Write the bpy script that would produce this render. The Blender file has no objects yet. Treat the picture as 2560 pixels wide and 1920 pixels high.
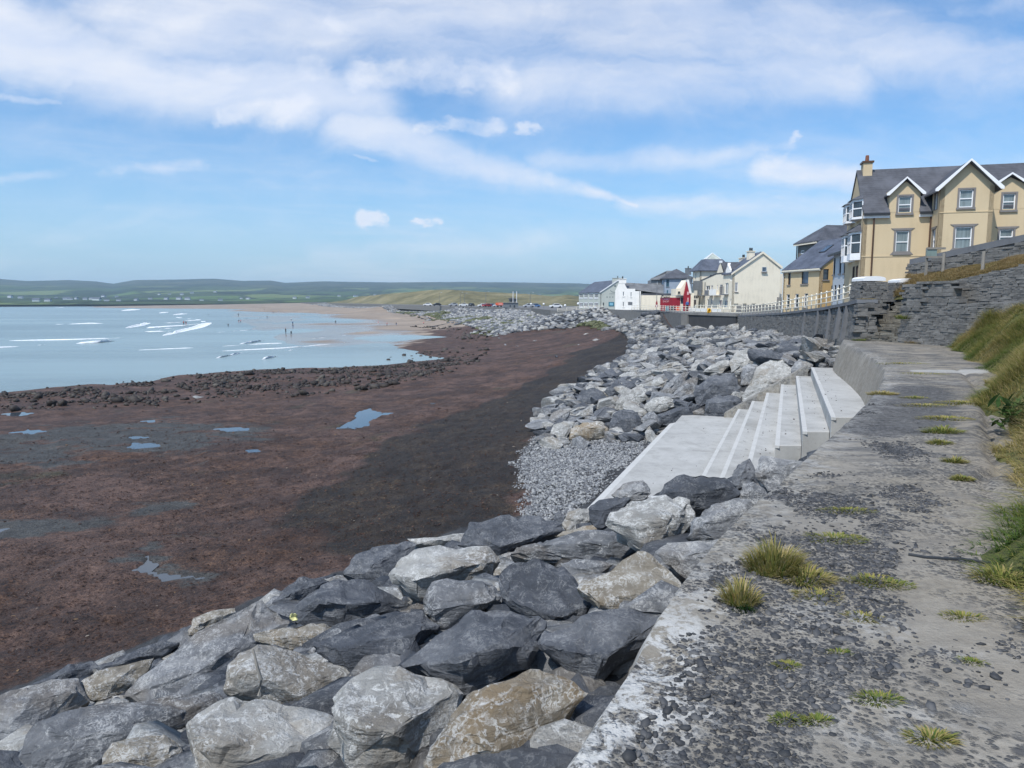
import bpy, bmesh, math, random
import numpy as np
from mathutils import Vector, Matrix
from mathutils import noise as mnoise
random.seed(7)
rng = np.random.default_rng(7)
SC = bpy.context.scene
COL = SC.collection

# ------------------------------------------------------------------ camera, sky, sun
FV = 1560.0                       # focal length in the units used to survey the photo
PITCH = math.radians(6.64)
SP, CP = math.sin(PITCH), math.cos(PITCH)
EYE = 1.6
cam_d = bpy.data.cameras.new('camera')
cam = bpy.data.objects.new('camera', cam_d); COL.objects.link(cam)
cam.location = (0, 0, EYE); cam.rotation_euler = (math.pi/2 - PITCH, 0, 0)
cam_d.sensor_width = 36.0; cam_d.lens = FV/2212.0*36.0
cam_d.clip_start = 0.1; cam_d.clip_end = 30000
SC.camera = cam

SUN_EL, SUN_AZ = math.radians(55), math.radians(36)   # azimuth: left of straight behind the camera
SUN_DIR = Vector((-math.sin(SUN_AZ)*math.cos(SUN_EL), -math.cos(SUN_AZ)*math.cos(SUN_EL), math.sin(SUN_EL)))
sun_d = bpy.data.lights.new('sun', 'SUN'); sun_d.energy = 3.1; sun_d.angle = math.radians(0.53); sun_d.color = (1.0, 0.955, 0.89)
sun = bpy.data.objects.new('sun', sun_d); COL.objects.link(sun)
sun.rotation_euler = SUN_DIR.to_track_quat('Z', 'Y').to_euler()
sun.location = (0, 0, 60)

SC.view_settings.view_transform = 'Standard'; SC.view_settings.look = 'None'
SC.view_settings.exposure = 0.47; SC.view_settings.gamma = 1.0
SC.view_settings.use_curve_mapping = False
SC.render.engine = 'CYCLES'
SC.cycles.use_denoising = True
SC.cycles.max_bounces = 6; SC.cycles.volume_bounces = 1
SC.cycles.transparent_max_bounces = 8

class NB:
    """small helper for node trees"""
    def __init__(s, nt): s.nt = nt; s.N = nt.nodes; s.L = nt.links
    def _in(s, sock, v):
        if v is None: return
        if hasattr(v, 'is_linked') or hasattr(v, 'links'): s.L.new(v, sock)
        else:
            if isinstance(v, (tuple, list)) and len(v) == 3 and sock.type == 'RGBA': v = (*v, 1)
            sock.default_value = v
    def m(s, op, a, b=None, c=None, clamp=False):
        n = s.N.new('ShaderNodeMath'); n.operation = op; n.use_clamp = clamp
        for i, v in enumerate((a, b, c)): s._in(n.inputs[i], v)
        return n.outputs[0]
    def vm(s, op, a, b=None, scale=None):
        n = s.N.new('ShaderNodeVectorMath'); n.operation = op
        s._in(n.inputs[0], a); s._in(n.inputs[1], b)
        if scale is not None: s._in(n.inputs['Scale'], scale)
        return n.outputs[1] if op in ('LENGTH', 'DOT_PRODUCT', 'DISTANCE') else n.outputs[0]
    def mix(s, f, a, b, blend='MIX'):
        n = s.N.new('ShaderNodeMix'); n.data_type = 'RGBA'; n.blend_type = blend; n.clamp_factor = True
        s._in(n.inputs[0], f); s._in(n.inputs[6], a); s._in(n.inputs[7], b)
        return n.outputs[2]
    def mr(s, v, a, b, c=0.0, d=1.0, smooth=True):
        n = s.N.new('ShaderNodeMapRange'); n.clamp = True
        n.interpolation_type = 'SMOOTHSTEP' if smooth else 'LINEAR'
        for i, x in enumerate((v, a, b, c, d)): s._in(n.inputs[i], x)
        return n.outputs[0]
    def noise(s, vec, scale=1.0, detail=4, rough=0.55, dist=0.0, color=False):
        n = s.N.new('ShaderNodeTexNoise'); s._in(n.inputs['Vector'], vec)
        n.inputs['Scale'].default_value = scale; n.inputs['Detail'].default_value = detail
        n.inputs['Roughness'].default_value = rough; n.inputs['Distortion'].default_value = dist
        return n.outputs['Color' if color else 'Fac']
    def vor(s, vec, scale=1.0, feat='F1', out='Distance', rand=1.0):
        n = s.N.new('ShaderNodeTexVoronoi'); n.feature = feat; s._in(n.inputs['Vector'], vec)
        n.inputs['Scale'].default_value = scale; n.inputs['Randomness'].default_value = rand
        return n.outputs[out]
    def ramp(s, f, stops, interp='LINEAR'):
        n = s.N.new('ShaderNodeValToRGB'); n.color_ramp.interpolation = interp
        e = n.color_ramp.elements
        while len(e) > 1: e.remove(e[-1])
        e[0].position = stops[0][0]; e[0].color = (*stops[0][1], 1)
        for p, c in stops[1:]:
            x = e.new(p); x.color = (*c, 1)
        s._in(n.inputs[0], f); return n.outputs[0]
    def sep(s, v):
        n = s.N.new('ShaderNodeSeparateXYZ'); s._in(n.inputs[0], v); return n.outputs
    def comb(s, x, y, z):
        n = s.N.new('ShaderNodeCombineXYZ')
        for i, v in enumerate((x, y, z)): s._in(n.inputs[i], v)
        return n.outputs[0]
    def geo(s, o='Position'): return s.N.new('ShaderNodeNewGeometry').outputs[o]
    def obj(s): return s.N.new('ShaderNodeTexCoord').outputs['Object']
    def rand(s): return s.N.new('ShaderNodeObjectInfo').outputs['Random']
    def attr(s, name, o='Fac'):
        n = s.N.new('ShaderNodeAttribute'); n.attribute_name = name; return n.outputs[o]
    def bump(s, h, strength=0.5, dist=0.02, normal=None):
        n = s.N.new('ShaderNodeBump'); s._in(n.inputs['Height'], h)
        n.inputs['Strength'].default_value = strength; n.inputs['Distance'].default_value = dist
        s._in(n.inputs['Normal'], normal); return n.outputs[0]
    def out(s, color, rough=0.8, normal=None, spec=0.5, metal=0.0, **kw):
        p = s.N.new('ShaderNodeBsdfPrincipled')
        s._in(p.inputs['Base Color'], color); s._in(p.inputs['Roughness'], rough)
        s._in(p.inputs['Normal'], normal); s._in(p.inputs['Specular IOR Level'], spec)
        s._in(p.inputs['Metallic'], metal)
        for k, v in kw.items(): s._in(p.inputs[k.replace('_', ' ')], v)
        o = s.N.new('ShaderNodeOutputMaterial'); s.L.new(p.outputs[0], o.inputs[0])
        return p

def newmat(name):
    m = bpy.data.materials.new(name); m.use_nodes = True; m.node_tree.nodes.clear()
    return m, NB(m.node_tree)
def lin(r, g, b):
    f = lambda c: (c/255/12.92) if c/255 <= .04045 else ((c/255+.055)/1.055)**2.4
    return (f(r), f(g), f(b))

# world: Nishita sky with wind-drawn cirrus and a few soft cumulus at fixed directions
W = bpy.data.worlds.new('World'); SC.world = W; W.use_nodes = True
W.node_tree.nodes.clear(); nb = NB(W.node_tree)
sky = nb.N.new('ShaderNodeTexSky'); sky.sky_type = 'NISHITA'; sky.sun_disc = False
sky.sun_elevation = SUN_EL; sky.sun_rotation = math.pi + SUN_AZ
sky.altitude = 10; sky.air_density = 1.0; sky.dust_density = 1.2; sky.ozone_density = 2.0
gen = nb.N.new('ShaderNodeTexCoord').outputs['Generated']
dx, dy, dz = nb.sep(gen)
zc = nb.m('MAXIMUM', dz, 0.0)
den = nb.m('ADD', zc, 0.16)
plane = nb.comb(nb.m('DIVIDE', dx, den), nb.m('DIVIDE', dy, den), 0.0)     # a high cloud layer seen from below
# general cirrus veil
ro = nb.N.new('ShaderNodeVectorRotate'); ro.rotation_type = 'Z_AXIS'; nb._in(ro.inputs['Vector'], plane); ro.inputs['Angle'].default_value = math.radians(-24)
pv = nb.vm('MULTIPLY', ro.outputs[0], (0.55, 1.6, 1.0))
warp = nb.noise(pv, 0.9, 3, 0.5, color=True)
pv2 = nb.vm('ADD', pv, nb.vm('SCALE', warp, scale=0.9))
n1 = nb.noise(pv2, 1.3, 7, 0.58)
n2 = nb.noise(nb.vm('ADD', plane, (7.3, 2.1, 0)), 0.55, 3, 0.5)
veil = nb.m('MULTIPLY', nb.mr(n1, 0.43, 0.78), nb.mr(n2, 0.36, 0.64))
# placed clouds: coordinates of a direction as tangents right of / above straight ahead
yp = nb.m('MAXIMUM', dy, 0.05)
tx, tz = nb.m('DIVIDE', dx, yp), nb.m('DIVIDE', dz, yp)
t0 = nb.comb(tx, tz, 0.0)
w1 = nb.noise(t0, 3.2, 6, 0.6, color=True)
w2 = nb.noise(nb.vm('ADD', nb.vm('MULTIPLY', t0, (1, 1.6, 1)), (3.1, 9.2, 0)), 13, 5, 0.62, color=True)
tw = nb.vm('ADD', t0, nb.vm('SCALE', nb.vm('SUBTRACT', w1, (.5, .5, .5)), scale=0.085))
tw2 = nb.vm('ADD', t0, nb.vm('ADD', nb.vm('SCALE', nb.vm('SUBTRACT', w1, (.5, .5, .5)), scale=0.05), nb.vm('SCALE', nb.vm('SUBTRACT', w2, (.5, .5, .5)), scale=0.05)))
front = nb.mr(dy, 0.05, 0.3)
def T(x, y): return ((x-1106)/FV, (648-y)/FV)
def capsule(vec, a, b, ra, rb, soft=0.7):
    """soft mask of a tapering streak between two directions"""
    ax, ay = T(*a); bx, by = T(*b); ra /= FV; rb /= FV
    abx, aby = bx-ax, by-ay; l2 = abx*abx+aby*aby
    pa = nb.vm('SUBTRACT', vec, (ax, ay, 0))
    h = nb.m('DIVIDE', nb.vm('DOT_PRODUCT', pa, (abx, aby, 0)), l2, clamp=True)
    q = nb.vm('SUBTRACT', pa, nb.vm('SCALE', (abx, aby, 0), scale=h))
    d = nb.vm('LENGTH', q)
    r = nb.m('ADD', nb.m('MULTIPLY', h, rb-ra), ra)
    return nb.mr(nb.m('DIVIDE', d, r), 1.0, 1.0-soft)
def union(ms):
    o = ms[0]
    for x in ms[1:]: o = nb.m('MAXIMUM', o, x)
    return o
def wt(x, k): return nb.m('MULTIPLY', x, k)
streaks = union([
    wt(capsule(tw, (-250, 30), (380, 200), 185, 100, 1.0), 1.0), wt(capsule(tw, (380, 200), (820, 250), 100, 90, 1.0), .9),
    wt(capsule(tw, (760, 290), (1080, 380), 78, 50, 1.0), .9), wt(capsule(tw, (1050, 372), (1370, 440), 50, 10, 1.0), .85),
    wt(capsule(tw, (300, 60), (1500, 60), 210, 240, 1.0), .62), wt(capsule(tw, (1500, 90), (2300, 170), 150, 70, 1.0), .58),
    wt(capsule(tw, (1100, 200), (1800, 200), 120, 80, 1.0), .58), wt(capsule(tw, (-80, 408), (460, 358), 16, 22, .95), .42),
    wt(capsule(tw, (-60, 222), (180, 235), 14, 10, .9), .45), wt(capsule(tw, (1350, 440), (2300, 452), 40, 60, 1.0), .48),
    wt(capsule(tw, (1150, 360), (1700, 330), 36, 24, 1.0), .42), wt(capsule(tw, (1640, 368), (1960, 432), 50, 30, 1.0), .75),
    wt(capsule(tw2, (1622, 300), (1668, 360), 12, 40, 1.0), .65), wt(capsule(tw2, (1708, 305), (1680, 350), 12, 30, 1.0), .6),
    wt(capsule(tw, (2000, 430), (2330, 330), 26, 30, 1.0), .3), wt(capsule(tw, (760, 348), (900, 396), 8, 4, .9), .4),
    wt(capsule(tw, (2000, 60), (2300, 5), 18, 50, 1.0), .4), wt(capsule(tw, (700, 545), (1800, 490), 40, 70, 1.0), .30)])
tex = nb.noise(nb.vm('MULTIPLY', tw, (1.0, 3.4, 1.0)), 5, 5, 0.52)
fib = nb.noise(nb.vm('MULTIPLY', nb.vm('ADD', tw2, (2, 5, 0)), (1.0, 2.8, 1.0)), 3.6, 9, 0.66, .9)
streaks = nb.mr(nb.m('ADD', streaks, nb.m('MULTIPLY', nb.m('SUBTRACT', nb.m('ADD', nb.m('MULTIPLY', fib, .65), nb.m('MULTIPLY', tex, .35)), .5), 1.55)), -.20, 1.0)
streaks = nb.m('MULTIPLY', streaks, .86)
pn_ = nb.noise(nb.vm('MULTIPLY', tw2, (1, 1.3, 1)), 22, 5, .6)
puffs = union([
    wt(capsule(tw2, (790, 196), (1100, 186), 54, 50, .8), .55), wt(capsule(tw2, (510, 268), (680, 258), 28, 54, .8), .55),
    wt(capsule(tw2, (690, 175), (720, 180), 44, 38, .8), .45), wt(capsule(tw2, (905, 290), (1080, 288), 20, 30, .8), .5),
    wt(capsule(tw2, (1125, 294), (1165, 296), 20, 17, .8), .6), wt(capsule(tw2, (745, 90), (770, 100), 46, 40, .7), .25),
    wt(capsule(tw2, (800, 476), (850, 484), 30, 20, .8), 1.0), wt(capsule(tw2, (900, 488), (945, 484), 16, 22, .8), 1.0)])
puffs = nb.mr(nb.m('ADD', puffs, nb.m('MULTIPLY', nb.m('SUBTRACT', pn_, .5), nb.mr(puffs, .0, .2, 0, .8))), .05, 1.0, 0, .82)
placed = nb.m('MULTIPLY', nb.m('ADD', streaks, nb.m('MULTIPLY', puffs, nb.m('SUBTRACT', 1.0, nb.m('MULTIPLY', streaks, .55)))), front)
back = nb.m('SUBTRACT', 1.0, front)
veil_amt = nb.m('ADD', nb.m('MULTIPLY', veil, nb.m('ADD', nb.m('MULTIPLY', back, 0.40), 0.34)), 0.0)
cl = nb.m('ADD', placed, veil_amt, clamp=True)
skyc = nb.mix(1.0, sky.outputs[0], (0.67, 1.0, 1.25), 'MULTIPLY')
# pale milky air near the horizon
hz = nb.mr(dz, 0.0, 0.30, 1.0, 0.0, smooth=False)
skyc = nb.mix(nb.m('MULTIPLY', nb.m('POWER', hz, 2.2), 0.72), skyc, (3.9, 5.2, 6.7))
cloudc = nb.mix(nb.mr(tex, 0.3, 0.7), (5.7, 6.2, 7.3), (6.8, 6.95, 7.4))
final = nb.mix(nb.m('MULTIPLY', cl, 0.95), skyc, cloudc)
bg = nb.N.new('ShaderNodeBackground'); nb._in(bg.inputs[0], final); bg.inputs[1].default_value = 0.1
wo = nb.N.new('ShaderNodeOutputWorld'); nb.L.new(bg.outputs[0], wo.inputs[0])

# ------------------------------------------------------------------ survey helpers
def ray(x, y):
    xc, yc = (x-1106)/FV, (y-829.5)/FV
    return np.array([xc, CP-yc*SP, -SP-yc*CP])
def onz(x, y, z):
    d = ray(x, y); t = (z-EYE)/d[2]; return np.array([d[0]*t, d[1]*t, z])
def atY(x, y, Y):
    d = ray(x, y); t = Y/d[1]; return np.array([d[0]*t, Y, EYE+d[2]*t])
ZO = {'1': (2050, 380, 4.337), 'h': (1920, 560, 6.911), 'r': (1680, 600, 6.9125), 'c': (1640, 690, 16.59), 'p': (1430, 680, 15.08),
      't': (1720, 640, 10.37), 'g': (1400, 640, 6.144), '6': (2080, 660, 4.608), 'R4': (640, 1240, 2.0868), 'R5': (0, 1400, 2.458),
      'R2': (1280, 1000, 2.592), 'R6': (1340, 780, 2.9105), 'k': (1700, 700, 2.572), 'f': (800, 660, 3.16), 'l': (1220, 720, 20.1), 'w': (0, 660, 2.765),
      'b': (0, 860, 1.7015), 'R3': (1600, 1200, 2.3042), 'm': (1140, 700, 7.9), 'q': (2180, 700, 3.318)}
def v(tag, x, y):
    a = ZO[tag]; return ((a[0]+x/a[2])/1.15732, (a[1]+y/a[2])/1.15732)

# vectorised gradient noise
_perm = np.random.default_rng(3).permutation(512).astype(np.int64)
_perm = np.concatenate([_perm, _perm])
_g = np.random.default_rng(4).normal(size=(512, 3)); _g /= np.linalg.norm(_g, axis=1)[:, None]
def pn(x, y, z=0.0):
    x, y, z = np.broadcast_arrays(np.asarray(x, float), np.asarray(y, float), np.asarray(z, float))
    xi, yi, zi = np.floor(x).astype(np.int64), np.floor(y).astype(np.int64), np.floor(z).astype(np.int64)
    xf, yf, zf = x-xi, y-yi, z-zi
    u, w, q = [t*t*t*(t*(t*6-15)+10) for t in (xf, yf, zf)]
    def gr(i, j, k):
        h = _perm[(_perm[(_perm[(xi+i) & 511]+yi+j) & 511]+zi+k) & 511]
        g = _g[h]; return g[..., 0]*(xf-i)+g[..., 1]*(yf-j)+g[..., 2]*(zf-k)
    L = lambda a, b, t: a+(b-a)*t
    return L(L(L(gr(0,0,0), gr(1,0,0), u), L(gr(0,1,0), gr(1,1,0), u), w), L(L(gr(0,0,1), gr(1,0,1), u), L(gr(0,1,1), gr(1,1,1), u), w), q)
def fbm(x, y, z=0.0, o=4, r=0.5):
    s = 0; a = 1.0; f = 1.0
    for i in range(o):
        s = s+a*pn(x*f+i*17.3, y*f-i*9.1, z*f+i*3.7); a *= r; f *= 2.03
    return s
def sstep(a, b, x):
    t = np.clip((x-a)/(b-a), 0, 1); return t*t*(3-2*t)
def poly_dist(px, py, P):
    """distance to an open polyline"""
    P = np.asarray(P, float); best = np.full(px.shape, 1e9)
    for a, b in zip(P[:-1], P[1:]):
        d = b[:2]-a[:2]; l = max(d@d, 1e-9)
        t = np.clip(((px-a[0])*d[0]+(py-a[1])*d[1])/l, 0, 1)
        best = np.minimum(best, np.hypot(px-a[0]-t*d[0], py-a[1]-t*d[1]))
    return best
def inside(px, py, P):
    P = np.asarray(P, float); r = np.zeros(px.shape, bool); n = len(P)
    for i in range(n):
        x1, y1 = P[i][:2]; x2, y2 = P[(i+1) % n][:2]
        c = ((y1 > py) != (y2 > py)) & (px < (x2-x1)*(py-y1)/((y2-y1) if y2 != y1 else 1e-9)+x1)
        r ^= c
    return r
def sdist(px, py, P):
    P = np.asarray(P, float); d = poly_dist(px, py, np.vstack([P, P[:1]]))
    return np.where(inside(px, py, P), d, -d)

# ------------------------------------------------------------------ object helpers
def mesh_np(name, V, F, mat=None, parent=None, smooth=False, attrs=None, n=None):
    """V (k,3); F (m,3|4) array or list of index lists"""
    me = bpy.data.meshes.new(name)
    if isinstance(F, np.ndarray):
        k = F.shape[1]
        me.vertices.add(len(V)); me.vertices.foreach_set('co', np.ascontiguousarray(V, dtype=np.float32).ravel())
        me.loops.add(F.size); me.loops.foreach_set('vertex_index', F.astype(np.int32).ravel())
        me.polygons.add(len(F)); me.polygons.foreach_set('loop_start', np.arange(0, F.size, k, dtype=np.int32))
        me.polygons.foreach_set('loop_total', np.full(len(F), k, np.int32))
        me.update(calc_edges=True)
    else:
        me.from_pydata([tuple(p) for p in V], [], F); me.update()
    if smooth: me.polygons.foreach_set('use_smooth', np.ones(len(me.polygons), bool))
    for an, av in (attrs or {}).items():
        a = me.attributes.new(an, 'FLOAT', 'POINT'); a.data.foreach_set('value', np.asarray(av, np.float32))
    if mat: me.materials.append(mat)
    return link(name, me, parent)
def link(name, me, parent=None):
    o = bpy.data.objects.new(name, me); COL.objects.link(o)
    if parent is not None: o.parent = parent
    return o
def bmo(name, bm, mat, parent=None, smooth=None):
    me = bpy.data.meshes.new(name); bm.normal_update(); bm.to_mesh(me); bm.free()
    for x in (mat if isinstance(mat, (list, tuple)) else [mat]): me.materials.append(x)
    if smooth is not None:
        me.polygons.foreach_set('use_smooth', np.ones(len(me.polygons), bool)); me.set_sharp_from_angle(angle=math.radians(smooth))
    return link(name, me, parent)
def empty(name, loc, ang=0.0):
    o = bpy.data.objects.new(name, None); COL.objects.link(o); o.location = loc; o.rotation_euler = (0, 0, ang); o.empty_display_size = 0.3
    return o
def tag(o, label=None, cat=None, group=None, kind=None):
    if label: o['label'] = label
    if cat: o['category'] = cat
    if group: o['group'] = group
    if kind: o['kind'] = kind
    return o
def copy_tree(o, parent=None):
    c = o.copy(); COL.objects.link(c)
    if parent is not None: c.parent = parent
    for ch in o.children: copy_tree(ch, c)
    return c
def box(bm, x0, x1, y0, y1, z0, z1, M=None):
    vs = [bm.verts.new((M @ Vector(p)) if M else p) for p in
          ((x0,y0,z0),(x1,y0,z0),(x1,y1,z0),(x0,y1,z0),(x0,y0,z1),(x1,y0,z1),(x1,y1,z1),(x0,y1,z1))]
    for f in ((3,2,1,0),(4,5,6,7),(0,1,5,4),(1,2,6,5),(2,3,7,6),(3,0,4,7)): bm.faces.new([vs[i] for i in f])
    return vs
def tube(bm, pts, r, n=8, cap=True, r2=None):
    """round bar through points"""
    pts = [Vector(p) for p in pts]; rings = []
    for i, p in enumerate(pts):
        d = (pts[min(i+1, len(pts)-1)]-pts[max(i-1, 0)]).normalized()
        a = d.cross(Vector((0, 0, 1)));
        if a.length < 1e-3: a = Vector((1, 0, 0))
        a.normalize(); b = d.cross(a)
        rr = r if r2 is None else r+(r2-r)*i/(len(pts)-1)
        rings.append([bm.verts.new(p+(a*math.cos(2*math.pi*k/n)+b*math.sin(2*math.pi*k/n))*rr) for k in range(n)])
    for A, B in zip(rings, rings[1:]):
        for k in range(n): bm.faces.new((A[k], A[(k+1) % n], B[(k+1) % n], B[k]))
    if cap:
        bm.faces.new(rings[0][::-1]); bm.faces.new(rings[-1])
def prism(bm, poly, ext, M=None):
    """closed solid: a planar polygon of 3-D points pushed along ext"""
    A = [Vector(p) for p in poly]; B = [p+Vector(ext) for p in A]
    if M: A = [M @ p for p in A]; B = [M @ p for p in B]
    a = [bm.verts.new(p) for p in A]; b = [bm.verts.new(p) for p in B]
    bm.faces.new(a); bm.faces.new(b[::-1]); n = len(a)
    for i in range(n): bm.faces.new((a[i], b[i], b[(i+1) % n], a[(i+1) % n]))
    bmesh.ops.recalc_face_normals(bm, faces=bm.faces[:])
# ------------------------------------------------------------------ materials
def paint(name, col, rough=0.7, var=0.12, scale=1.2, bumpy=0.0, streak=True):
    m, n = newmat(name); p = n.obj()
    a = n.noise(p, scale, 5, 0.6); b = n.noise(n.vm('MULTIPLY', p, (3.0, 3.0, 0.35)), 1.4, 4, 0.6)
    f = n.m('ADD', n.m('MULTIPLY', a, 0.6), n.m('MULTIPLY', b, 0.4 if streak else 0.0))
    dark = tuple(c*(1-var*1.6) for c in col); lite = tuple(min(1, c*(1+var*.7)) for c in col)
    c = n.ramp(f, [(0.3, dark), (0.5, col), (0.72, lite)])
    nm = n.bump(n.noise(p, 45, 3, 0.6), bumpy, 0.01) if bumpy else None
    n.out(c, rough, nm, 0.35); return m
M_cream = paint('cream_render', (.80, .72, .57), .85, .10, .7, .25)
M_white = paint('white_render', (.84, .82, .77), .8, .10, .7, .25)
M_tan = paint('tan_render', (.57, .45, .285), .85, .07, .6, .3)
M_tan2 = paint('ochre_render', (.62, .48, .29), .85, .09, .7, .3)
M_greyw = paint('pale_grey_render', (.52, .55, .57), .85, .08, .7, .25)
M_greyg = paint('green_grey_render', (.50, .52, .46), .85, .08, .7, .25)
M_bluegrey = paint('blue_grey_render', (.30, .35, .41), .85, .10, .7, .25)
M_brown = paint('grey_brown_render', (.17, .165, .15), .85, .12, .7, .25)
M_red = paint('red_paint', (.30, .018, .032), .6, .15, 1.0)
M_trim = paint('white_trim', (.80, .80, .80), .5, .05, 1.5)
M_rail = paint('cream_gloss_paint', (.74, .69, .57), .45, .14, 2.0)
M_sur = paint('grey_surround', (.20, .185, .175), .8, .12, 1.5, .2)
M_dark = paint('dark_fascia', (.025, .028, .032), .5, .1, 2)
M_brownpipe = paint('brown_pipe', (.09, .045, .025), .5, .15, 2)
M_terra = paint('terracotta', (.22, .09, .055), .8, .15, 3)
M_teal = paint('teal_paint', (.03, .16, .22), .5, .1, 2)
M_sky = paint('light_blue_sign', (.25, .50, .60), .5, .1, 2)
M_yellow = paint('yellow_plastic', (.75, .42, .02), .5, .1, 2)
M_orange = paint('orange_red_paint', (.65, .12, .05), .5, .1, 2)
M_metal = paint('grey_metal', (.16, .17, .18), .5, .15, 3)
M_timber = paint('weathered_timber', (.25, .23, .20), .85, .2, 3)
M_signg = paint('grey_green_board', (.20, .26, .24), .6, .12, 2)
M_brownwood = paint('brown_shutter', (.055, .035, .03), .6, .15, 2)
M_black = paint('black_letter', (.02, .02, .025), .6, .05, 2)
M_pink = paint('pink_letter', (.70, .42, .42), .6, .05, 2)
M_purple = paint('purple_letter', (.28, .22, .36), .6, .05, 2)

def slate(name, col):
    m, n = newmat(name); p = n.obj()
    x, y, z = n.sep(p)
    br = n.N.new('ShaderNodeTexBrick'); n._in(br.inputs['Vector'], n.comb(n.m('ADD', x, y), z, 0))
    br.inputs['Scale'].default_value = 1.0; br.inputs['Brick Width'].default_value = .32; br.inputs['Row Height'].default_value = .17
    br.inputs['Mortar Size'].default_value = .012; br.inputs['Color1'].default_value = (*[c*1.15 for c in col], 1)
    br.inputs['Color2'].default_value = (*[c*.85 for c in col], 1); br.inputs['Mortar'].default_value = (*[c*.55 for c in col], 1)
    f = n.noise(p, .8, 6, .65)
    c = n.mix(n.mr(f, .35, .7), br.outputs[0], tuple(min(1, k*1.5+.01) for k in col))
    n.out(c, .62, n.bump(br.outputs['Fac'], -.35, .02), .4); return m
M_slate = slate('slate_roof', (.062, .064, .074))
M_slateb = slate('blue_slate_roof', (.070, .080, .105))
M_slatew = slate('weathered_slate_roof', (.125, .125, .125))

def glass(name, col, var=.5):
    m, n = newmat(name); p = n.obj()
    f = n.noise(n.vm('MULTIPLY', p, (9, 9, .4)), 1.0, 3, .6)
    g = n.noise(p, .9, 2, .5)
    c = n.mix(n.mr(n.m('ADD', n.m('MULTIPLY', f, .6), n.m('MULTIPLY', g, .5)), .35, .75), tuple(k*(1-var) for k in col), tuple(k*(1+var) for k in col))
    n.out(c, .06, None, .8); return m
M_net = glass('curtained_window_glass', (.17, .20, .20), .35)
M_pane = glass('dark_window_glass', (.035, .045, .055), .5)
M_paneb = glass('blue_window_glass', (.06, .09, .13), .5)

# ---- rock
def rock(name, dark, mid, lite, vein, stain=None, stain_amt=0.0, fleck=0.5):
    m, n = newmat(name); p0 = n.obj(); r = n.rand()
    p = n.vm('ADD', p0, n.comb(n.m('MULTIPLY', r, 37.0), n.m('MULTIPLY', r, 91.0), n.m('MULTIPLY', r, 13.0)))
    big = n.noise(p, 1.1, 6, .62, .4); small = n.noise(p, 7, 6, .68, .3); strata = n.noise(n.vm('MULTIPLY', p, (.8, 1.2, 5)), 2.2, 5, .6, .6)
    f = n.m('ADD', n.m('MULTIPLY', big, .5), n.m('ADD', n.m('MULTIPLY', small, .25), n.m('MULTIPLY', strata, .25)))
    f = n.m('ADD', f, n.m('MULTIPLY', n.m('SUBTRACT', r, .5), .10))
    c = n.ramp(f, [(.36, dark), (.5, mid), (.62, lite)])
    if stain:
        s = n.noise(n.vm('ADD', p, (5, 2, 8)), .9, 5, .6, .5)
        c = n.mix(n.m('MULTIPLY', n.mr(s, .48, .62), stain_amt), c, stain)
    # thin calcite veins: ridges of a warped noise, broken up by a larger one
    wv = n.vm('ADD', p, n.vm('SCALE', n.noise(p, 2.4, 4, .6, color=True), scale=.7))
    def vein_mask(sc, w, lo, hi, off):
        k = n.noise(n.vm('ADD', wv, off), sc, 3, .55)
        ridge = n.mr(n.m('ABSOLUTE', n.m('SUBTRACT', k, .5)), 0.0, w, 1.0, 0.0)
        br = n.mr(n.noise(n.vm('ADD', p, off), 1.5, 4, .6), lo, hi)
        return n.m('MULTIPLY', ridge, br)
    vm_ = n.m('MAXIMUM', n.m('MULTIPLY', vein_mask(2.3, .012, .50, .64, (3, 0, 1)), .7), n.m('MAXIMUM', vein_mask(6.5, .034, .46, .56, (0, 7, 2)), vein_mask(13.0, .065, .46, .55, (4, 1, 7))))
    vm_ = n.m('MULTIPLY', vm_, n.mr(small, .38, .58))
    up = n.mr(n.sep(n.geo('Normal'))[2], .05, .75)                       # lichen and rain-washed white sits on faces open to the sky
    fl = n.mr(n.noise(n.vm('ADD', p, (9, 9, 1)), 11, 6, .75, .8), .535, .585)
    fl = n.m('MULTIPLY', fl, n.m('MULTIPLY', n.mr(n.noise(p, 1.7, 3, .6), .42, .6), n.m('ADD', n.m('MULTIPLY', up, .8), .2)))
    c = n.mix(n.m('MULTIPLY', vm_, vein), c, (.58, .58, .565))
    c = n.mix(n.m('MULTIPLY', fl, fleck), c, (.62, .62, .60))
    h = n.m('ADD', n.m('MULTIPLY', n.noise(p, 4.5, 9, .72, .3), 1.0), n.m('MULTIPLY', strata, .9))
    nm = n.bump(h, .85, .10)
    nm = n.bump(n.noise(p, 30, 4, .7), .35, .012, nm)
    n.out(c, .82, nm, .35); return m
M_rdark = rock('dark_slate_stone', (.040, .045, .054), (.074, .081, .095), (.140, .147, .160), .22, fleck=.12)
M_rgrey = rock('grey_limestone', (.085, .091, .100), (.172, .178, .188), (.275, .280, .286), .55, (.16, .13, .095), .45, fleck=.34)
M_rpale = rock('pale_veined_limestone', (.175, .172, .163), (.29, .287, .272), (.40, .395, .375), .90, (.215, .18, .135), .55, fleck=.80)
M_rtan = rock('brown_stained_limestone', (.120, .105, .082), (.225, .20, .16), (.32, .295, .25), .75, (.24, .175, .10), .65, fleck=.75)
M_rmoss = rock('weed_covered_stone', (.03, .035, .018), (.075, .085, .030), (.13, .135, .07), .1, fleck=.1)

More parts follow.
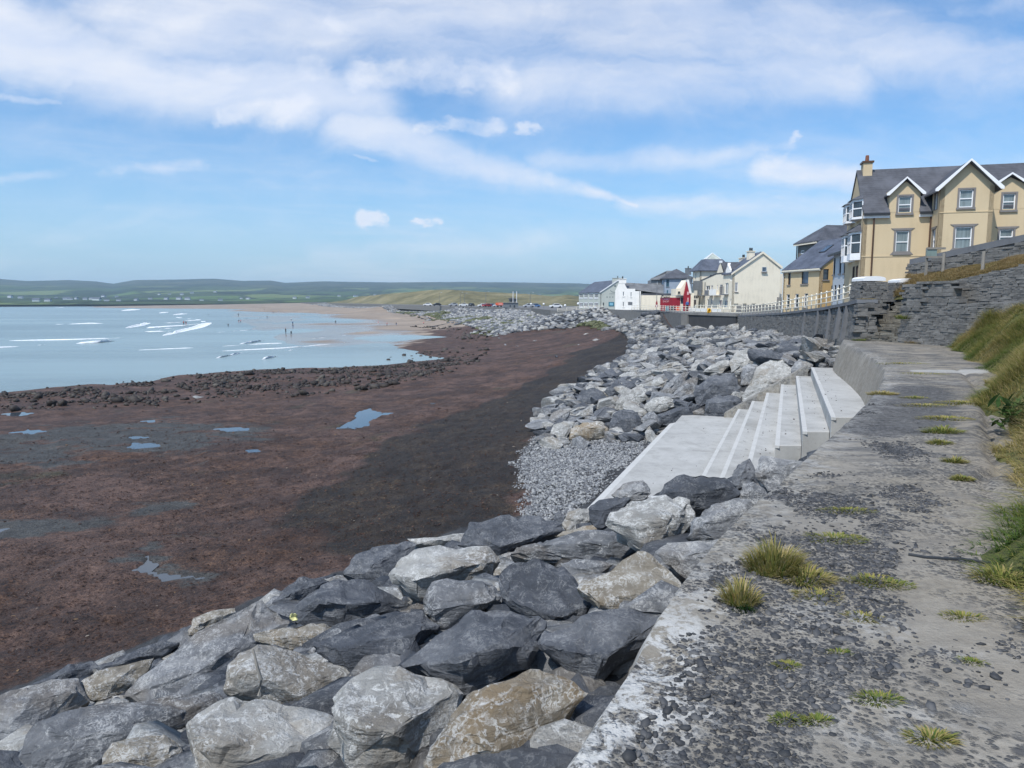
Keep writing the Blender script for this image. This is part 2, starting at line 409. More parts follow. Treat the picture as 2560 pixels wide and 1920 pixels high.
def wallstone(name, cols):
    m, n = newmat(name); p = n.geo('Position'); r = n.rand()
    f = n.noise(p, 2.0, 6, .65); g = n.noise(n.vm('MULTIPLY', p, (2, 2, 9)), 2.6, 5, .65)
    k = n.attr('tone')
    f = n.m('ADD', n.m('ADD', n.m('MULTIPLY', f, .5), n.m('MULTIPLY', g, .5)), n.m('MULTIPLY', n.m('SUBTRACT', n.m('FRACT', n.m('ADD', k, n.m('MULTIPLY', r, 7))), .5), .13))
    c = n.ramp(f, [(.33, cols[0]), (.5, cols[1]), (.68, cols[2])])
    li = n.mr(n.noise(p, 14, 5, .7), .60, .68); c = n.mix(n.m('MULTIPLY', li, .5), c, (.34, .34, .33))
    n.out(c, .88, n.bump(n.noise(p, 16, 6, .7), .6, .03), .3); return m
M_wst = wallstone('wall_stone', ((.090, .088, .086), (.155, .150, .141), (.225, .217, .203)))
M_wst2 = wallstone('stair_stone', ((.060, .055, .048), (.135, .125, .105), (.235, .22, .185)))
M_mort = wallstone('wall_core', ((.08, .078, .075), (.125, .12, .113), (.17, .165, .155)))

# ---- concrete
def concrete_new():
    m, n = newmat('new_concrete'); p = n.geo('Position')
    a = n.noise(p, .6, 5, .6); b = n.noise(n.vm('MULTIPLY', p, (1, 1, .3)), 3.2, 6, .65); d = n.noise(p, 22, 4, .7)
    f = n.m('ADD', n.m('MULTIPLY', a, .55), n.m('ADD', n.m('MULTIPLY', b, .3), n.m('MULTIPLY', d, .15)))
    c = n.ramp(f, [(.34, (.27, .265, .25)), (.48, (.375, .37, .352)), (.66, (.46, .455, .435))])
    tide = n.mr(n.noise(n.vm('MULTIPLY', p, (.9, .35, 1.6)), 1.3, 6, .7, .5), .50, .66); c = n.mix(n.m('MULTIPLY', tide, .38), c, (.20, .195, .175))
    spot = n.mr(n.noise(p, 6, 5, .75), .60, .68); c = n.mix(n.m('MULTIPLY', spot, .40), c, (.16, .15, .135))
    pit = n.mr(n.vor(p, 9), .0, .10, 1, 0); c = n.mix(n.m('MULTIPLY', pit, .25), c, (.2, .19, .18))
    n.out(c, .8, n.bump(d, .25, .008), .35); return m
M_conc = concrete_new()
M_nose = paint('concrete_nosing', (.48, .475, .455), .75, .10, 2.0, .2)
def concrete_old():
    """weathered promenade concrete: grey cement skin, dark exposed aggregate, white lichen crust along the edge"""
    m, n = newmat('old_concrete'); p = n.geo('Position'); e = n.attr('edge'); face = n.attr('face')
    big = n.noise(p, .55, 5, .62, .4); mid = n.noise(p, 2.3, 6, .66, .3); fine = n.noise(p, 12, 6, .72); vf = n.noise(p, 55, 3, .7)
    warm = n.noise(n.vm('ADD', p, (4, 4, 4)), 1.1, 5, .62)
    base = n.ramp(n.m('ADD', n.m('MULTIPLY', mid, .55), n.m('MULTIPLY', fine, .45)), [(.34, (.15, .142, .130)), (.5, (.245, .232, .208)), (.66, (.37, .35, .31))])
    base = n.mix(n.m('MULTIPLY', n.mr(warm, .44, .62), .6), base, n.ramp(fine, [(.35, (.17, .15, .12)), (.6, (.285, .262, .215))]))
    # dark aggregate: worn patches where the stones show
    ag = n.mr(n.m('ADD', n.m('MULTIPLY', n.noise(n.vm('ADD', p, (8, 1, 0)), .75, 4, .6), .6), n.m('MULTIPLY', mid, .4)), .44, .56)
    sp = n.mr(n.vor(p, 34), .28, .52, 1, 0); sp2 = n.mr(n.vor(n.vm('ADD', p, (3, 3, 3)), 15), .25, .5, 1, 0)
    spk = n.m('MULTIPLY', ag, n.m('MAXIMUM', n.m('MULTIPLY', sp, n.mr(vf, .35, .55)), n.m('MULTIPLY', sp2, n.mr(fine, .42, .55))))
    base = n.mix(n.mr(e, .3, 2.4, .30, .62), base, (.27, .232, .178))
    c = n.mix(n.m('MULTIPLY', spk, .9), base, n.mix(vf, (.045, .045, .047), (.10, .10, .103)))
    agg = n.mr(n.m('ADD', n.attr('agg'), n.m('MULTIPLY', n.m('SUBTRACT', fine, .5), .5)), .25, .6)
    sp3 = n.mr(n.vor(n.vm('ADD', p, (1, 7, 3)), 62), .30, .48, 1, 0); sp4 = n.mr(n.vor(n.vm('ADD', p, (5, 2, 8)), 27), .30, .50, 1, 0)
    c = n.mix(n.m('MULTIPLY', agg, n.m('MAXIMUM', sp3, sp4)), c, n.mix(vf, (.035, .035, .037), (.085, .084, .085)))
    # smooth dark stains on bigger scale
    st = n.mr(n.noise(n.vm('ADD', p, (1, 12, 0)), .42, 5, .64, .6), .54, .64)
    c = n.mix(n.m('MULTIPLY', st, .55), c, n.mix(fine, (.06, .061, .064), (.135, .134, .133)))
    dk = n.attr('dark'); c = n.mix(n.m('MULTIPLY', n.mr(n.m('ADD', dk, n.m('MULTIPLY', n.m('SUBTRACT', mid, .5), .9)), .35, .65), .85), c, n.mix(n.mr(fine, .4, .6), (.055, .055, .058), (.125, .124, .125)))
    # white crust
    cr = n.m('MULTIPLY', n.mr(n.noise(n.vm('ADD', p, (6, 0, 9)), 7, 7, .74, .5), .44, .53), n.m('ADD', n.m('MULTIPLY', n.mr(n.noise(p, .9, 4, .6), .52, .66), .55), n.mr(n.m('ADD', e, n.m('MULTIPLY', n.m('SUBTRACT', mid, .5), .9)), .12, .40, 1.0, 0.0)))
    cr = n.m('MULTIPLY', cr, n.mr(n.m('ADD', n.sep(p)[1], n.m('MULTIPLY', mid, 2)), 3.6, 5.6, 1.0, .25))
    yy = n.sep(p)[1]; sk = n.mr(n.noise(n.vm('MULTIPLY', p, (1.1, 3.2, 1)), 1.5, 7, .7, .7), .47, .60); farw = n.mr(yy, 4.5, 7.5, .25, .85)
    c = n.mix(n.m('MULTIPLY', sk, farw), c, n.mix(fine, (.06, .06, .062), (.15, .148, .142)))
    wb = n.attr('pale'); cr = n.m('MAXIMUM', cr, n.mr(n.m('ADD', wb, n.m('MULTIPLY', n.m('SUBTRACT', mid, .5), 1.4)), .50, .75, 0, .6))
    c = n.mix(cr, c, n.mix(fine, (.34, .335, .32), (.60, .595, .57)))
    fc = n.ramp(n.m('ADD', n.m('MULTIPLY', mid, .5), n.m('MULTIPLY', fine, .5)), [(.35, (.20, .175, .14)), (.5, (.29, .262, .22)), (.65, (.36, .335, .29))])
    c = n.mix(face, c, fc)
    h = n.m('ADD', n.m('MULTIPLY', fine, 1.0), n.m('ADD', n.m('MULTIPLY', vf, .4), n.m('MULTIPLY', spk, .9)))
    n.out(c, .9, n.bump(h, .7, .025), .25); return m
M_old = concrete_old()
M_old2 = paint('weathered_concrete', (.20, .195, .185), .88, .22, .7, .3)
def pebblemat(name, stops, rough=.7):
    m, n = newmat(name); p = n.geo('Position'); k = n.attr('tone')
    f = n.m('ADD', n.m('MULTIPLY', n.noise(p, 25, 4, .6), .35), n.m('MULTIPLY', k, .65))
    n.out(n.ramp(f, stops), rough, n.bump(n.noise(p, 70, 3, .6), .3, .004), .4); return m
M_peb = pebblemat('dark_pebble', [(.1, (.024, .025, .027)), (.5, (.052, .053, .056)), (.9, (.115, .113, .112))])
M_grav = pebblemat('grey_shingle', [(.1, (.075, .08, .088)), (.45, (.175, .18, .188)), (.9, (.38, .38, .37))])
M_cob = pebblemat('shore_cobble', [(.1, (.016, .012, .010)), (.5, (.036, .028, .023)), (.8, (.072, .062, .052)), (.97, (.24, .22, .17))])

# ---- ground: seaweed, sand, wet rock
def groundmat():
    m, n = newmat('seaweed_and_sand'); p = n.geo('Position')
    weed, darkw, sand, flat, emb, grav = [n.attr(a) for a in ('weed', 'darkweed', 'sand', 'flat', 'bank', 'gravel')]
    a = n.noise(p, .22, 5, .62, .5); b = n.noise(p, 1.3, 6, .68, .5); c_ = n.noise(n.vm('MULTIPLY', p, (1, 1, 1)), 6.5, 6, .74, .8); d = n.noise(p, 21, 4, .74)
    f = n.m('ADD', n.m('MULTIPLY', b, .25), n.m('ADD', n.m('MULTIPLY', c_, .35), n.m('MULTIPLY', d, .40)))
    red = n.ramp(f, [(.40, (.010, .0055, .004)), (.47, (.052, .024, .0125)), (.54, (.112, .056, .030)), (.61, (.24, .135, .072))])
    pink = n.ramp(f, [(.40, (.017, .0095, .008)), (.47, (.074, .039, .027)), (.55, (.150, .086, .060)), (.62, (.26, .160, .112))])
    olive = n.ramp(f, [(.41, (.007, .0048, .003)), (.48, (.023, .015, .0085)), (.54, (.044, .029, .016)), (.595, (.13, .085, .042))])
    c = n.mix(n.mr(n.m('ADD', a, n.m('MULTIPLY', b, .3)), .56, .74), red, pink)
    dw = n.m('ADD', darkw, n.m('MULTIPLY', n.m('SUBTRACT', b, .5), .8))
    c = n.mix(n.mr(dw, .30, .62), c, olive)
    gr = n.mr(n.noise(n.vm('ADD', p, (30, 11, 0)), .16, 5, .62), .60, .70); c = n.mix(n.m('MULTIPLY', gr, .6), c, n.ramp(f, [(.4, (.02, .025, .010)), (.6, (.065, .075, .030))]))
    c = n.mix(n.mr(n.noise(n.vm('ADD', p, (3, 50, 0)), .35, 5, .66, .6), .40, .62), c, n.mix(1.0, c, (.52, .50, .48), 'MULTIPLY'))
    rk = n.ramp(f, [(.40, (.018, .017, .015)), (.5, (.055, .052, .047)), (.60, (.115, .112, .10))])
    fl = n.m('ADD', flat, n.m('MULTIPLY', n.m('SUBTRACT', n.noise(n.vm('MULTIPLY', p, (.6, 1.2, 1)), .5, 6, .68), .5), 2.4))
    c = n.mix(n.mr(fl, .5, .72), c, rk)
    sd = n.ramp(n.noise(n.vm('MULTIPLY', p, (.05, .12, 1)), 1, 5, .6), [(.35, (.20, .155, .115)), (.65, (.34, .265, .195))])
    c = n.mix(n.mr(n.m('ADD', sand, n.m('MULTIPLY', n.m('SUBTRACT', a, .5), .5)), .35, .65), c, sd)
    gv = n.ramp(c_, [(.35, (.06, .062, .066)), (.6, (.17, .172, .178))])
    c = n.mix(n.mr(n.m('ADD', grav, n.m('MULTIPLY', n.m('SUBTRACT', c_, .5), 1.2)), .3, .6), c, gv)
    bk = n.ramp(b, [(.35, (.022, .022, .023)), (.6, (.06, .06, .062))])
    c = n.mix(n.mr(n.m('ADD', emb, n.m('MULTIPLY', n.m('SUBTRACT', b, .5), .6)), .4, .6), c, bk)
    h = n.m('ADD', n.m('MULTIPLY', c_, 1.0), n.m('ADD', n.m('MULTIPLY', d, .45), n.m('MULTIPLY', b, .8)))
    rough = n.mix(sand, (.62, .62, .62), (.3, .3, .3))
    wet = n.m('MULTIPLY', n.mr(sand, .4, .8), n.mr(n.sep(p)[2], -6.46, -6.36, 1, 0)); c = n.mix(n.m('MULTIPLY', wet, .35), c, (.10, .085, .07))
    bs = n.m('MULTIPLY', n.m('SUBTRACT', 1.0, n.mr(sand, .3, .6)), h)
    n.out(c, n.m('SUBTRACT', .72, n.m('MULTIPLY', wet, .52)), n.bump(bs, .9, .10), .45); return m
M_ground = groundmat()
def watermat(name, deep, rough, sc, strength, dist):
    m, n = newmat(name); p = n.geo('Position')
    a = n.noise(n.vm('MULTIPLY', p, (.35, 1.0, 1)), sc, 5, .6, .3); b = n.noise(n.vm('MULTIPLY', p, (.5, 1, 1)), sc*.13, 3, .5)
    k = n.noise(n.vm('MULTIPLY', p, (.008, .03, 1)), 1.0, 5, .6)
    c = n.mix(n.mr(k, .35, .65), deep, tuple(min(1, x*1.5) for x in deep))
    nm = n.bump(n.m('ADD', a, n.m('MULTIPLY', b, 1.5)), strength, dist)
    n.out(c, rough, nm, .5, IOR=1.33); return m
M_water = watermat('sea_water', (.15, .195, .195), .25, 1.1, .35, .12)
M_pool = watermat('pool_water', (.05, .062, .075), .03, 3.0, .10, .01)
def foammat():
    m, n = newmat('sea_foam'); p = n.geo('Position')
    n.out(n.ramp(n.noise(p, 1.5, 5, .7), [(.35, (.62, .66, .68)), (.6, (.86, .88, .88))]), .8, None, .3); return m
M_foam = foammat()
def turf(name, stops, scale=.35):
    m, n = newmat(name); p = n.geo('Position')
    a = n.noise(p, scale, 6, .65, .4); b = n.noise(p, scale*9, 6, .72)
    n.out(n.ramp(n.m('ADD', n.m('MULTIPLY', a, .6), n.m('MULTIPLY', b, .4)), stops), .9, n.bump(b, .8, .12), .2); return m
M_turf = turf('bank_turf', [(.34, (.05, .055, .022)), (.46, (.09, .10, .034)), (.56, (.16, .14, .056)), (.68, (.22, .175, .085))])
M_dune = turf('dune_grass', [(.36, (.075, .075, .038)), (.46, (.13, .118, .060)), (.54, (.19, .168, .090)), (.64, (.27, .23, .135))], .035)
M_asph = paint('promenade_asphalt', (.16, .155, .15), .9, .15, .5, .2)
def hillmat():
    m, n = newmat('far_fields'); p = n.geo('Position')
    q = n.vm('ADD', n.vm('MULTIPLY', p, (.0055, .0028, 0)), n.vm('SCALE', n.noise(p, .003, 3, .5, color=True), scale=.35))
    cell = n.vor(q, 1.0, 'F1', 'Color'); ed = n.vor(q, 1.0, 'DISTANCE_TO_EDGE')
    r = n.sep(cell)[0]
    c = n.ramp(r, [(.0, (.045, .075, .025)), (.25, (.085, .135, .040)), (.5, (.045, .065, .028)), (.75, (.12, .155, .055)), (1, (.032, .045, .024))], 'CONSTANT')
    z = n.sep(p)[2]
    moor = n.ramp(n.noise(p, .004, 5, .6), [(.4, (.030, .040, .030)), (.6, (.065, .072, .044))])
    c = n.mix(n.mr(n.m('ADD', z, n.m('MULTIPLY', n.noise(p, .0025, 3, .5), 40)), 55, 90), c, moor)
    wood = n.mr(n.noise(n.vm('MULTIPLY', p, (.6, .25, 1)), .012, 5, .65), .52, .56); c = n.mix(n.m('MULTIPLY', wood, .9), c, (.012, .022, .014))
    c = n.mix(n.mr(ed, .0, .07, .9, 0), c, (.020, .032, .016))
    n.out(c, .95, None, .1); return m
M_hill = hillmat()
def blademat(name, stops):
    m, n = newmat(name); k = n.attr('tone')
    c = n.ramp(k, stops); p = n.out(c, .75, None, .2)
    t = n.N.new('ShaderNodeBsdfTranslucent'); n._in(t.inputs[0], c); x = n.N.new('ShaderNodeMixShader'); x.inputs[0].default_value = .4
    o = [q for q in n.N if q.type == 'OUTPUT_MATERIAL'][0]; n.L.new(p.outputs[0], x.inputs[1]); n.L.new(t.outputs[0], x.inputs[2]); n.L.new(x.outputs[0], o.inputs[0]); return m
M_blade = blademat('grass_blade', [(0, (.07, .13, .03)), (.35, (.17, .215, .05)), (.6, (.31, .28, .085)), (.85, (.45, .36, .16)), (1, (.54, .44, .25))])
M_bladeg = blademat('green_leaf', [(0, (.016, .040, .010)), (.6, (.045, .095, .022)), (1, (.09, .14, .04))])
M_straw = blademat('dry_bank_grass', [(0, (.10, .11, .035)), (.3, (.22, .185, .075)), (.65, (.36, .27, .13)), (1, (.46, .36, .20))])
M_weedleaf = blademat('seaweed_frond', [(0, (.03, .018, .013)), (.45, (.085, .050, .038)), (.8, (.16, .10, .075)), (.95, (.28, .19, .11)), (1, (.45, .38, .3))])

# ------------------------------------------------------------------ ground surface
EDGE = np.array([(-2.6, -3.0), (-1.2, -.4), (.2, 2.3), (1.03, 4.1), (1.83, 5.4), (2.88, 7.0), (5.7, 11.4), (7.65, 14.7), (9.35, 18.1), (10.9, 22.4), (12.35, 27.0), (13.6, 29.6)])
SEAWALL = np.array([(13.9, 28.6, 1.62), (14.6, 30.6, 1.55), (16.1, 37, 1.22), (18.8, 50, .73), (21.2, 67, .18), (18.9, 75, .10), (20.7, 100, .0), (18.3, 146, -.25), (12.9, 150, -.6), (9, 170, -.8),
                    (5.8, 220, -.9), (-1.5, 262, -1.15), (-20, 300, -1.15), (-74, 450, -1.3), (-168, 660, -1.4), (-262, 900, -1.5)])
ctl = []
for (x, y), z in zip([(-2.9, -1), (-1.7, .4), (-.4, 2.7), (.5, 4.5), (1.35, 5.9), (2.4, 7.5), (5.1, 11.8), (7.0, 15.2)], [-1.0, -1.0, -1.0, -1.0, -1.0, -1.05, -1.2, -1.7]): ctl.append((x, y, z))
toe_px = [(-700, 1900, -4.8), (-300, 1640, -4.8), (0, 1490, -4.8), (300, 1385, -4.8), (590, 1275, -4.8), (740, 1230, -4.8), (1000, 1135, -4.8), (1150, 1108, -4.7), (1130, 975, -4.65), (1180, 905, -4.7), (1240, 840, -4.5),
          (1370, 770, -3.3), (1370, 735, -3.3), (1310, 715, -3.4), (1240, 708, -3.6), (1080, 722, -5.0), (1000, 700, -5.3), (950, 690, -5.5), (840, 674, -5.5), (700, 662, -3.9), (668, 659.5, -3.4)]
TOE = np.array([onz(*p) for p in toe_px])
for p in TOE: ctl.append(tuple(p))
for q in [(1.5, 16.8, -4.15), (4.2, 23.3, -4.1), (7, 29.8, -4.05), (9, 24, -4.4), (8, 20, -4.3), (10.8, 29.2, -3.4), (6.2, 17, -4.0), (5.0, 14.2, -2.0), (3.2, 12.2, -2.2), (2.6, 14.9, -2.7), (.8, 14.2, -3.2), (4.2, 15.6, -2.4)]: ctl.append(q)
for q in [(13.2, 33.5, -.9), (15, 38, -.8), (17, 50, -1.15), (19.3, 66, -1.5), (17.3, 75, -1.6), (19.2, 100, -.45), (17.0, 140, -.50), (11.5, 146, -1.2), (4, 215, -1.9), (-4, 255, -2), (-23, 296, -2.1), (-78, 446, -2.2), (-172, 655, -2.0), (-270, 900, -2.3),
          (12, 31, -1.3), (9.5, 33.5, -2.2), (12.5, 46, -2.4), (14.5, 66, -2.6), (14, 80, -2.5), (16.0, 100, -2.4), (14, 130, -2.6)]: ctl.append(q)
for x, y, z in [(0, 850, -6.5), (150, 835, -6.5), (420, 808, -6.5), (600, 797, -6.5), (800, 790, -6.5), (975, 773, -6.5), (900, 760, -6.52), (965, 728, -6.5), (890, 716, -6.48),
                (0, 800, -7.0), (300, 760, -7.0), (600, 750, -6.75), (850, 770, -6.7), (0, 700, -8), (400, 690, -7.5), (600, 710, -6.60), (0, 662, -8.5), (330, 660, -8), (800, 700, -6.48), (700, 676, -6.42), (900, 700, -6.42), (780, 720, -6.51),
                (700, 740, -6.57), (640, 700, -6.55), (560, 668, -6.52), (860, 740, -6.52), (870, 690, -6.30), (760, 680, -6.40), (300, 1000, -5.75), (600, 1000, -5.45), (0, 1100, -5.5), (400, 900, -6.1), (900, 900, -5.35), (700, 850, -6.15), (150, 880, -6.3),
                (1100, 800, -4.85), (1000, 760, -5.95), (1200, 760, -4.3), (900, 1000, -4.95), (100, 1300, -5.15), (500, 1150, -5.2), (1000, 720, -5.9), (0, 1000, -5.95)]: ctl.append(tuple(onz(x, y, z)))
for q in [(-90, 40, -7.5), (-60, 20, -5.8), (-30, 8, -5.3), (-900, 900, -9), (-500, 400, -9), (-250, 150, -8.5), (-20, -3, -4.9), (-8, -4, -3.4)]: ctl.append(q)
ctl = np.array(ctl); cx = ctl[:, :2]
def _phi(d): return np.sqrt(d*d+.6)
def _solve():
    s = 1/np.maximum(12.0, 0*cx[:, 0]+12)  # plain linear kernel
    D = np.hypot(cx[:, None, 0]-cx[None, :, 0], cx[:, None, 1]-cx[None, :, 1])
    n = len(ctl); A = np.zeros((n+1, n+1)); A[:n, :n] = _phi(D); A[:n, :n] += np.eye(n)*-.02; A[n, :n] = 1; A[:n, n] = 1
    return np.linalg.solve(A, np.append(ctl[:, 2], 0))
_w = _solve()
def gbase(x, y):
    x = np.asarray(x, float); y = np.asarray(y, float); sh = x.shape; x = x.ravel(); y = y.ravel(); o = np.empty(len(x))
    for i in range(0, len(x), 20000):
        D = np.hypot(x[i:i+20000, None]-cx[None, :, 0], y[i:i+20000, None]-cx[None, :, 1])
        o[i:i+20000] = _phi(D) @ _w[:-1]+_w[-1]
    return o.reshape(sh)
# what lies where on the ground (world outlines)
def W2(pts, z): return np.array([onz(a, b, z)[:2] for a, b in pts])
LAND = np.vstack([EDGE[:-1]+np.array([.35, -.05]), SEAWALL[:, :2]+np.array([.3, 0]), [(3000, 900), (3000, -50), (-2.0, -50)]])
BANKP = np.vstack([TOE[:, :2], SEAWALL[::-1, :2], EDGE[::-1], [(-8, -30), (-60, -30)]])
POOLS = [  # (outline in survey units, water level)
    ([(728, 925), (765, 905), (770, 890), (800, 882), (812, 889), (852, 893), (820, 900), (795, 912), (805, 917), (770, 927)], -5.62),
    ([(460, 927), (495, 922), (545, 924), (535, 930), (490, 932)], -5.72), ([(205, 948), (240, 939), (270, 940), (260, 946), (222, 951)], -5.82),
    ([(268, 969), (285, 957), (335, 958), (345, 964), (300, 970)], -5.78), ([(525, 972), (560, 971), (572, 976), (535, 979)], -5.5),
    ([(300, 910), (340, 907), (335, 914)], -5.95), ([(275, 943), (320, 943), (318, 948), (280, 948)], -5.84),
    ([(-40, 1160), (0, 1142), (60, 1140), (95, 1150), (150, 1165), (120, 1175), (60, 1172), (10, 1178)], -5.33),
    ([(130, 1150), (240, 1125), (340, 1105), (395, 1095), (360, 1106), (255, 1130), (300, 1133), (230, 1140), (150, 1158)], -5.30),
    ([(265, 1232), (300, 1222), (320, 1200), (345, 1222), (330, 1235), (420, 1242), (440, 1250), (380, 1252), (350, 1258), (340, 1248)], -5.12),
    ([(0, 895), (40, 890), (80, 893), (30, 900)], -6.1), ([(20, 935), (60, 928), (110, 930), (70, 938)], -5.95)]
POOLW = [(np.array([onz(a, b, z)[:2] for a, b in P]), z) for P, z in POOLS]
FLATP = W2([(-200, 930), (60, 915), (380, 905), (560, 925), (560, 960), (420, 985), (120, 1000), (-200, 1010)], -5.85)
FLATQ = W2([(-200, 1120), (150, 1135), (400, 1085), (420, 1100), (200, 1160), (-100, 1200), (-200, 1200)], -5.4)
FLATR = W2([(250, 1215), (330, 1180), (460, 1245), (400, 1270), (280, 1245)], -5.15)
DARKP = W2([(1160, 1130), (760, 1225), (610, 1090), (620, 1050), (760, 990), (930, 900), (1130, 830), (1280, 770), (1380, 735), (1370, 790), (1240, 850), (1180, 910), (1120, 975), (1150, 1060)], -4.8)
SANDP = W2([(480, 661), (700, 655), (850, 672), (1000, 695), (1010, 703), (940, 702), (905, 712), (885, 735), (820, 752), (720, 765), (600, 762), (520, 735), (450, 690)], -6.45)
GRAVP = W2([(1145, 1115), (1150, 1050), (1130, 980), (1175, 930), (1270, 945), (1440, 915), (1330, 1020), (1240, 1095), (1200, 1120)], -4.4)
COBP = W2([(-200, 875), (150, 838), (420, 810), (600, 798), (820, 792), (1000, 800), (900, 838), (700, 850), (430, 870), (150, 880), (-200, 900)], -6.35)
def ground_z(x, y):
    z = gbase(x, y); far = np.hypot(x, y)
    z = z+fbm(x*.16, y*.16, 1.3, 3)*.16*np.clip(far/25, .3, 1)*np.where(z > -6.35, 1, .4)
    z = z+fbm(x*1.1, y*1.1, 5.1, 4, .62)*.11*sstep(-6.45, -6.2, z)
    sm = sstep(-10, 12, sdist(x, y, SANDP)); fl_ = -6.40+.40*np.clip(z+6.5, -.25, .6)+.12*fbm(x*.045, y*.016, 7, 3); z = z*(1-sm)+np.where(z < -6.0, fl_, z)*sm
    for P, lv in POOLW:
        bb = (x > P[:, 0].min()-4) & (x < P[:, 0].max()+4) & (y > P[:, 1].min()-6) & (y < P[:, 1].max()+6)
        if not bb.any(): continue
        d = sdist(x[bb], y[bb], P)+.25*pn(x[bb]*1.3, y[bb]*1.3)
        zi = z[bb]; k = sstep(-2.2, -.15, d)
        zi = zi*(1-k)+(lv+.05)*k; zi = np.where(d > 0, np.minimum(zi, lv-.10*sstep(0, .3, d)-.01), np.maximum(zi, lv+.03*sstep(0, .4, -d)-.2*sstep(1.5, 2.5, -d)))
        z[bb] = zi
    li = inside(x, y, LAND); z = np.where(li & (y < 160), np.minimum(z, -2.6), z); z = np.where(li & (y >= 160), np.minimum(z, -3.2), z)
    return z
def build_ground():
    th = np.radians(np.concatenate([np.linspace(-58, -38, 30)[:-1], np.linspace(-38, 30, 400), np.linspace(30, 45, 20)[1:]]))
    r = np.concatenate([np.linspace(.4, 6, 24)[:-1], np.geomspace(6, 1500, 500)])
    TH, R = np.meshgrid(th, r); x = R*np.sin(TH); y = R*np.cos(TH)-.5
    z = ground_z(x, y)
    xs, ys = x.ravel(), y.ravel()
    nj = 1.0*fbm(xs*.25, ys*.25, 8.8, 3)
    dk = sstep(-1.2, 1.2, sdist(xs, ys, DARKP)+nj*2)
    sd = sstep(-14, 10, sdist(xs, ys, SANDP)+nj*8)
    fl = np.maximum(sstep(-4, 3, sdist(xs, ys, FLATP)+nj*3), np.maximum(sstep(-1.5, 1, sdist(xs, ys, FLATQ)+nj), sstep(-.8, .5, sdist(xs, ys, FLATR)+nj*.5)))*.8
    gv = sstep(-.7, .5, sdist(xs, ys, GRAVP)+nj*.4)
    bk = sstep(-.6, .8, sdist(xs, ys, BANKP)); sd = np.maximum(sd, sstep(165, 215, ys+nj*20)*(z.ravel() > -6.9)); bk = np.where(ys > 210, bk*.35, bk); dk = dk*(1-sd)
    m, n = x.shape; idx = np.arange(m*n).reshape(m, n)
    F = np.stack([idx[:-1, :-1], idx[:-1, 1:], idx[1:, 1:], idx[1:, :-1]], -1).reshape(-1, 4)
    o = mesh_np('foreshore', np.stack([xs, ys, z.ravel()], -1), F, M_ground, None, True, dict(weed=1-sd, darkweed=dk, sand=sd, flat=fl, bank=bk, gravel=gv))
    tag(o, kind='structure')
build_ground()
# sea: one sheet out to the far shore; a deep bed under everything
def sheet(name, x0, x1, y0, y1, z, mat, kind='structure'):
    o = mesh_np(name, np.array([(x0, y0, z), (x1, y0, z), (x1, y1, z), (x0, y1, z)], float), np.array([[0, 1, 2, 3]]), mat); return tag(o, kind=kind)
SEA = -6.5
sheet('seabed', -6000, 6000, -400, 6000, -10.5, M_ground)
sheet('sea_water', -5000, 400, -60, 1180, SEA, M_water)
for P, lv in POOLW:
    bm = bmesh.new(); vs = [bm.verts.new((a, b, 0)) for a, b in P]; bm.faces.new(vs)
    c = P.mean(0)
    for w in vs: w.co.x = c[0]+(w.co.x-c[0])*1.15; w.co.y = c[1]+(w.co.y-c[1])*1.15
    bmesh.ops.recalc_face_normals(bm, faces=bm.faces[:]); 
    if bm.faces[:][0].normal.z < 0: bmesh.ops.reverse_faces(bm, faces=bm.faces[:])
    o = bmo('pool_water', bm, M_pool); o.location.z = lv; tag(o, kind='structure')
# ------------------------------------------------------------------ far land, dunes, promenade
def far_land():
    th = np.radians(np.linspace(-52, 52, 420)); r = np.concatenate([np.geomspace(1060, 4300, 90), [4600, 5200]])
    TH, R = np.meshgrid(th, r); x = R*np.sin(TH); y = R*np.cos(TH)
    sx = np.degrees(TH)
    prof_px = [(-900, 604), (-200, 600), (0, 606), (70, 611), (160, 609), (215, 612), (252, 617), (300, 609), (380, 608), (470, 606), (530, 611), (590, 610), (620, 615), (700, 612), (850, 614), (1000, 613), (1100, 614), (1250, 616), (1330, 621), (1500, 622), (1800, 618), (2400, 612), (3000, 606)]
    ax = [math.degrees(math.atan((a-1106)/FV)) for a, b in prof_px]; hz = [(648-b+3.5)/FV for a, b in prof_px]
    slope = np.interp(sx, ax, hz)
    ridge = slope*4000*np.cos(TH)+EYE
    t = np.clip((R-1060)/(4000-1060), 0, 1)
    z = -5.9+2.2*sstep(0, .03, t)+(ridge+4)*(.02+.98*t**1.75)+fbm(x*.0022, y*.0022, 0, 4)*8*np.clip(t*3, 0, 1)*np.clip((1.02-t)*3, .08, 1)+fbm(x*.012, y*.012, 4, 3)*1.2*np.clip(t*4, 0, 1)
    z = np.where(R > 4350, ridge-25, z)
    m, n = x.shape; idx = np.arange(m*n).reshape(m, n)
    F = np.stack([idx[:-1, :-1], idx[:-1, 1:], idx[1:, 1:], idx[1:, :-1]], -1).reshape(-1, 4)
    o = mesh_np('hills', np.stack([x.ravel(), y.ravel(), z.ravel()], -1), F, M_hill, None, True); tag(o, kind='structure')
    def hz_at(px, R0):
        a = math.atan((px-1106)/FV); i = np.searchsorted(r, R0); j = int(np.clip(np.interp(a, th, np.arange(len(th))), 0, len(th)-1))
        return np.array([R0*math.sin(a), R0*math.cos(a), z[i, j]])
    return hz_at
hill_at = far_land()
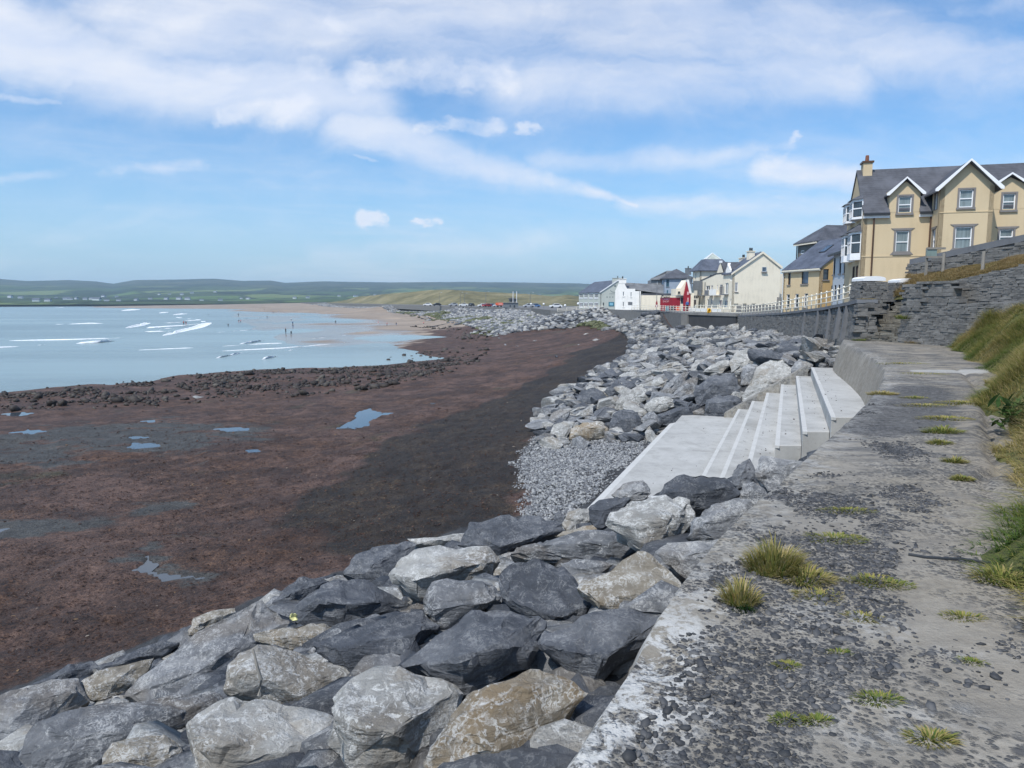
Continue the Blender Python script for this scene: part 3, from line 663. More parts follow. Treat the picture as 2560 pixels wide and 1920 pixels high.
def beach_far():
    # pale strand and low shingle along the head of the bay
    pts = []
    V = []; F = []
    for i, px in enumerate(np.linspace(-150, 900, 60)):
        a = math.atan((px-1106)/FV); w = np.interp(px, [-150, 300, 640, 900], [12, 25, 70, 170]); R = 1085
        for dr, z in ((-w, -6.62), (-w*.3, -6.1), (12, -5.0), (40, -4.2)): V.append(((R+dr)*math.sin(a), (R+dr)*math.cos(a), z+.2*math.sin(px*.11+dr)))
    for i in range(59):
        for j in range(3): F.append((i*4+j, (i+1)*4+j, (i+1)*4+j+1, i*4+j+1))
    o = mesh_np('strand', np.array(V), np.array(F), M_sandfar, None, True); tag(o, kind='structure')
M_sandfar = turf('strand_sand', [(.35, (.16, .125, .10)), (.5, (.27, .215, .165)), (.65, (.34, .27, .21))], .02)
beach_far()
def dunes():
    th = np.arctan((np.linspace(690, 1420, 260)-1106)/FV); r = np.linspace(-8, 240, 90)
    TH, R = np.meshgrid(th, r); px = 1106+FV*np.tan(TH)
    D0 = np.interp(px, [690, 750, 850, 1000, 1180, 1220, 1420], [800, 745, 600, 470, 450, 430, 450]); R = D0-95+R; x = R*np.sin(TH); y = R*np.cos(TH)
    prof = [(690, 657), (750, 648), (775, 641), (800, 639), (850, 634), (890, 631), (930, 627), (965, 626), (1010, 628), (1040, 631), (1075, 632), (1110, 634), (1150, 636), (1190, 640), (1210, 639), (1225, 637), (1245, 640), (1330, 640), (1420, 641)]
    sl = np.interp(px, [p[0] for p in prof], [(648-p[1])/FV for p in prof])
    top = sl*D0*np.cos(TH)+EYE
    t = np.clip((R-(D0-95))/95, 0, 1)
    z = -1.6+(top+1.6)*t**1.15+(fbm(x*.035, y*.02, 2, 4)*2.4*np.sin(np.clip(t, 0, 1)*math.pi)**.8)*np.clip((top+1.6)/5, .2, 1)
    z = np.where(R < D0-95, -2.6, z)
    z = np.where(R > D0+25, top-(R-D0-25)*.10+fbm(x*.03, y*.03, 9, 3)*1.0-.3, z)
    m, n = x.shape; idx = np.arange(m*n).reshape(m, n)
    F = np.stack([idx[:-1, :-1], idx[:-1, 1:], idx[1:, 1:], idx[1:, :-1]], -1).reshape(-1, 4)
    o = mesh_np('dunes', np.stack([x.ravel(), y.ravel(), z.ravel()], -1), F, M_dune, None, True); tag(o, kind='structure')
dunes()
def resample(P, step):
    P = np.asarray(P, float); d = np.r_[0, np.cumsum(np.hypot(*(np.diff(P[:, :2], axis=0).T)))]
    s = np.arange(0, d[-1], step); s = np.r_[s, d[-1]]
    return np.stack([np.interp(s, d, P[:, i]) for i in range(P.shape[1])], 1), s
def promenade():
    P, s = resample(SEAWALL[1:], 3.0); V = []; offs = [.05, 1, 4, 12, 40, 140, 420]
    for p in P:
        for q in offs: V.append((p[0]+q, p[1]+q*(.0 if p[1] < 160 else .25), p[2]-.02-.002*min(q, 60)))
    n = len(offs); F = [(i*n+j, i*n+j+1, (i+1)*n+j+1, (i+1)*n+j) for i in range(len(P)-1) for j in range(n-1)]
    o = mesh_np('promenade', np.array(V), np.array(F), M_asph); tag(o, kind='structure')
promenade()

# ------------------------------------------------------------------ walkway (old concrete, weathered)
def smooth_poly(P, it=3):
    P = np.asarray(P, float)
    for _ in range(it):
        Q = [P[0]]
        for a, b in zip(P[:-1], P[1:]): Q += [a*.75+b*.25, a*.25+b*.75]
        Q.append(P[-1]); P = np.array(Q)
    return P
EDGES = smooth_poly(EDGE, 2)
def path_h(x, y, w):
    return fbm(x*.5, y*.5, 3.3, 3)*.035+fbm(x*3.5, y*3.5, 1.7, 4, .6)*.011*np.exp(-y/14)-.09*sstep(1.40, 1.70, w+.25*pn(x*.8, y*.8))*sstep(6, 8, y)*sstep(17, 14, y)
def groove(x, y, w): return -.07*np.exp(-((w-1.58-.25*pn(x*.8, y*.8))/.055)**2)*sstep(5, 7, y)*sstep(18, 15, y)
def walkway():
    P, s = resample(EDGES, .07)
    keep = [0]; last = 0
    for i in range(1, len(P)):
        stepw = .045+.012*max(0, P[i][1]-1.5)
        if s[i]-last >= stepw: keep.append(i); last = s[i]
    P = P[keep]; s = s[keep]
    T = np.gradient(P, axis=0); T /= np.linalg.norm(T, axis=1)[:, None]; Nr = np.stack([T[:, 1], -T[:, 0]], 1)
    # columns: battered sea face, then the deck
    face = [(-.62, -2.9), (-.48, -1.8), (-.36, -1.2), (-.26, -.8), (-.18, -.5), (-.115, -.28), (-.06, -.12), (-.02, -.035)]
    deck = np.concatenate([np.linspace(0, 2.6, 66), np.linspace(2.7, 7, 34)])
    V = []; ed = []; fc = []
    for i in range(len(P)):
        pass
    x = P[:, None, 0]+Nr[:, None, 0]*deck[None]; y = P[:, None, 1]+Nr[:, None, 1]*deck[None]
    z = path_h(x, y, np.broadcast_to(deck[None], x.shape))+groove(x, y, np.broadcast_to(deck[None], x.shape))
    chip = (.05*np.maximum(0, fbm(x*2.2, y*2.2, 6, 3)))*sstep(.35, 0, deck)[None]; z = z-chip
    fx = np.stack([P[:, 0]+Nr[:, 0]*a for a, b in face], 1); fy = np.stack([P[:, 1]+Nr[:, 1]*a for a, b in face], 1)
    fz = np.stack([np.full(len(P), b) for a, b in face], 1)+z[:, :1]*np.array([[0, 0, .1, .3, .5, .7, .9, 1]])
    nn = fbm(fx*3, fy*3, fz*3, 4)*.025
    fx = fx+Nr[:, :1]*nn; fy = fy+Nr[:, 1:]*nn
    X = np.concatenate([fx, x], 1); Y = np.concatenate([fy, y], 1); Z = np.concatenate([fz, z], 1)
    w = np.concatenate([np.full(len(face), -.05), deck]); E = np.broadcast_to(np.maximum(w, 0)[None], X.shape)
    FA = np.broadcast_to(np.concatenate([np.linspace(1, 1, len(face)-2), [.7, .2], np.zeros(len(deck))])[None], X.shape)
    m, n = X.shape; idx = np.arange(m*n).reshape(m, n)
    F = np.stack([idx[:-1, :-1], idx[:-1, 1:], idx[1:, 1:], idx[1:, :-1]], -1).reshape(-1, 4)
    o = mesh_np('footpath', np.stack([X, Y, Z], -1).reshape(-1, 3), F, M_old, None, True, dict(pale=(np.exp(-((Y-16.3-.4*pn(X*.7, Y*.7))/.40)**4)*sstep(.3, .7, E)).ravel(), agg=sstep(-.10, .22, fbm(X*1.1, Y*1.1, 12, 4, .55)+.26*np.exp(-((E-.75)/.75)**2)*sstep(8.5, 5.0, Y)-.42*sstep(.75, 1.7, E)-.34*sstep(4.6, 7.0, Y)).ravel(), edge=E.ravel(), face=FA.ravel(), dark=(np.exp(-((E-.55)/.75)**2)*sstep(7.6, 9.2, Y)*sstep(14.5, 12.5, Y)).ravel()))
    tag(o, kind='structure')
    return P, Nr
WP, WN = walkway()
def path_pt(x, y):
    w = poly_dist(np.array([x]), np.array([y]), EDGES)
    return float(path_h(np.array([x]), np.array([y]), w)[0])
def scatter_mesh(name, pts, size, flat, mat, sub=1, kind='stuff', tone=None, rot=True, squash=(1, .72), seed=1, sharp=0):
    """thousands of little stones as one mesh: pts (k,3), size (k,)"""
    R = np.random.default_rng(seed)
    bm = bmesh.new(); bmesh.ops.create_icosphere(bm, subdivisions=sub, radius=1.0); bm.verts.ensure_lookup_table()
    U = np.array([q.co[:] for q in bm.verts]); Fq = np.array([[q.index for q in f.verts] for f in bm.faces]); bm.free()
    k = len(pts); nv = len(U)
    a = R.uniform(0, 2*math.pi, k); ca, sa = np.cos(a), np.sin(a)
    sx = size*R.uniform(.85, 1.25, k); sy = size*R.uniform(squash[1]*.85, squash[1]*1.15, k); sz = size*flat*R.uniform(.8, 1.2, k)
    jit = 1+R.normal(0, .10+.14*sharp, (k, nv))
    X = U[None, :, 0]*sx[:, None]*jit; Y = U[None, :, 1]*sy[:, None]*jit; Z = U[None, :, 2]*sz[:, None]*jit
    tilt = R.normal(0, .22, (k, 2)); Z = Z+X*tilt[:, :1]+Y*tilt[:, 1:]
    V = np.stack([X*ca[:, None]-Y*sa[:, None]+pts[:, None, 0], X*sa[:, None]+Y*ca[:, None]+pts[:, None, 1], Z+pts[:, None, 2]], -1).reshape(-1, 3)
    F = (Fq[None]+(np.arange(k)*nv)[:, None, None]).reshape(-1, 3)
    tn = np.repeat(R.uniform(0, 1, k) if tone is None else tone, nv)
    o = mesh_np(name, V, F, mat, None, sharp == 0, dict(tone=tn)); return tag(o, kind=kind)
def pebbles():
    k = 120000; i = rng.integers(0, len(WP), k); w = rng.uniform(.02, 3.6, k)
    # more pebbles close to the camera, evenly spread over the deck
    y = np.sqrt(rng.uniform(1.0, 11.5**2, k)); fi = np.interp(y, WP[:, 1], np.arange(len(WP))); ii = np.arange(len(WP))
    p = np.stack([np.interp(fi, ii, WP[:, 0])+np.interp(fi, ii, WN[:, 0])*w, np.interp(fi, ii, WP[:, 1])+np.interp(fi, ii, WN[:, 1])*w], 1)
    x, y = p[:, 0], p[:, 1]
    msk = fbm(x*1.1, y*1.1, 12, 4, .55)+.26*np.exp(-((w-.75)/.75)**2)*sstep(8.5, 5.0, y)-.42*sstep(.75, 1.7, w)-.34*sstep(4.6, 7.0, y)
    msk = msk-.6*(w < .03+(.22*sstep(5.0, 3.4, y))*(fbm(x*1.5, y*1.5, 2, 3)+.7))
    ok = msk+rng.normal(0, .10, k) > .06
    x, y, w = x[ok], y[ok], w[ok]
    sz = np.clip(rng.lognormal(math.log(.0125), .45, len(x)), .005, .034)
    keep = rng.uniform(0, 1, len(x)) < np.where(sz > .02, .75, 1)
    x, y, w, sz = x[keep], y[keep], w[keep], sz[keep]
    z = path_h(x, y, w)-sz*.05
    scatter_mesh('embedded_pebbles', np.stack([x, y, z], -1)[:40000], sz[:40000], .42, M_peb, 1, seed=5)
pebbles()

# ------------------------------------------------------------------ new concrete seating steps
DV = np.array([.357, .934]); PVn = np.array([.934, -.357])
def steps():
    t = empty('stepped_seating', (7.0, 16.0, -3.3)); tag(t, 'pale new concrete stepped seating with wide treads set into the sea wall', 'steps')
    inv = Matrix.Translation((-7.0, -16.0, 3.3))
    far6 = np.array([11.85, 28.5]); near6 = np.array([7.25, 16.2])
    z6 = -1.05; rise = .363; tread = .54
    for i in range(6, 0, -1):
        off = -(6-i)*tread*PVn
        z = z6-(6-i)*rise
        fa = far6+off; ne = near6+off+np.array([-.05*(6-i), 0])
        if i <= 3: ne = ne-DV*1.6
        # body: from this front edge right to the wall behind
        rt = 1.35 if i == 6 else tread+.06
        a, b = ne, fa
        cN = np.array([ne[0]+rt+.02, ne[1]-(0 if i > 3 else .3*rt)]); cF = fa+PVn*rt
        bm = bmesh.new()
        prism(bm, [(a[0], a[1], -4.3), (b[0], b[1], -4.3), (cF[0], cF[1], -4.3), (cN[0], cN[1], -4.3)], (0, 0, z+4.3), inv)
        bmesh.ops.bevel(bm, geom=[e for e in bm.edges if e.calc_length() > .5], offset=.012, segments=1, affect='EDGES')
        st = bmo('step', bm, M_conc, t)
        bm = bmesh.new(); w = .10
        q = [a-PVn*.004-DV*.004, b-PVn*.004, b+PVn*w, a+PVn*w-DV*.004]
        prism(bm, [(p[0], p[1], z-.06) for p in q], (0, 0, .064), inv); bmo('nosing', bm, M_nose, st)
    # landing slab falling gently to the beach, with a lower toe strip
    f1 = far6-5*tread*PVn; n1 = near6-5*tread*PVn-DV*1.3
    L = 2.35; z1 = -3.23; z2 = -3.36
    def quad(a, b, c, d, za, zc, name, mat, th=1.2, proud=0):
        bm = bmesh.new(); prism(bm, [(a[0], a[1], za), (b[0], b[1], za), (c[0], c[1], zc), (d[0], d[1], zc)], (0, 0, -th), inv); return bmo(name, bm, mat, t)
    quad(n1, f1, f1-PVn*L+DV*.9, n1-PVn*(L+.1), z1, z2, 'landing_slab', M_conc)
    s0, s1 = n1-PVn*(L+.1), f1-PVn*L+DV*.9
    quad(s0, s1-DV*1.0, s1-DV*1.2-PVn*.38, s0-PVn*.38, z2-.16, z2-.24, 'toe_strip', M_nose)
    return t
steps()
# sloping concrete apron between the far end of the steps and the rocks
def apron():
    bm = bmesh.new()
    fa = np.array([11.85, 28.5])
    pr = []
    for i in range(6, -1, -1):
        q = fa-(6-i)*.54*PVn; pr.append((q[0], q[1]))
    a = pr[0]; b = pr[-1]
    prism(bm, [(a[0]-.1, a[1]+.03, -.95), (b[0], b[1]+.03, -3.1), (b[0], b[1]+.03, -4.2), (a[0]-.1, a[1]+.03, -4.2)], tuple(list(DV*.55)+[0]))
    o = bmo('stringer_wall', bm, M_old); tag(o, 'grey raking concrete wall at the far end of the stepped seating', 'wall')
apron()

# ------------------------------------------------------------------ stone walls
def unit_stones(k, mat, chunky=.12, name='stone'):
    out = []
    for i in range(k):
        R = random.Random(100+i*7+int(chunky*1000)); bm = bmesh.new(); vs = box(bm, -.5, .5, -.5, .5, -.5, .5)
        bmesh.ops.subdivide_edges(bm, edges=[e for e in bm.edges if abs((e.verts[0].co-e.verts[1].co).x) > .5], cuts=1)
        for q in bm.verts:
            f = 1
            q.co.x *= 1-.05*R.random(); q.co.z *= 1-.09*R.random(); q.co.y += -R.random()*chunky*(q.co.y < 0)
        me = bpy.data.meshes.new(name); bm.to_mesh(me); bm.free(); me.materials.append(mat); out.append(me)
    return out
US = unit_stones(10, M_wst, .07); US2 = unit_stones(8, M_wst2, .08)
def wall_stones(parent, segs, course, length, depth, proud=.05, parts=300, units=US, mat=M_wst, seed=1, name='stone', skip=None):
    """lay irregular courses on faces. segs: list of (P0, P1, zlo0, zhi0, zlo1, zhi1, batter). Biggest in the photo become parts."""
    R = random.Random(seed); S = []
    for (p0, p1, l0, h0, l1, h1, bat) in segs:
        p0 = np.array(p0[:2], float); p1 = np.array(p1[:2], float); d = p1-p0; L = np.linalg.norm(d); d /= L; nrm = np.array([d[1], -d[0]])
        z = min(l0, l1)
        while z < max(h0, h1):
            ch = course*R.uniform(.65, 1.45); s = -R.random()*length*.5
            while s < L:
                sl = length*R.uniform(.45, 1.7); c = s+sl/2; tt = min(1, max(0, c/L))
                lo = l0+(l1-l0)*tt; hi = h0+(h1-h0)*tt; zc = z+ch/2
                if lo-.05 < zc < hi-ch*.2 and 0 < c < L:
                    pos = p0+d*c+nrm*(-bat*(zc-lo)+proud*R.uniform(-.5, .6))
                    S.append((pos[0], pos[1], zc, math.atan2(d[1], d[0])+R.gauss(0, .03), sl*.97, depth, ch*1.0, R.random()))
                s += sl
            z += ch
    if skip: S = [q for q in S if not skip(q)]
    def size(q): D = max(2, math.hypot(q[0], q[1])); return q[4]*q[6]/(D*D)*(1 if abs(q[0]/max(q[1], .1)) < .72 else .01)
    S.sort(key=size, reverse=True)
    for q in S[:parts]:
        o = bpy.data.objects.new(name, units[int(q[7]*997) % len(units)]); COL.objects.link(o); o.parent = parent
        o.matrix_local = parent.matrix_world.inverted() @ (Matrix.Translation(q[:3]) @ Matrix.Rotation(q[3], 4, 'Z') @ Matrix.Diagonal((q[4], q[5], q[6], 1)))
    rest = S[parts:]
    if rest:
        Vs = []; Fs = []; tn = []; nv = 0
        arr = [(np.array([w.co[:] for w in me.vertices]), [tuple(p.vertices) for p in me.polygons]) for me in units]
        for q in rest:
            U, F = arr[int(q[7]*997) % len(units)]; c, s_ = math.cos(q[3]), math.sin(q[3])
            X = U*np.array([q[4], q[5], q[6]]); Vs.append(np.stack([X[:, 0]*c-X[:, 1]*s_+q[0], X[:, 0]*s_+X[:, 1]*c+q[1], X[:, 2]+q[2]], -1))
            Fs += [tuple(i+nv for i in f) for f in F]; tn += [q[7]]*len(U); nv += len(U)
        V = np.concatenate(Vs)-np.array(parent.location)
        o = mesh_np('small_stones', V, Fs, mat, parent, False, dict(tone=tn)); tag(o, kind='stuff')
def W0(name, loc, label, cat='wall'):
    t = empty(name, loc); bpy.context.view_layer.update(); return tag(t, label, cat)
# retaining wall right of the stairs: lower tier, rough corner, set-back upper tier
RA, RB = np.array([14.75, 27.2]), np.array([16.5, 18.6])
rd = (RB-RA)/np.linalg.norm(RB-RA); rn = np.array([-rd[1], rd[0]])   # rn points right, away from the sea
if rn[0] < 0: rn = -rn
def retaining():
    t = W0('retaining_wall', (RA[0], RA[1], 0), 'dark two-tier stone retaining wall right of the stone stairs')
    loc = np.array([RA[0], RA[1], 0])
    def core(a, b, z0, za, zb, off, th, name='core'):
        bm = bmesh.new(); A = a+rn*off-np.array(loc[:2]); B = b+rn*off-np.array(loc[:2])
        prism(bm, [(A[0], A[1], z0), (B[0], B[1], z0), (B[0], B[1], zb), (A[0], A[1], za)], tuple(rn*th)+(0,)); return bmo(name, bm, M_mort, t)
    c1 = RA+rd*1.05; c2 = RA+rd*2.9
    core(RA, RB, -.5, 1.28, 1.62, .10, 1.2); core(RA+rd*.0, RB, 1.2, 2.12, 3.42, .90, 1.0, 'upper_core')
    bm = bmesh.new(); q0, q1 = rd*1.0+rn*.0, RB-RA+rn*.0; prism(bm, [(q0[0], q0[1], 1.34), (q1[0], q1[1], 1.70), (q1[0]+rn[0]*.85, q1[1]+rn[1]*.85, 1.74), (q0[0]+rn[0]*.85, q0[1]+rn[1]*.85, 1.38)], (0, 0, .05)); bmo('ledge', bm, M_old2, t)
    core(RA, c1, -.4, 2.10, 2.2, .12, .6, 'corner_core')
    wall_stones(t, [(RA, RB, -.05, 1.36, -.05, 1.72, .03)], .06, .32, .30, .025, 170, seed=3)
    wall_stones(t, [(RA+rn*.78+rd*1.0, RB+rn*.78, 1.35, 2.2, 1.7, 3.5, .03)], .06, .36, .30, .022, 90, seed=4)
    wall_stones(t, [(RA+rn*.05, RA+rn*.05+rd*1.05, 1.2, 2.2, 1.2, 2.25, .02), (RA+rn*.15+rd*1.0, RA+rn*.15+rd*2.3, 1.40, 2.25, 1.40, 2.35, .02)], .10, .42, .34, .05, 60, seed=5)
    wall_stones(t, [(RA+rn*1.0, RA, -.05, 2.2, -.05, 2.2, .0)], .10, .36, .3, .06, 0, seed=6)
retaining()
TA, TB = np.array([17.45, 32.0]), np.array([20.2, 18.0])
def topwall():
    t = W0('boundary_wall', (TA[0], TA[1], 3.0), 'grey stone garden wall with sloping smooth coping above the grassy bank')
    d = (TB-TA); L = np.linalg.norm(d); d /= L; n_ = np.array([-d[1], d[0]]); n_ = n_ if n_[0] > 0 else -n_
    za, zb = 3.36, 4.85
    bm = bmesh.new(); B = TB-TA; prism(bm, [(0, 0, -1), (B[0], B[1], -.2), (B[0], B[1], zb-3.2), (0, 0, za-3.2)], tuple(n_*.45)+(0,)); bmo('core', bm, M_mort, t)
    bm = bmesh.new(); o = -n_*.07; prism(bm, [(o[0], o[1], za-3.24), (B[0]+o[0], B[1]+o[1], zb-3.24), (B[0]+o[0], B[1]+o[1], zb-3), (o[0], o[1], za-3)], tuple(n_*.6)+(0,)); bmo('coping', bm, M_cop, t)
    wall_stones(t, [(TA-n_*.0, TB-n_*.0, 2.3, 3.14, 3.4, 4.48, .0)], .09, .40, .2, .04, 70, seed=8)
    wall_stones(t, [(TA+n_*.45, TA, 2.3, 3.14, 2.3, 3.14, .0)], .09, .3, .2, .04, 0, seed=9)
M_cop = paint('grey_coping', (.15, .155, .165), .85, .2, 1.4, .3)
topwall()
# sea wall under the railing
def seawall():
    t = W0('sea_wall', tuple(SEAWALL[0]), 'long curving grey stone sea wall below the cream railing')
    P = SEAWALL[:5]; loc = SEAWALL[0]
    segs = []; 
    for i in range(4):
        a, b = P[i], P[i+1]
        segs.append((b[:2], a[:2], -1.4, b[2]-.10, -1.4 if i > 0 else -.1, a[2]-.10, .10))
        d = (b-a)[:2]; L = np.linalg.norm(d); n_ = np.array([d[1], -d[0]])/L
        e = 0.06
        bm = bmesh.new(); A = a-loc; B = b-loc
        prism(bm, [(A[0]-.06*n_[0]*0, A[1], -3.2-loc[2]*0), (B[0], B[1], -3.2), (B[0], B[1], B[2]-.12), (A[0], A[1], A[2]-.12)], tuple(n_*(.34 if i == 0 else 1.2))+(0,)); bmo('core', bm, M_mort, t)
        bm = bmesh.new(); o = -n_*.30
        prism(bm, [(A[0]+o[0], A[1]+o[1], A[2]-.14), (B[0]+o[0], B[1]+o[1], B[2]-.14), (B[0]+o[0], B[1]+o[1], B[2]), (A[0]+o[0], A[1]+o[1], A[2])], tuple(n_*.75)+(0,)); bmo('coping', bm, M_cop, t)
    segs2 = [(P[0][:2]+np.array([-.28, 0]), P[0][:2]+np.array([.34, -.02]), -.1, 1.5, -.1, 1.5, .0)]
    for (p0, p1, l0, h0, l1, h1, bat) in segs:
        d = np.array(p1)-np.array(p0); d = d/np.linalg.norm(d); n2 = np.array([d[1], -d[0]])
        s = n2*.26; 
        segs2.append((np.array(p0)+s, np.array(p1)+s, l0, h0, l1, h1, .10))
    wall_stones(t, segs2, .11, .50, .34, .03, 300, seed=11)
    # smooth raking concrete ribs on the near face
    for px in (1838, 1822, 1800, 1775, 1745):
        u = None
        for a, b in zip(P[:-1], P[1:]):
            for k in np.linspace(0, 1, 60):
                q = a+(b-a)*k
                if abs(q[0]/q[1]-(px-1106)/FV) < .0016: u = (q, (b-a)[:2]/np.linalg.norm((b-a)[:2])); break
            if u: break
        if not u: continue
        q, d = u; n_ = np.array([d[1], -d[0]]); lo = -.15 if q[1] < 33 else -1.2; c = q-loc
        bm = bmesh.new(); w = .16
        pr = [(-.50, lo), (-.32, q[2]-.15), (-.2, q[2]-.15), (-.2, lo)]
        prism(bm, [(c[0]+n_[0]*a-d[0]*w/2, c[1]+n_[1]*a-d[1]*w/2, z-loc[2]) for a, z in pr], (d[0]*w, d[1]*w, 0)); bmo('buttress', bm, M_cop, t)
seawall()
def far_seawall():
    t = W0('sea_wall', tuple(SEAWALL[5]), 'smooth dark concrete slipway block jutting from the sea wall under the lifebuoy', 'wall')
    loc = SEAWALL[5]; a, b = SEAWALL[4], SEAWALL[5]
    bm = bmesh.new(); 
    d = (a-b)[:2]; L = np.linalg.norm(d); d /= L; n_ = np.array([-d[1], d[0]]); n_ = n_ if n_[1] < 0 else -n_
    A = -n_*0
    prism(bm, [(-.3, 0, -2.2), (d[0]*(L-.4), d[1]*(L-.4), -2.2), (d[0]*(L-.4), d[1]*(L-.4), -.02), (-.3, 0, -.02)], tuple(n_*.35)+(0,)); bmo('block', bm, M_cdark, t)
    bm = bmesh.new(); prism(bm, [(-.35, 0, -.02), (d[0]*(L-.3), d[1]*(L-.3), -.02), (d[0]*(L-.3), d[1]*(L-.3), .2), (-.35, 0, .2)], tuple(n_*.42)+(0,)); bmo('coping', bm, M_old2, t)
    bm = bmesh.new(); prism(bm, [(-.95, .0, -2.2), (-.35, 0, -2.2), (-.35, 0, .05), (-.95, 0, .05)], tuple(n_*.5)+(0,)); bmo('end_pier', bm, M_old2, t)
    t2 = W0('sea_wall', tuple(SEAWALL[6]), 'distant grey sea wall in front of the white and red houses', 'wall')
    P = SEAWALL[5:16]; loc = SEAWALL[6]
    for i in range(len(P)-1):
        a, b = P[i]-loc, P[i+1]-loc; d = (b-a)[:2]; L = np.linalg.norm(d); n_ = np.array([d[1], -d[0]])/L
        h = 2.4
        bm = bmesh.new(); prism(bm, [(a[0], a[1], a[2]-h), (b[0], b[1], b[2]-h), (b[0], b[1], b[2]+.02), (a[0], a[1], a[2]+.02)], tuple(n_*.6)+(0,)); bmo('wall_length', bm, M_wst, t2)
M_cdark = paint('dark_wet_concrete', (.052, .052, .054), .8, .2, .8, .2)
far_seawall()
# stairs between two stone piers
def stairs():
    A, B = np.array([14.0, 28.7]), np.array([14.85, 27.2]); d = (B-A); L = np.linalg.norm(d); d /= L; n_ = np.array([-d[1], d[0]]); n_ = n_ if n_[0] > 0 else -n_
    t = empty('stone_stairs', (A[0], A[1], 0)); bpy.context.view_layer.update(); tag(t, 'worn stone stairs climbing between two piers to the promenade', 'stairs')
    R = random.Random(5); loc = np.array([A[0], A[1]])
    bm = bmesh.new(); nstep = 9; rise = 1.50/nstep
    for i in range(nstep):
        z0, z1 = i*rise-.1, (i+1)*rise; s = 0; 
        bm = bmesh.new(); p = n_*(i*.26+.02)
        prism(bm, [(p[0], p[1], -.3), (p[0]+d[0]*L, p[1]+d[1]*L, -.3), (p[0]+d[0]*L, p[1]+d[1]*L, z1-.03), (p[0], p[1], z1-.03)], tuple(n_*.30)+(0,)); st = bmo('step', bm, M_mort, t)
    wall_stones(t, [(A+n_*(i*.26), B+n_*(i*.26), i*rise, (i+1)*rise+.02, i*rise, (i+1)*rise+.02, 0) for i in range(nstep)], .075, .40, .34, .05, 110, US2, M_wst2, seed=21)
    bm = bmesh.new(); p = n_*(nstep*.26); 
    prism(bm, [(p[0], p[1], 1.2), (p[0]+d[0]*L, p[1]+d[1]*L, 1.2), (p[0]+d[0]*L, p[1]+d[1]*L, 1.46), (p[0], p[1], 1.46)], tuple(n_*2.5)+(0,)); bmo('landing', bm, M_old2, t)
    return t
stairs()
def pier(px0, px1, Y, zlo, ztop, th, label, seed):
    x0, x1 = (px0-1106)/FV*Y, (px1-1106)/FV*Y
    t = empty('stone_pier', (x0, Y, zlo)); bpy.context.view_layer.update(); tag(t, label, 'pier', 'stone piers at the head of the stairs')
    w = x1-x0
    bm = bmesh.new(); box(bm, .05, w-.05, .05, th, 0, ztop-zlo-.16); bmo('core', bm, M_mort, t)
    wall_stones(t, [((x0, Y), (x1, Y), zlo, ztop-.14, zlo, ztop-.14, 0)], .085, .30, .16, .02, 60, seed=seed)
    wall_stones(t, [((x0, Y+th), (x0, Y), zlo, ztop-.14, zlo, ztop-.14, 0), ((x1, Y), (x1, Y+th), zlo, ztop-.14, zlo, ztop-.14, 0)], .085, .30, .16, .02, 0, seed=seed+1)
    bm = bmesh.new(); M = 14
    prof = [(-.02, -.14)]+[(-.02+(w+.04)*k/M, -.03+.09*math.sin(math.pi*k/M)**.5) for k in range(M+1)]+[(w+.02, -.14)]
    prism(bm, [(a, -.06, ztop-zlo+b) for a, b in prof], (0, th+.12, 0)); bmo('cap', bm, M_trim, t, 40)
pier(1857, 1903, 30.2, 1.0, 2.52, .9, 'left stone pier with rounded white cap at the end of the railing', 31)
pier(1934, 1998, 30.9, .9, 2.46, .8, 'wide stone pier with white cap half covered by dry grass', 41)
# railings
def post_mesh():
    bm = bmesh.new(); tube(bm, [(0, 0, 0), (0, 0, .76)], .034, 8)
    k = bmesh.ops.create_icosphere(bm, subdivisions=1, radius=.062, matrix=Matrix.Translation((0, 0, .79)))
    me = bpy.data.meshes.new('post'); bm.to_mesh(me); bm.free(); me.materials.append(M_rail)
    me.polygons.foreach_set('use_smooth', np.ones(len(me.polygons), bool)); return me
POST = post_mesh()
def railing(label, P, sp, h=1.0, inset=.12, rails=(.24, .50, .76), r=.026):
    P, s = resample(np.asarray(P, float), .25); t = empty('railing', tuple(P[0])); tag(t, label, 'railing')
    P0 = P-P[0]; L = s[-1]; n = max(2, int(round(L/sp)))
    for k in range(n+1):
        q = [np.interp(L*k/n, s, P0[:, i]) for i in range(3)]
        o = bpy.data.objects.new('post', POST); COL.objects.link(o); o.parent = t; o.location = q; o.scale = (1, 1, h)
    for rz in rails:
        bm = bmesh.new(); tube(bm, [(a, b, c+rz*h) for a, b, c in P0[::3]]+[(P0[-1][0], P0[-1][1], P0[-1][2]+rz*h)], r, 6); bmo('rail', bm, M_rail, t, 60)
sw = SEAWALL.copy(); sw[:, 0] += .0
main = smooth_poly(np.vstack([[14.66, 30.95, 1.53], sw[2:5]]), 2)
railing('long cream tubular railing climbing along the curved sea wall to the stone pier', main, 1.32, 1.0)
railing('short cream railing above the dark concrete block with the lifebuoy', [(21.15, 66.6, .30), (18.75, 74.3, .28)], .95, 1.0, rails=(.14, .45, .76), r=.034)
railing('cream railing on the sea wall in front of the red shop', [(19.2, 77, .1), (20.5, 100, .02), (19.6, 119, -.1)], 2.1, 1.0, r=.032)
railing('cream railing past the white house to the restaurant and down the ramp', [(18.2, 146.3, -.25), (16.5, 147.5, -.35), (13.2, 150, -.65), (9.5, 151.5, -1.0)], 1.9, 1.05, r=.036)
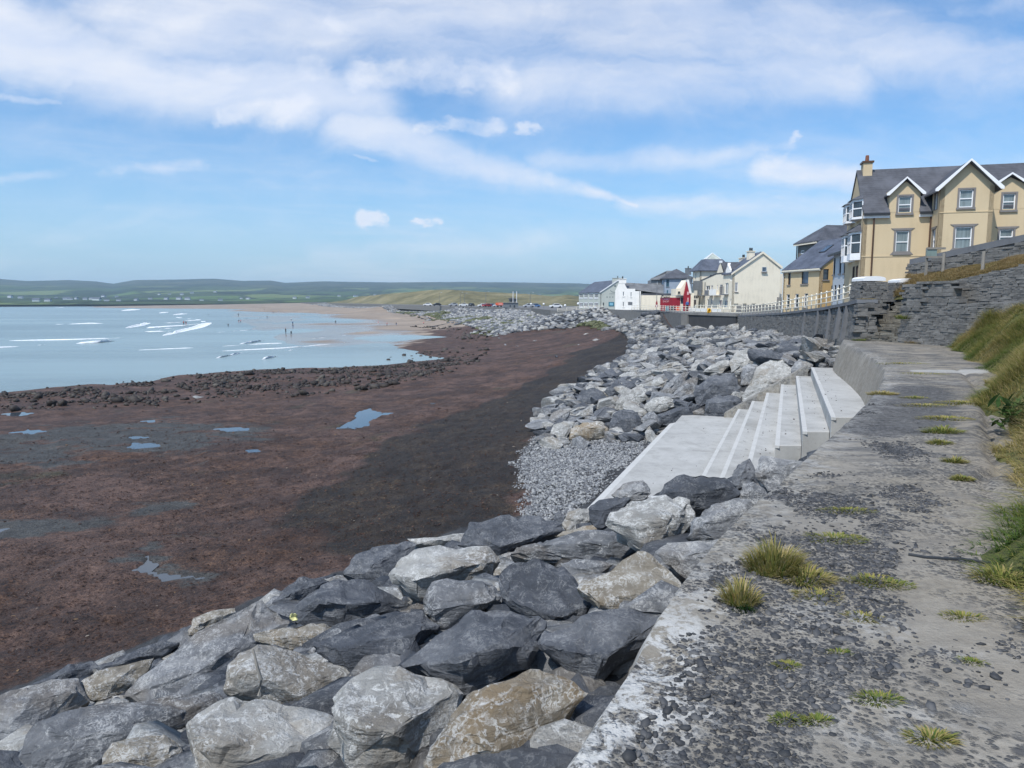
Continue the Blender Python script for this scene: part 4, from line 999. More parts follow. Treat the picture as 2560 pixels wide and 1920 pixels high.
# ------------------------------------------------------------------ boulders
def rock_mesh(name, pts, size, mat, seed, subdiv=2, rough=1.0):
    """angular boulder: hull of the surveyed corners, edges worn, faces broken up by noise"""
    bm = bmesh.new()
    for p in pts: bm.verts.new(p)
    r = bmesh.ops.convex_hull(bm, input=bm.verts[:])
    junk = [g for g in r['geom_interior'] if isinstance(g, bmesh.types.BMVert)]+[g for g in r['geom_unused'] if isinstance(g, bmesh.types.BMVert)]
    if junk: bmesh.ops.delete(bm, geom=list(set(junk)), context='VERTS')
    bmesh.ops.dissolve_limit(bm, angle_limit=math.radians(9), verts=bm.verts[:], edges=bm.edges[:])
    bmesh.ops.bevel(bm, geom=bm.edges[:], offset=size*.018, segments=1, affect='EDGES', clamp_overlap=True)
    bmesh.ops.triangulate(bm, faces=bm.faces[:])
    for _ in range(subdiv):
        ee = [e for e in bm.edges if e.calc_length() > size*.11]
        if not ee or len(bm.verts) > 2600: break
        bmesh.ops.subdivide_edges(bm, edges=ee, cuts=1, use_grid_fill=False); bmesh.ops.triangulate(bm, faces=bm.faces[:])
    bmesh.ops.smooth_vert(bm, verts=bm.verts[:], factor=.12, use_axis_x=True, use_axis_y=True, use_axis_z=True)
    bm.normal_update()
    C = np.array([q.co[:] for q in bm.verts]); N = np.array([q.normal[:] for q in bm.verts]); o = seed*7.13
    S = C/size
    h = fbm(S[:, 0]*1.6+o, S[:, 1]*1.6, S[:, 2]*1.6, 3)*.075
    rid = 1-np.abs(pn(S[:, 0]*2.6-o, S[:, 1]*2.6+3, S[:, 2]*3.4))*2
    h += -.05*np.clip(rid-.62, 0, 1)*2.2
    lay = np.floor((S[:, 2]*.8+S[:, 0]*.35+.25*pn(S[:, 0]*2+o, S[:, 1]*2, S[:, 2]*2))*6); h += .028*(((lay*.618) % 1)-.5)*1.5
    h += fbm(S[:, 0]*7+o, S[:, 1]*7, S[:, 2]*7, 3, .6)*.020; rr_ = 1-np.abs(pn(S[:, 0]*5+o, S[:, 1]*5, S[:, 2]*7))*2; h -= .035*np.clip(rr_-.55, 0, 1)
    C = C+N*(h*size*rough)[:, None]
    for q, c in zip(bm.verts, C): q.co = c
    me = bpy.data.meshes.new(name); bm.to_mesh(me); bm.free(); me.materials.append(mat)
    me.polygons.foreach_set('use_smooth', np.ones(len(me.polygons), bool)); me.set_sharp_from_angle(angle=math.radians(24))
    return me
MATS = dict(d=M_rdark, g=M_rgrey, p=M_rpale, t=M_rtan)
HANDPOS = []
def hit_slope(px, py, lift):
    d = ray(px, py); t = np.concatenate([np.arange(1.5, 30, .03), np.arange(30, 140, .15)])
    x, y, z = d[0]*t, d[1]*t, EYE+d[2]*t
    g = gbase(x, y)+lift; k = np.argmax(z < g); return np.array([x[k], y[k], z[k]]), t[k]
def hand_boulder(tg, outline, inner, mt, label, lift=.35, dz=0.0, group='big boulders of the rock armour beside the walkway', thick=1.0):
    P = [v(tg, *p) for p in outline]; c = np.mean(P, 0)
    C, t = hit_slope(c[0], c[1], lift)
    if dz: t *= 1+dz; C = np.array([0, 0, EYE])+ray(*c)*t
    eye = np.array([0, 0, EYE]); cam_h = np.array([-C[0], -C[1], 0]); cam_h /= np.linalg.norm(cam_h)
    steep = (EYE-C[2])/np.hypot(C[0], C[1])
    n = np.array([0, 0, 1])*min(.95, .45+steep*.9)+cam_h*.75; n /= np.linalg.norm(n)
    def onp(p, toward=0.0, size=1):
        d = ray(*p); s = ((C-eye) @ n)/(d @ n); return eye+d*s*(1-toward*size/np.linalg.norm(d*s))
    O = np.array([onp(p) for p in P]); O = O.mean(0)+(O-O.mean(0))*1.05; size = np.mean(np.linalg.norm(O-O.mean(0), axis=1))*2
    # clamp runaway depth
    Om = O.mean(0)
    pts = list(O)
    for q in inner: pts.append(onp(v(tg, q[0], q[1]), q[2]*1.25, size))
    for o in O:
        pts.append(Om+(o-Om)*.80-n*size*.42*thick)
        pts.append(Om+(o-Om)*.5-n*size*.62*thick)
    pts = np.array(pts); base = pts.mean(0); base[2] = pts[:, 2].min()
    k = len(HANDPOS); HANDPOS.append((Om[0], Om[1], size*.5))
    me = rock_mesh('boulder', [Vector(p-base) for p in pts], size, MATS[mt], k+1)
    o = bpy.data.objects.new('boulder', me); COL.objects.link(o); o.location = base
    tag(o, label, 'boulder', group); return o
HB = [
 ('R4', [(400,1030),(520,930),(730,895),(930,930),(1050,985),(1100,1040),(1000,1160),(930,1250),(870,1400),(740,1440),(480,1430),(455,1200),(395,1130)], [(730,1215,.34),(540,1190,.28),(800,1115,.28),(1040,1025,.12),(440,1150,.2)], 'p', 'pale veined boulder with shadowed right side, lowest in the middle of the pile', .30),
 ('R4', [(870,1480),(885,1390),(930,1250),(1000,1130),(1100,1060),(1290,960),(1480,885),(1590,920),(1740,1020),(1650,1120),(1400,1350),(1330,1480)], [(1250,1330,.2),(1330,1090,.16),(960,1230,.2),(1500,960,.1)], 't', 'orange-brown stained boulder lying against the foot of the walkway wall', .25),
 ('R4', [(1475,770),(1500,710),(1650,650),(1780,600),(1930,610),(1990,560),(2190,580),(2150,690),(1960,780),(1900,870),(1800,990),(1745,1020),(1600,900),(1520,840)], [(1830,835,.3),(1600,800,.24),(1940,765,.22),(1480,760,.12)], 'd', 'dark layered slab with undercut front wedged against the walkway edge', .25),
 ('R4', [(755,885),(880,760),(1000,660),(1180,590),(1320,568),(1480,615),(1530,650),(1500,710),(1470,800),(1420,880),(1260,950),(1100,1030),(1040,980),(930,920)], [(1060,855,.32),(1250,785,.3),(1400,790,.2),(900,880,.12)], 'd', 'largest long dark boulder with sharp ridge in the middle of the pile', .40),
 ('R4', [(1270,480),(1250,400),(1340,345),(1480,325),(1600,360),(1680,470),(1770,590),(1690,650),(1540,695),(1530,640),(1320,565),(1290,540)], [(1730,575,.2),(1570,640,.22),(1320,540,.15)], 'd', 'dark grey block with flat sloping top just above the largest dark boulder', .35),
 ('R4', [(1720,520),(1690,470),(1760,430),(1850,360),(1980,280),(2060,300),(2130,370),(2220,450),(2212,560),(1990,570),(1910,610),(1780,590)], [(1980,500,.12),(2085,345,.06),(1790,560,.1)], 't', 'broad tan slab streaked with white veins beside the walkway edge', .30),
 ('R4', [(865,580),(880,500),(930,450),(1060,445),(1190,435),(1270,480),(1290,560),(1180,600),(1000,680),(950,690),(900,640)], [(905,600,.25),(1240,545,.2),(930,465,.12),(1190,450,.1)], 'g', 'squat mottled grey block with upright front between two dark boulders', .35),
 ('R4', [(690,405),(730,340),(870,260),(1050,265),(1200,268),(1280,345),(1240,410),(1180,445),(1060,460),(930,470),(880,510),(850,570),(770,510),(710,460)], [(830,440,.32),(960,378,.28),(1190,345,.24),(720,405,.2)], 'p', 'pale flat-topped boulder with dark undercut front near the seaweed', .40),
 ('R4', [(1065,240),(1120,135),(1180,130),(1330,100),(1480,100),(1590,150),(1600,185),(1500,230),(1370,290),(1290,345),(1270,310),(1200,275),(1060,262)], [(1280,262,.25),(1170,205,.15),(1490,205,.2)], 'd', 'dark rounded boulder at the seaweed edge nearest the shingle', .40),
 ('R4', [(440,410),(500,330),(600,270),(780,230),(840,250),(760,330),(720,400),(720,470),(740,515),(620,470),(520,445)], [(640,350,.22),(560,400,.15)], 'd', 'dark boulder on the seaweed edge half behind the pale flat-topped one', .35),
 ('R4', [(790,222),(900,200),(1000,190),(1095,185),(1075,255),(900,262),(830,250)], [(960,225,.15)], 'p', 'small pale boulder peeping between two dark ones at the seaweed', .30),
 ('R4', [(80,560),(130,490),(220,430),(330,415),(390,440),(290,500),(230,580),(150,612)], [(200,500,.25)], 'd', 'blue-grey boulder at the seaweed edge behind the black rounded one', .30),
 ('R4', [(190,620),(240,530),(330,460),(440,430),(560,440),(730,510),(855,575),(770,600),(600,640),(500,680),(440,705),(300,670),(220,655)], [(480,560,.3),(330,555,.25),(660,555,.22)], 'd', 'blackest rounded boulder with a yellow scrap at its left end', .35),
 ('R4', [(300,770),(340,730),(470,690),(640,630),(860,588),(945,690),(870,775),(760,885),(600,905),(520,930),(420,880),(320,810)], [(750,870,.18),(875,690,.2),(430,800,.18)], 'd', 'grey boulder with plain sloping face left of the largest dark boulder', .30),
 ('R4', [(-20,705),(150,680),(290,660),(380,668),(440,705),(340,750),(295,805),(140,800),(-10,760)], [(150,740,.15),(300,720,.15)], 't', 'brownish veined strip of rock behind the round pale boulder', .28),
 ('R5', [(1395,740),(1420,640),(1500,590),(1620,540),(1760,540),(1950,590),(2060,630),(2180,715),(2100,780),(2040,840),(2000,920),(1850,910),(1700,880),(1650,870),(1580,830),(1440,845),(1400,790)], [(1660,730,.25),(1460,690,.2),(1900,720,.15)], 'p', 'rounded pale boulder with a dry twig lying in its dark cleft', .30),
 ('R5', [(1115,1060),(1140,980),(1260,960),(1330,900),(1430,840),(1560,835),(1800,890),(1950,920),(2080,990),(2100,1080),(2115,1170),(2080,1290),(2020,1420),(1260,1420),(1190,1290),(1150,1200)], [(1400,1130,.22),(1700,1180,.22),(1990,1090,.2),(1180,1080,.15)], 'p', 'big pale lichen-flecked boulder at the very front beside a black gap', .25),
 ('R5', [(645,1180),(690,1110),(760,1090),(1000,1055),(1110,1150),(1100,1210),(1010,1300),(900,1340),(650,1320),(630,1250)], [(880,1180,.22),(1050,1150,.15)], 't', 'small white and brown stone tucked at the front of the big lichen boulder', .22),
 ('R5', [(110,1210),(160,1080),(230,970),(400,920),(640,880),(900,870),(1100,820),(1260,800),(1410,850),(1340,910),(1270,970),(1150,990),(1120,1060),(1000,1080),(760,1110),(690,1130),(650,1210),(500,1330),(350,1360),(180,1290)], [(820,1060,.16),(450,1090,.16),(1150,910,.1)], 'g', 'very long grey-brown slab lying across the lower end of the pile', .30),
 ('R5', [(-160,1180),(0,1160),(110,1215),(260,1230),(355,1255),(340,1420),(-160,1420)], [(150,1300,.2)], 'd', 'dark rock cut off at the bottom corner below the long slab', .22),
 ('R5', [(-160,900),(0,850),(150,780),(320,740),(470,715),(510,780),(570,860),(440,910),(240,970),(160,1090),(110,1220),(0,1170),(-160,1170)], [(200,860,.2),(470,800,.15),(60,1000,.15)], 'g', 'blue-grey jagged boulder at the far left by the seaweed', .35),
 ('R5', [(490,740),(580,690),(760,640),(950,590),(910,650),(885,730),(770,805),(660,855),(570,865),(505,800)], [(700,740,.18),(560,780,.12)], 't', 'small olive-stained stone under the left end of the slanting slab', .32),
 ('R5', [(720,845),(880,740),(890,650),(970,590),(1180,490),(1390,350),(1520,270),(1590,245),(1720,300),(1790,370),(1740,410),(1720,515),(1640,535),(1490,600),(1330,770),(1280,810),(1100,835),(900,870)], [(1200,680,.13),(1450,520,.12),(1000,760,.1)], 'g', 'long slanting blue-grey slab laced with white veins', .38),
 ('R5', [(130,790),(300,700),(430,640),(560,620),(625,650),(520,730),(320,760)], [(420,690,.15)], 'd', 'low dark stone in the seaweed behind the jagged blue-grey boulder', .25),
 ('R5', [(605,655),(720,590),(860,540),(1000,490),(1110,500),(990,590),(900,615),(760,655),(640,695)], [(830,600,.15)], 'd', 'low dark stone in the seaweed behind the slanting slab', .25),
 ('R5', [(1035,485),(1090,430),(1170,400),(1210,430),(1185,490),(1100,510)], [(1130,455,.15)], 'd', 'smallest dark stone at the seaweed below the tan broken lump', .25),
 ('R5', [(1155,460),(1190,345),(1340,315),(1440,290),(1450,325),(1340,395),(1210,475)], [(1220,390,.2),(1330,350,.15)], 't', 'broken tan lump beyond the slanting slab at the seaweed', .35),
 ('R2', [(605,795),(640,730),(740,680),(900,630),(1080,620),(1160,640),(1185,720),(1190,760),(1125,865),(1100,915),(1000,925),(940,985),(870,985),(800,950),(800,890),(640,840)], [(1050,745,.26),(830,830,.22),(1120,690,.16),(650,790,.12)], 'p', 'large pale boulder with rusty brown front below the concrete landing', .42),
 ('R2', [(1115,905),(1140,830),(1190,760),(1290,690),(1460,630),(1540,640),(1610,700),(1570,760),(1530,810),(1480,870),(1390,900),(1250,912)], [(1250,785,.2),(1160,860,.12)], 'g', 'dark grey boulder scratched with white marks at the walkway edge', .35),
 ('R2', [(940,635),(1000,540),(1080,490),(1230,475),(1380,490),(1460,560),(1475,615),(1400,650),(1290,700),(1190,735),(1160,650),(1080,632)], [(1180,600,.22),(1050,585,.2),(1390,570,.12)], 'd', 'dark boulder whose back covers the near end of the concrete landing', .62),
 ('R2', [(640,610),(720,540),(850,508),(880,550),(905,605),(860,640),(760,635),(690,650)], [(840,590,.18),(720,590,.1)], 'g', 'bluish small boulder on the near corner of the concrete landing', .55),
 ('R2', [(495,700),(560,640),(680,620),(765,640),(670,700),(615,770),(600,825),(545,840),(510,770)], [(600,720,.2)], 'd', 'split dark stone standing between shingle and the rusty-fronted boulder', .45),
 ('R2', [(330,800),(370,730),(450,700),(505,700),(515,775),(450,840),(360,850)], [(420,770,.18)], 'p', 'small white stone at the edge of the shingle', .32),
 ('R2', [(265,765),(300,718),(335,740),(340,815),(290,800)], [(305,765,.15)], 'd', 'tiny dark stone at the shingle edge beside the small white one', .30),
 ('R2', [(275,880),(330,850),(430,840),(520,803),(548,838),(480,890),(380,905)], [(420,860,.12)], 't', 'flat tan stone lying in front of the small white one', .30),
 ('R2', [(-15,1005),(60,950),(200,920),(420,870),(560,830),(700,820),(800,880),(805,950),(650,1070),(560,1045),(420,960),(200,1000),(100,1020)], [(420,925,.12),(640,930,.12),(120,975,.08)], 'g', 'wide flat boulder with pale top and dark front left of the rusty one', .36),
 ('R2', [(315,1055),(420,1030),(530,1080),(655,1060),(570,1130),(470,1200),(370,1140)], [(450,1090,.15)], 'g', 'broken grey chunk wedged beside the broad tan slab', .28),
 ('R2', [(930,985),(1000,920),(1150,905),(1300,885),(1400,883),(1405,950),(1360,970),(1310,1070),(1230,1150),(1160,1205),(1060,1140),(990,1060)], [(1080,1020,.18),(1270,1020,.12),(1380,930,.06)], 'g', 'light grey boulder with a crack of white mortar at the walkway edge', .30),
 ('R2', [(1430,475),(1470,410),(1540,373),(1577,440),(1568,515),(1500,560),(1460,580),(1430,530)], [(1500,455,.22)], 'd', 'small upright dark stone at the near end of the steps', .62),
 ('R2', [(1565,475),(1620,358),(1680,370),(1780,412),(1890,400),(1840,480),(1760,580),(1660,590),(1590,530)], [(1650,455,.16),(1760,480,.1)], 'g', 'pale blue slab filling the corner between walkway and steps', .42),
 ('R2', [(1462,625),(1500,540),(1560,518),(1620,560),(1682,630),(1640,710),(1560,665),(1500,640)], [(1560,590,.16)], 'g', 'roundish grey stone just below the pale blue slab', .42),
]
HB2 = [
 ('R6', [(1485,610),(1540,540),(1620,400),(1700,335),(1800,322),(1850,370),(1882,440),(1830,510),(1760,590),(1650,650),(1560,668),(1510,645)], [(1690,480,.16),(1600,560,.1)], 'p', 'tallest pale leaning slab beside the far end of the steps'),
 ('R6', [(1860,475),(1853,390),(1920,333),(1990,345),(2017,390),(1960,450),(1900,495)], [(1930,410,.18)], 'g', 'grey stone resting on the concrete end block above the pale leaning slab'),
 ('R6', [(1215,745),(1240,640),(1330,600),(1460,598),(1510,660),(1522,725),(1450,775),(1240,780)], [(1430,640,.22),(1260,660,.2)], 'd', 'square dark boulder at the back of the concrete landing'),
 ('R6', [(1135,605),(1170,520),(1300,450),(1440,438),(1490,550),(1455,610),(1330,620),(1240,660),(1180,690)], [(1300,520,.18),(1420,500,.15)], 'd', 'dark boulder stacked behind the square dark one'),
 ('R6', [(880,745),(1000,690),(1138,642),(1143,765),(1060,780),(960,830),(883,825)], [(1095,690,.18),(920,760,.12)], 'd', 'dark wedge with a pale sloping top at the left of the landing'),
 ('R6', [(763,785),(800,730),(850,718),(887,760),(872,835),(800,855)], [(815,770,.2)], 'g', 'upright egg-shaped grey stone at the head of the shingle'),
 ('R6', [(518,885),(560,750),(600,718),(740,718),(767,780),(762,855),(640,890)], [(600,780,.22),(720,770,.15)], 'd', 'blue-black block facing the shingle'),
 ('R6', [(230,925),(260,850),(330,798),(480,793),(522,850),(502,915),(380,940)], [(330,850,.22),(480,840,.18)], 't', 'brown-fronted pale block at the seaward side of the shingle'),
 ('R6', [(85,925),(120,820),(200,793),(282,800),(245,870),(215,935)], [(160,850,.15)], 'p', 'white smooth boulder leaning on the brown-fronted block'),
 ('R6', [(57,835),(110,740),(180,703),(252,720),(205,795),(110,825)], [(150,770,.18)], 'g', 'grey boulder at the corner where seaweed meets shingle'),
 ('R6', [(570,695),(620,600),(740,538),(852,545),(842,625),(700,700),(600,720)], [(720,610,.14)], 'p', 'pale buff boulder in the middle of the far rocks'),
 ('R6', [(788,695),(830,640),(940,612),(1052,650),(1000,695),(900,735),(830,735)], [(900,670,.14)], 'p', 'yellowish fibrous-looking boulder behind the dark wedge'),
 ('R6', [(845,610),(950,510),(1090,428),(1122,440),(1055,545),(990,615),(900,618)], [(970,550,.14)], 'g', 'long grey slab tilted up behind the yellowish boulder'),
 ('R6', [(988,615),(1050,520),(1150,463),(1192,470),(1172,535),(1130,625),(1050,645)], [(1090,540,.14)], 'g', 'pointed grey boulder right of the long tilted slab'),
 ('R6', [(1487,525),(1500,400),(1560,368),(1622,390),(1605,455),(1560,528)], [(1540,440,.18)], 'g', 'upright bluish block against the pale leaning slab'),
 ('R6', [(1408,355),(1450,290),(1600,268),(1692,310),(1650,355),(1500,410),(1420,445)], [(1540,330,.12)], 'p', 'wide whitish boulder below the sea wall'),
 ('R6', [(1158,335),(1220,270),(1300,248),(1382,290),(1340,345),(1250,378)], [(1260,310,.14)], 'g', 'rounded grey boulder left of the wide whitish one'),
 ('R6', [(1118,435),(1160,350),(1220,338),(1255,380),(1205,438)], [(1180,385,.14)], 'p', 'pale upright stone below the rounded grey boulder'),
 ('R6', [(1210,435),(1270,390),(1400,333),(1412,390),(1350,448)], [(1320,395,.12)], 'p', 'cream coloured wedge above the stacked dark boulder'),
 ('R6', [(295,645),(320,580),(430,548),(502,580),(535,645),(400,698)], [(410,610,.14)], 'd', 'dark blocky boulder near the seaweed'),
 ('R6', [(498,575),(560,520),(700,508),(742,540),(620,598),(530,628)], [(600,560,.12)], 'd', 'dark flat boulder behind the blocky one near the seaweed'),
 ('R6', [(740,525),(820,470),(980,428),(992,460),(900,518)], [(860,485,.1)], 'g', 'low grey slab behind the pale buff boulder'),
 ('R6', [(660,505),(760,450),(980,368),(988,400),(850,470),(730,528)], [(830,440,.1)], 'p', 'longest thin pale slab pointing down to the seaweed'),
]
for r_ in HB: hand_boulder(*r_)
for tg, o_, i_, m_, l_ in HB2: hand_boulder(tg, o_, i_, m_, l_, .38, group='big boulders beyond the steps')
# generic boulders
def base_rocks(k, subdiv, low=False):
    out = []
    for i in range(k):
        R = np.random.default_rng(500+i); n = 13
        d = R.normal(size=(n, 3)); d /= np.linalg.norm(d, axis=1)[:, None]; d *= R.uniform(.78, 1.1, (n, 1)); d *= np.array([1, R.uniform(.62, .9), R.uniform(.5, .72)])
        out.append([Vector(q) for q in d])
    return out
HULLS = base_rocks(16, 1)
RM = {k: [rock_mesh('boulder', h, 2.0, MATS[k], 60+i, 1, .8) for i, h in enumerate(HULLS)] for k in 'dgp'}
LOWR = []
for i, h in enumerate(HULLS[:10]):
    bm = bmesh.new(); [bm.verts.new(p) for p in h]; r = bmesh.ops.convex_hull(bm, input=bm.verts[:]); bm.verts.index_update()
    bmesh.ops.triangulate(bm, faces=bm.faces[:]); bm.verts.ensure_lookup_table(); bm.verts.index_update()
    LOWR.append((np.array([q.co[:] for q in bm.verts]), np.array([[q.index for q in f.verts] for f in bm.faces]))); bm.free()
def wall_x(y): 
    P = SEAWALL; return np.interp(y, P[:5, 1], P[:5, 0]) if np.isscalar(y) else np.interp(y, P[:, 1], P[:, 0])
def band_sample(n, s0, s1, seed):
    """points between the toe of the rocks and the sea wall, along the shore"""
    R = np.random.default_rng(seed)
    W, ws = resample(np.vstack([[[12.8, 30.6]], SEAWALL[1:5, :2], [[18.0, 80]], [[20.0, 100]], SEAWALL[7:, :2]]), .5)
    Tt, ts = resample(TOE[9:, :2], .5)
    yw = np.maximum.accumulate(W[:, 1]); yt = np.maximum.accumulate(Tt[:, 1])
    y = s0*np.exp(R.uniform(0, 1, n)*math.log(s1/s0)) if s1 > 200 else R.uniform(s0, s1, n)
    xw = np.interp(y, yw, W[:, 0]); xt = np.interp(y, yt, Tt[:, 0]); u = R.uniform(-.03, .985, n)
    return xt+(xw-xt)*u, y, u
def place(n_try, s0, s1, seed, smin, smax, spacing, avoid):
    x, y, u = band_sample(n_try, s0, s1, seed); R = np.random.default_rng(seed+1); out = []
    sz = R.uniform(smin, smax, n_try)*(1+np.minimum(y, 150)/700)
    cell = {}
    for a, b, s, uu in zip(x, y, sz, u):
        if any(math.hypot(a-p, b-q) < r*.8+s*.32 for p, q, r in avoid): continue
        k = (int(a//2), int(b//2)); bad = False
        for i in (-1, 0, 1):
            for j in (-1, 0, 1):
                for (p, q, r) in cell.get((k[0]+i, k[1]+j), ()):
                    if math.hypot(a-p, b-q) < (s+r)*spacing: bad = True
        if bad: continue
        cell.setdefault(k, []).append((a, b, s)); out.append((a, b, s, uu))
    return out
near = place(14000, 29.5, 118, 11, .50, 1.08, .41, HANDPOS)
near.sort(key=lambda q: -(q[2]/max(12, q[1])))
LAB = {('d', 'a'): 'dark slate boulder just beyond the stepped seating', ('g', 'a'): 'mid-grey boulder just beyond the stepped seating', ('p', 'a'): 'pale veined boulder just beyond the stepped seating',
       ('d', 'w'): 'dark slate boulder piled against the curving sea wall', ('g', 'w'): 'mid-grey boulder piled against the curving sea wall', ('p', 'w'): 'pale veined boulder piled against the curving sea wall',
       ('d', 's'): 'dark slate boulder at the edge of the brown seaweed', ('g', 's'): 'mid-grey boulder at the edge of the brown seaweed', ('p', 's'): 'pale boulder at the edge of the brown seaweed',
       ('d', 'm'): 'dark slate boulder in the middle of the rock bank', ('g', 'm'): 'mid-grey boulder in the middle of the rock bank', ('p', 'm'): 'pale veined boulder in the middle of the rock bank'}
R = random.Random(77)
xy = np.array([(q[0], q[1]) for q in near]); gz = gbase(xy[:, 0], xy[:, 1])
N_IND = 225
for i, (a, b, s, uu) in enumerate(near[:N_IND]):
    k = R.choices('dgp', (.27, .40, .33))[0]
    o = bpy.data.objects.new('boulder', R.choice(RM[k])); COL.objects.link(o)
    o.location = (a, b, gz[i]+s*R.uniform(.10, .26)); o.scale = (s*R.uniform(1.0, 1.6)*.84, s*R.uniform(.85, 1.1)*.9, s*R.uniform(.6, .95)*.82)
    o.rotation_euler = (R.gauss(0, .22), R.gauss(0, .22), R.uniform(0, 6.28))
    zone = 'right behind the stepped seating' if b < 36 else ('against the sea wall' if uu > .82 else ('a little off the sea wall' if uu > .62 else ('at the seaweed edge' if uu < .14 else ('just above the seaweed' if uu < .34 else 'in the middle of the rock bank'))))
    px = 1106+FV*a/b; under = next(w for lim, w in ((1330, 'under the far restaurant'), (1428, 'under the white house'), (1492, 'under the red shop'), (1566, 'under the balcony house'), (1630, 'under the cream gable'), (1690, 'under the cream chimney'), (1745, 'under the ochre house'), (1790, 'under the ochre gable'), (9999, 'under the stone stairs')) if px < lim)
    sx, sy, sz = o.scale; form = 'long' if sx/sy > 1.5 else ('flat' if sz/sy < .72 else ('blocky' if sz/sy > .92 else 'angular')); big = 'big' if s > .92 else ('small' if s < .68 else 'medium')
    l = '%s %s %s boulder %s, %s' % (big, form, {'d': 'dark', 'g': 'grey', 'p': 'pale'}[k], zone, under)
    tag(o, l, 'boulder', 'armour boulders '+zone)
def stuff_rocks(name, rows, mats, seed, z=None):
    """far rocks as one mesh of angular hulls"""
    Rn = np.random.default_rng(seed); buckets = {}
    xs = np.array([q[0] for q in rows]); ys = np.array([q[1] for q in rows]); zz = gbase(xs, ys) if z is None else z
    Vs = []; Fs = []; MI = []; nv = 0
    for i, q in enumerate(rows):
        U, F = LOWR[Rn.integers(len(LOWR))]; s = q[2]*.85
        a = Rn.uniform(0, 6.28); X = U*np.array([s*Rn.uniform(.8, 1.4), s, s*Rn.uniform(.8, 1.3)])
        t1, t2 = Rn.normal(0, .35, 2); c, sn = math.cos(t1), math.sin(t1); X = np.stack([X[:, 0], X[:, 1]*c-X[:, 2]*sn, X[:, 1]*sn+X[:, 2]*c], -1)
        c, sn = math.cos(a), math.sin(a)
        Vs.append(np.stack([X[:, 0]*c-X[:, 1]*sn+q[0], X[:, 0]*sn+X[:, 1]*c+q[1], X[:, 2]*.8+zz[i]+s*Rn.uniform(.02, .28)], -1))
        Fs.append(F+nv); nv += len(U); k = q[4] if len(q) > 4 else Rn.choice(len(mats), p=[.27, .40, .33][:len(mats)] if len(mats) == 3 else None); MI += [k]*len(F)
    o = mesh_np(name, np.concatenate(Vs), np.concatenate(Fs), None, None, False)
    for m in mats: o.data.materials.append(m)
    o.data.polygons.foreach_set('material_index', np.array(MI, np.int32)); return tag(o, kind='stuff')
mid_rest = near[N_IND:]
fill = place(5000, 30, 118, 31, .35, .6, .40, HANDPOS)
stuff_rocks('rock_armour', mid_rest+[(a, b, s, u) for a, b, s, u in fill], [M_rdark, M_rgrey, M_rpale], 3)
far_r = place(34000, 116, 900, 41, .45, .95, .42, [])
def moss(q): return 3 if (q[3] < .42 and fbm(np.array([q[0]*.03]), np.array([q[1]*.03]), 2, 2)[0] > -.02 and 120 < q[1] < 420) else None
rows = []
for q in far_r:
    m_ = moss(q); rows.append((*q[:4], m_ if m_ is not None else R.choices((0, 1, 2), (.3, .45, .25))[0]))
stuff_rocks('distant_rock_armour', rows, [M_rdark, M_rgrey, M_rpale, M_rmoss], 5)
# low mossy spit of rocks running out on the sand, and scattered pale stones on the weed
def scatter_poly(pts, z, n, seed):
    P = W2(pts, z); Rn = np.random.default_rng(seed); lo, hi = P.min(0), P.max(0); q = Rn.uniform(lo, hi, (n, 2)); return q[inside(q[:, 0], q[:, 1], P)]
spit = scatter_poly([(1010, 716), (1060, 700), (1130, 695), (1180, 712), (1080, 726)], -5.0, 900, 3)
stuff_rocks('mossy_rocks', [(a, b, R.uniform(.4, 1.1), .5, R.choices((0, 1, 2, 3), (.2, .25, .1, .45))[0]) for a, b in spit], [M_rdark, M_rgrey, M_rpale, M_rmoss], 6)
spit2 = scatter_poly([(830, 674), (905, 675), (1010, 700), (1060, 714), (990, 705), (900, 688)], -5.7, 1500, 4)
stuff_rocks('green_rocks', [(a, b, R.uniform(.5, 1.3), .5, R.choices((0, 1, 3), (.25, .25, .5))[0]) for a, b in spit2], [M_rdark, M_rgrey, M_rpale, M_rmoss], 7)
# individual pale stones lying on the weed below the far rocks
stones_px = [(1078, 731, .75, 'grey flat stone alone on the far seaweed, leftmost of the scattered ones'), (1155, 736, .8, 'white stone on the far seaweed'), (1118, 748, .6, 'small blue-grey stone on the seaweed behind the white one'), (1268, 722, .9, 'white stone by the far rocks at the seaweed edge'),
             (1202, 770, .55, 'white stone on the dark seaweed nearest the pool side'), (1290, 735, .8, 'tilted white slab at the seaweed edge below the sea wall'), (1250, 745, .5, 'small white stone between the tilted slab and the open seaweed'), (1092, 745, .5, 'pale pebble-like stone left of the blue-grey one'),
             (428, 859, .75, 'cream boulder among the shore cobbles'), (936, 872, .55, 'dark lump in the seaweed near the pool')]
for px, py, s, l in stones_px:
    C, t = hit_slope(px, py, .05); k = 'd' if 'dark' in l else ('g' if 'grey' in l else 'p')
    o = bpy.data.objects.new('stone', R.choice(RM[k])); COL.objects.link(o); o.location = C; o.scale = (s*.8, s*.6, s*.5); o.rotation_euler = (0, 0, R.uniform(0, 6)); tag(o, l, 'stone')
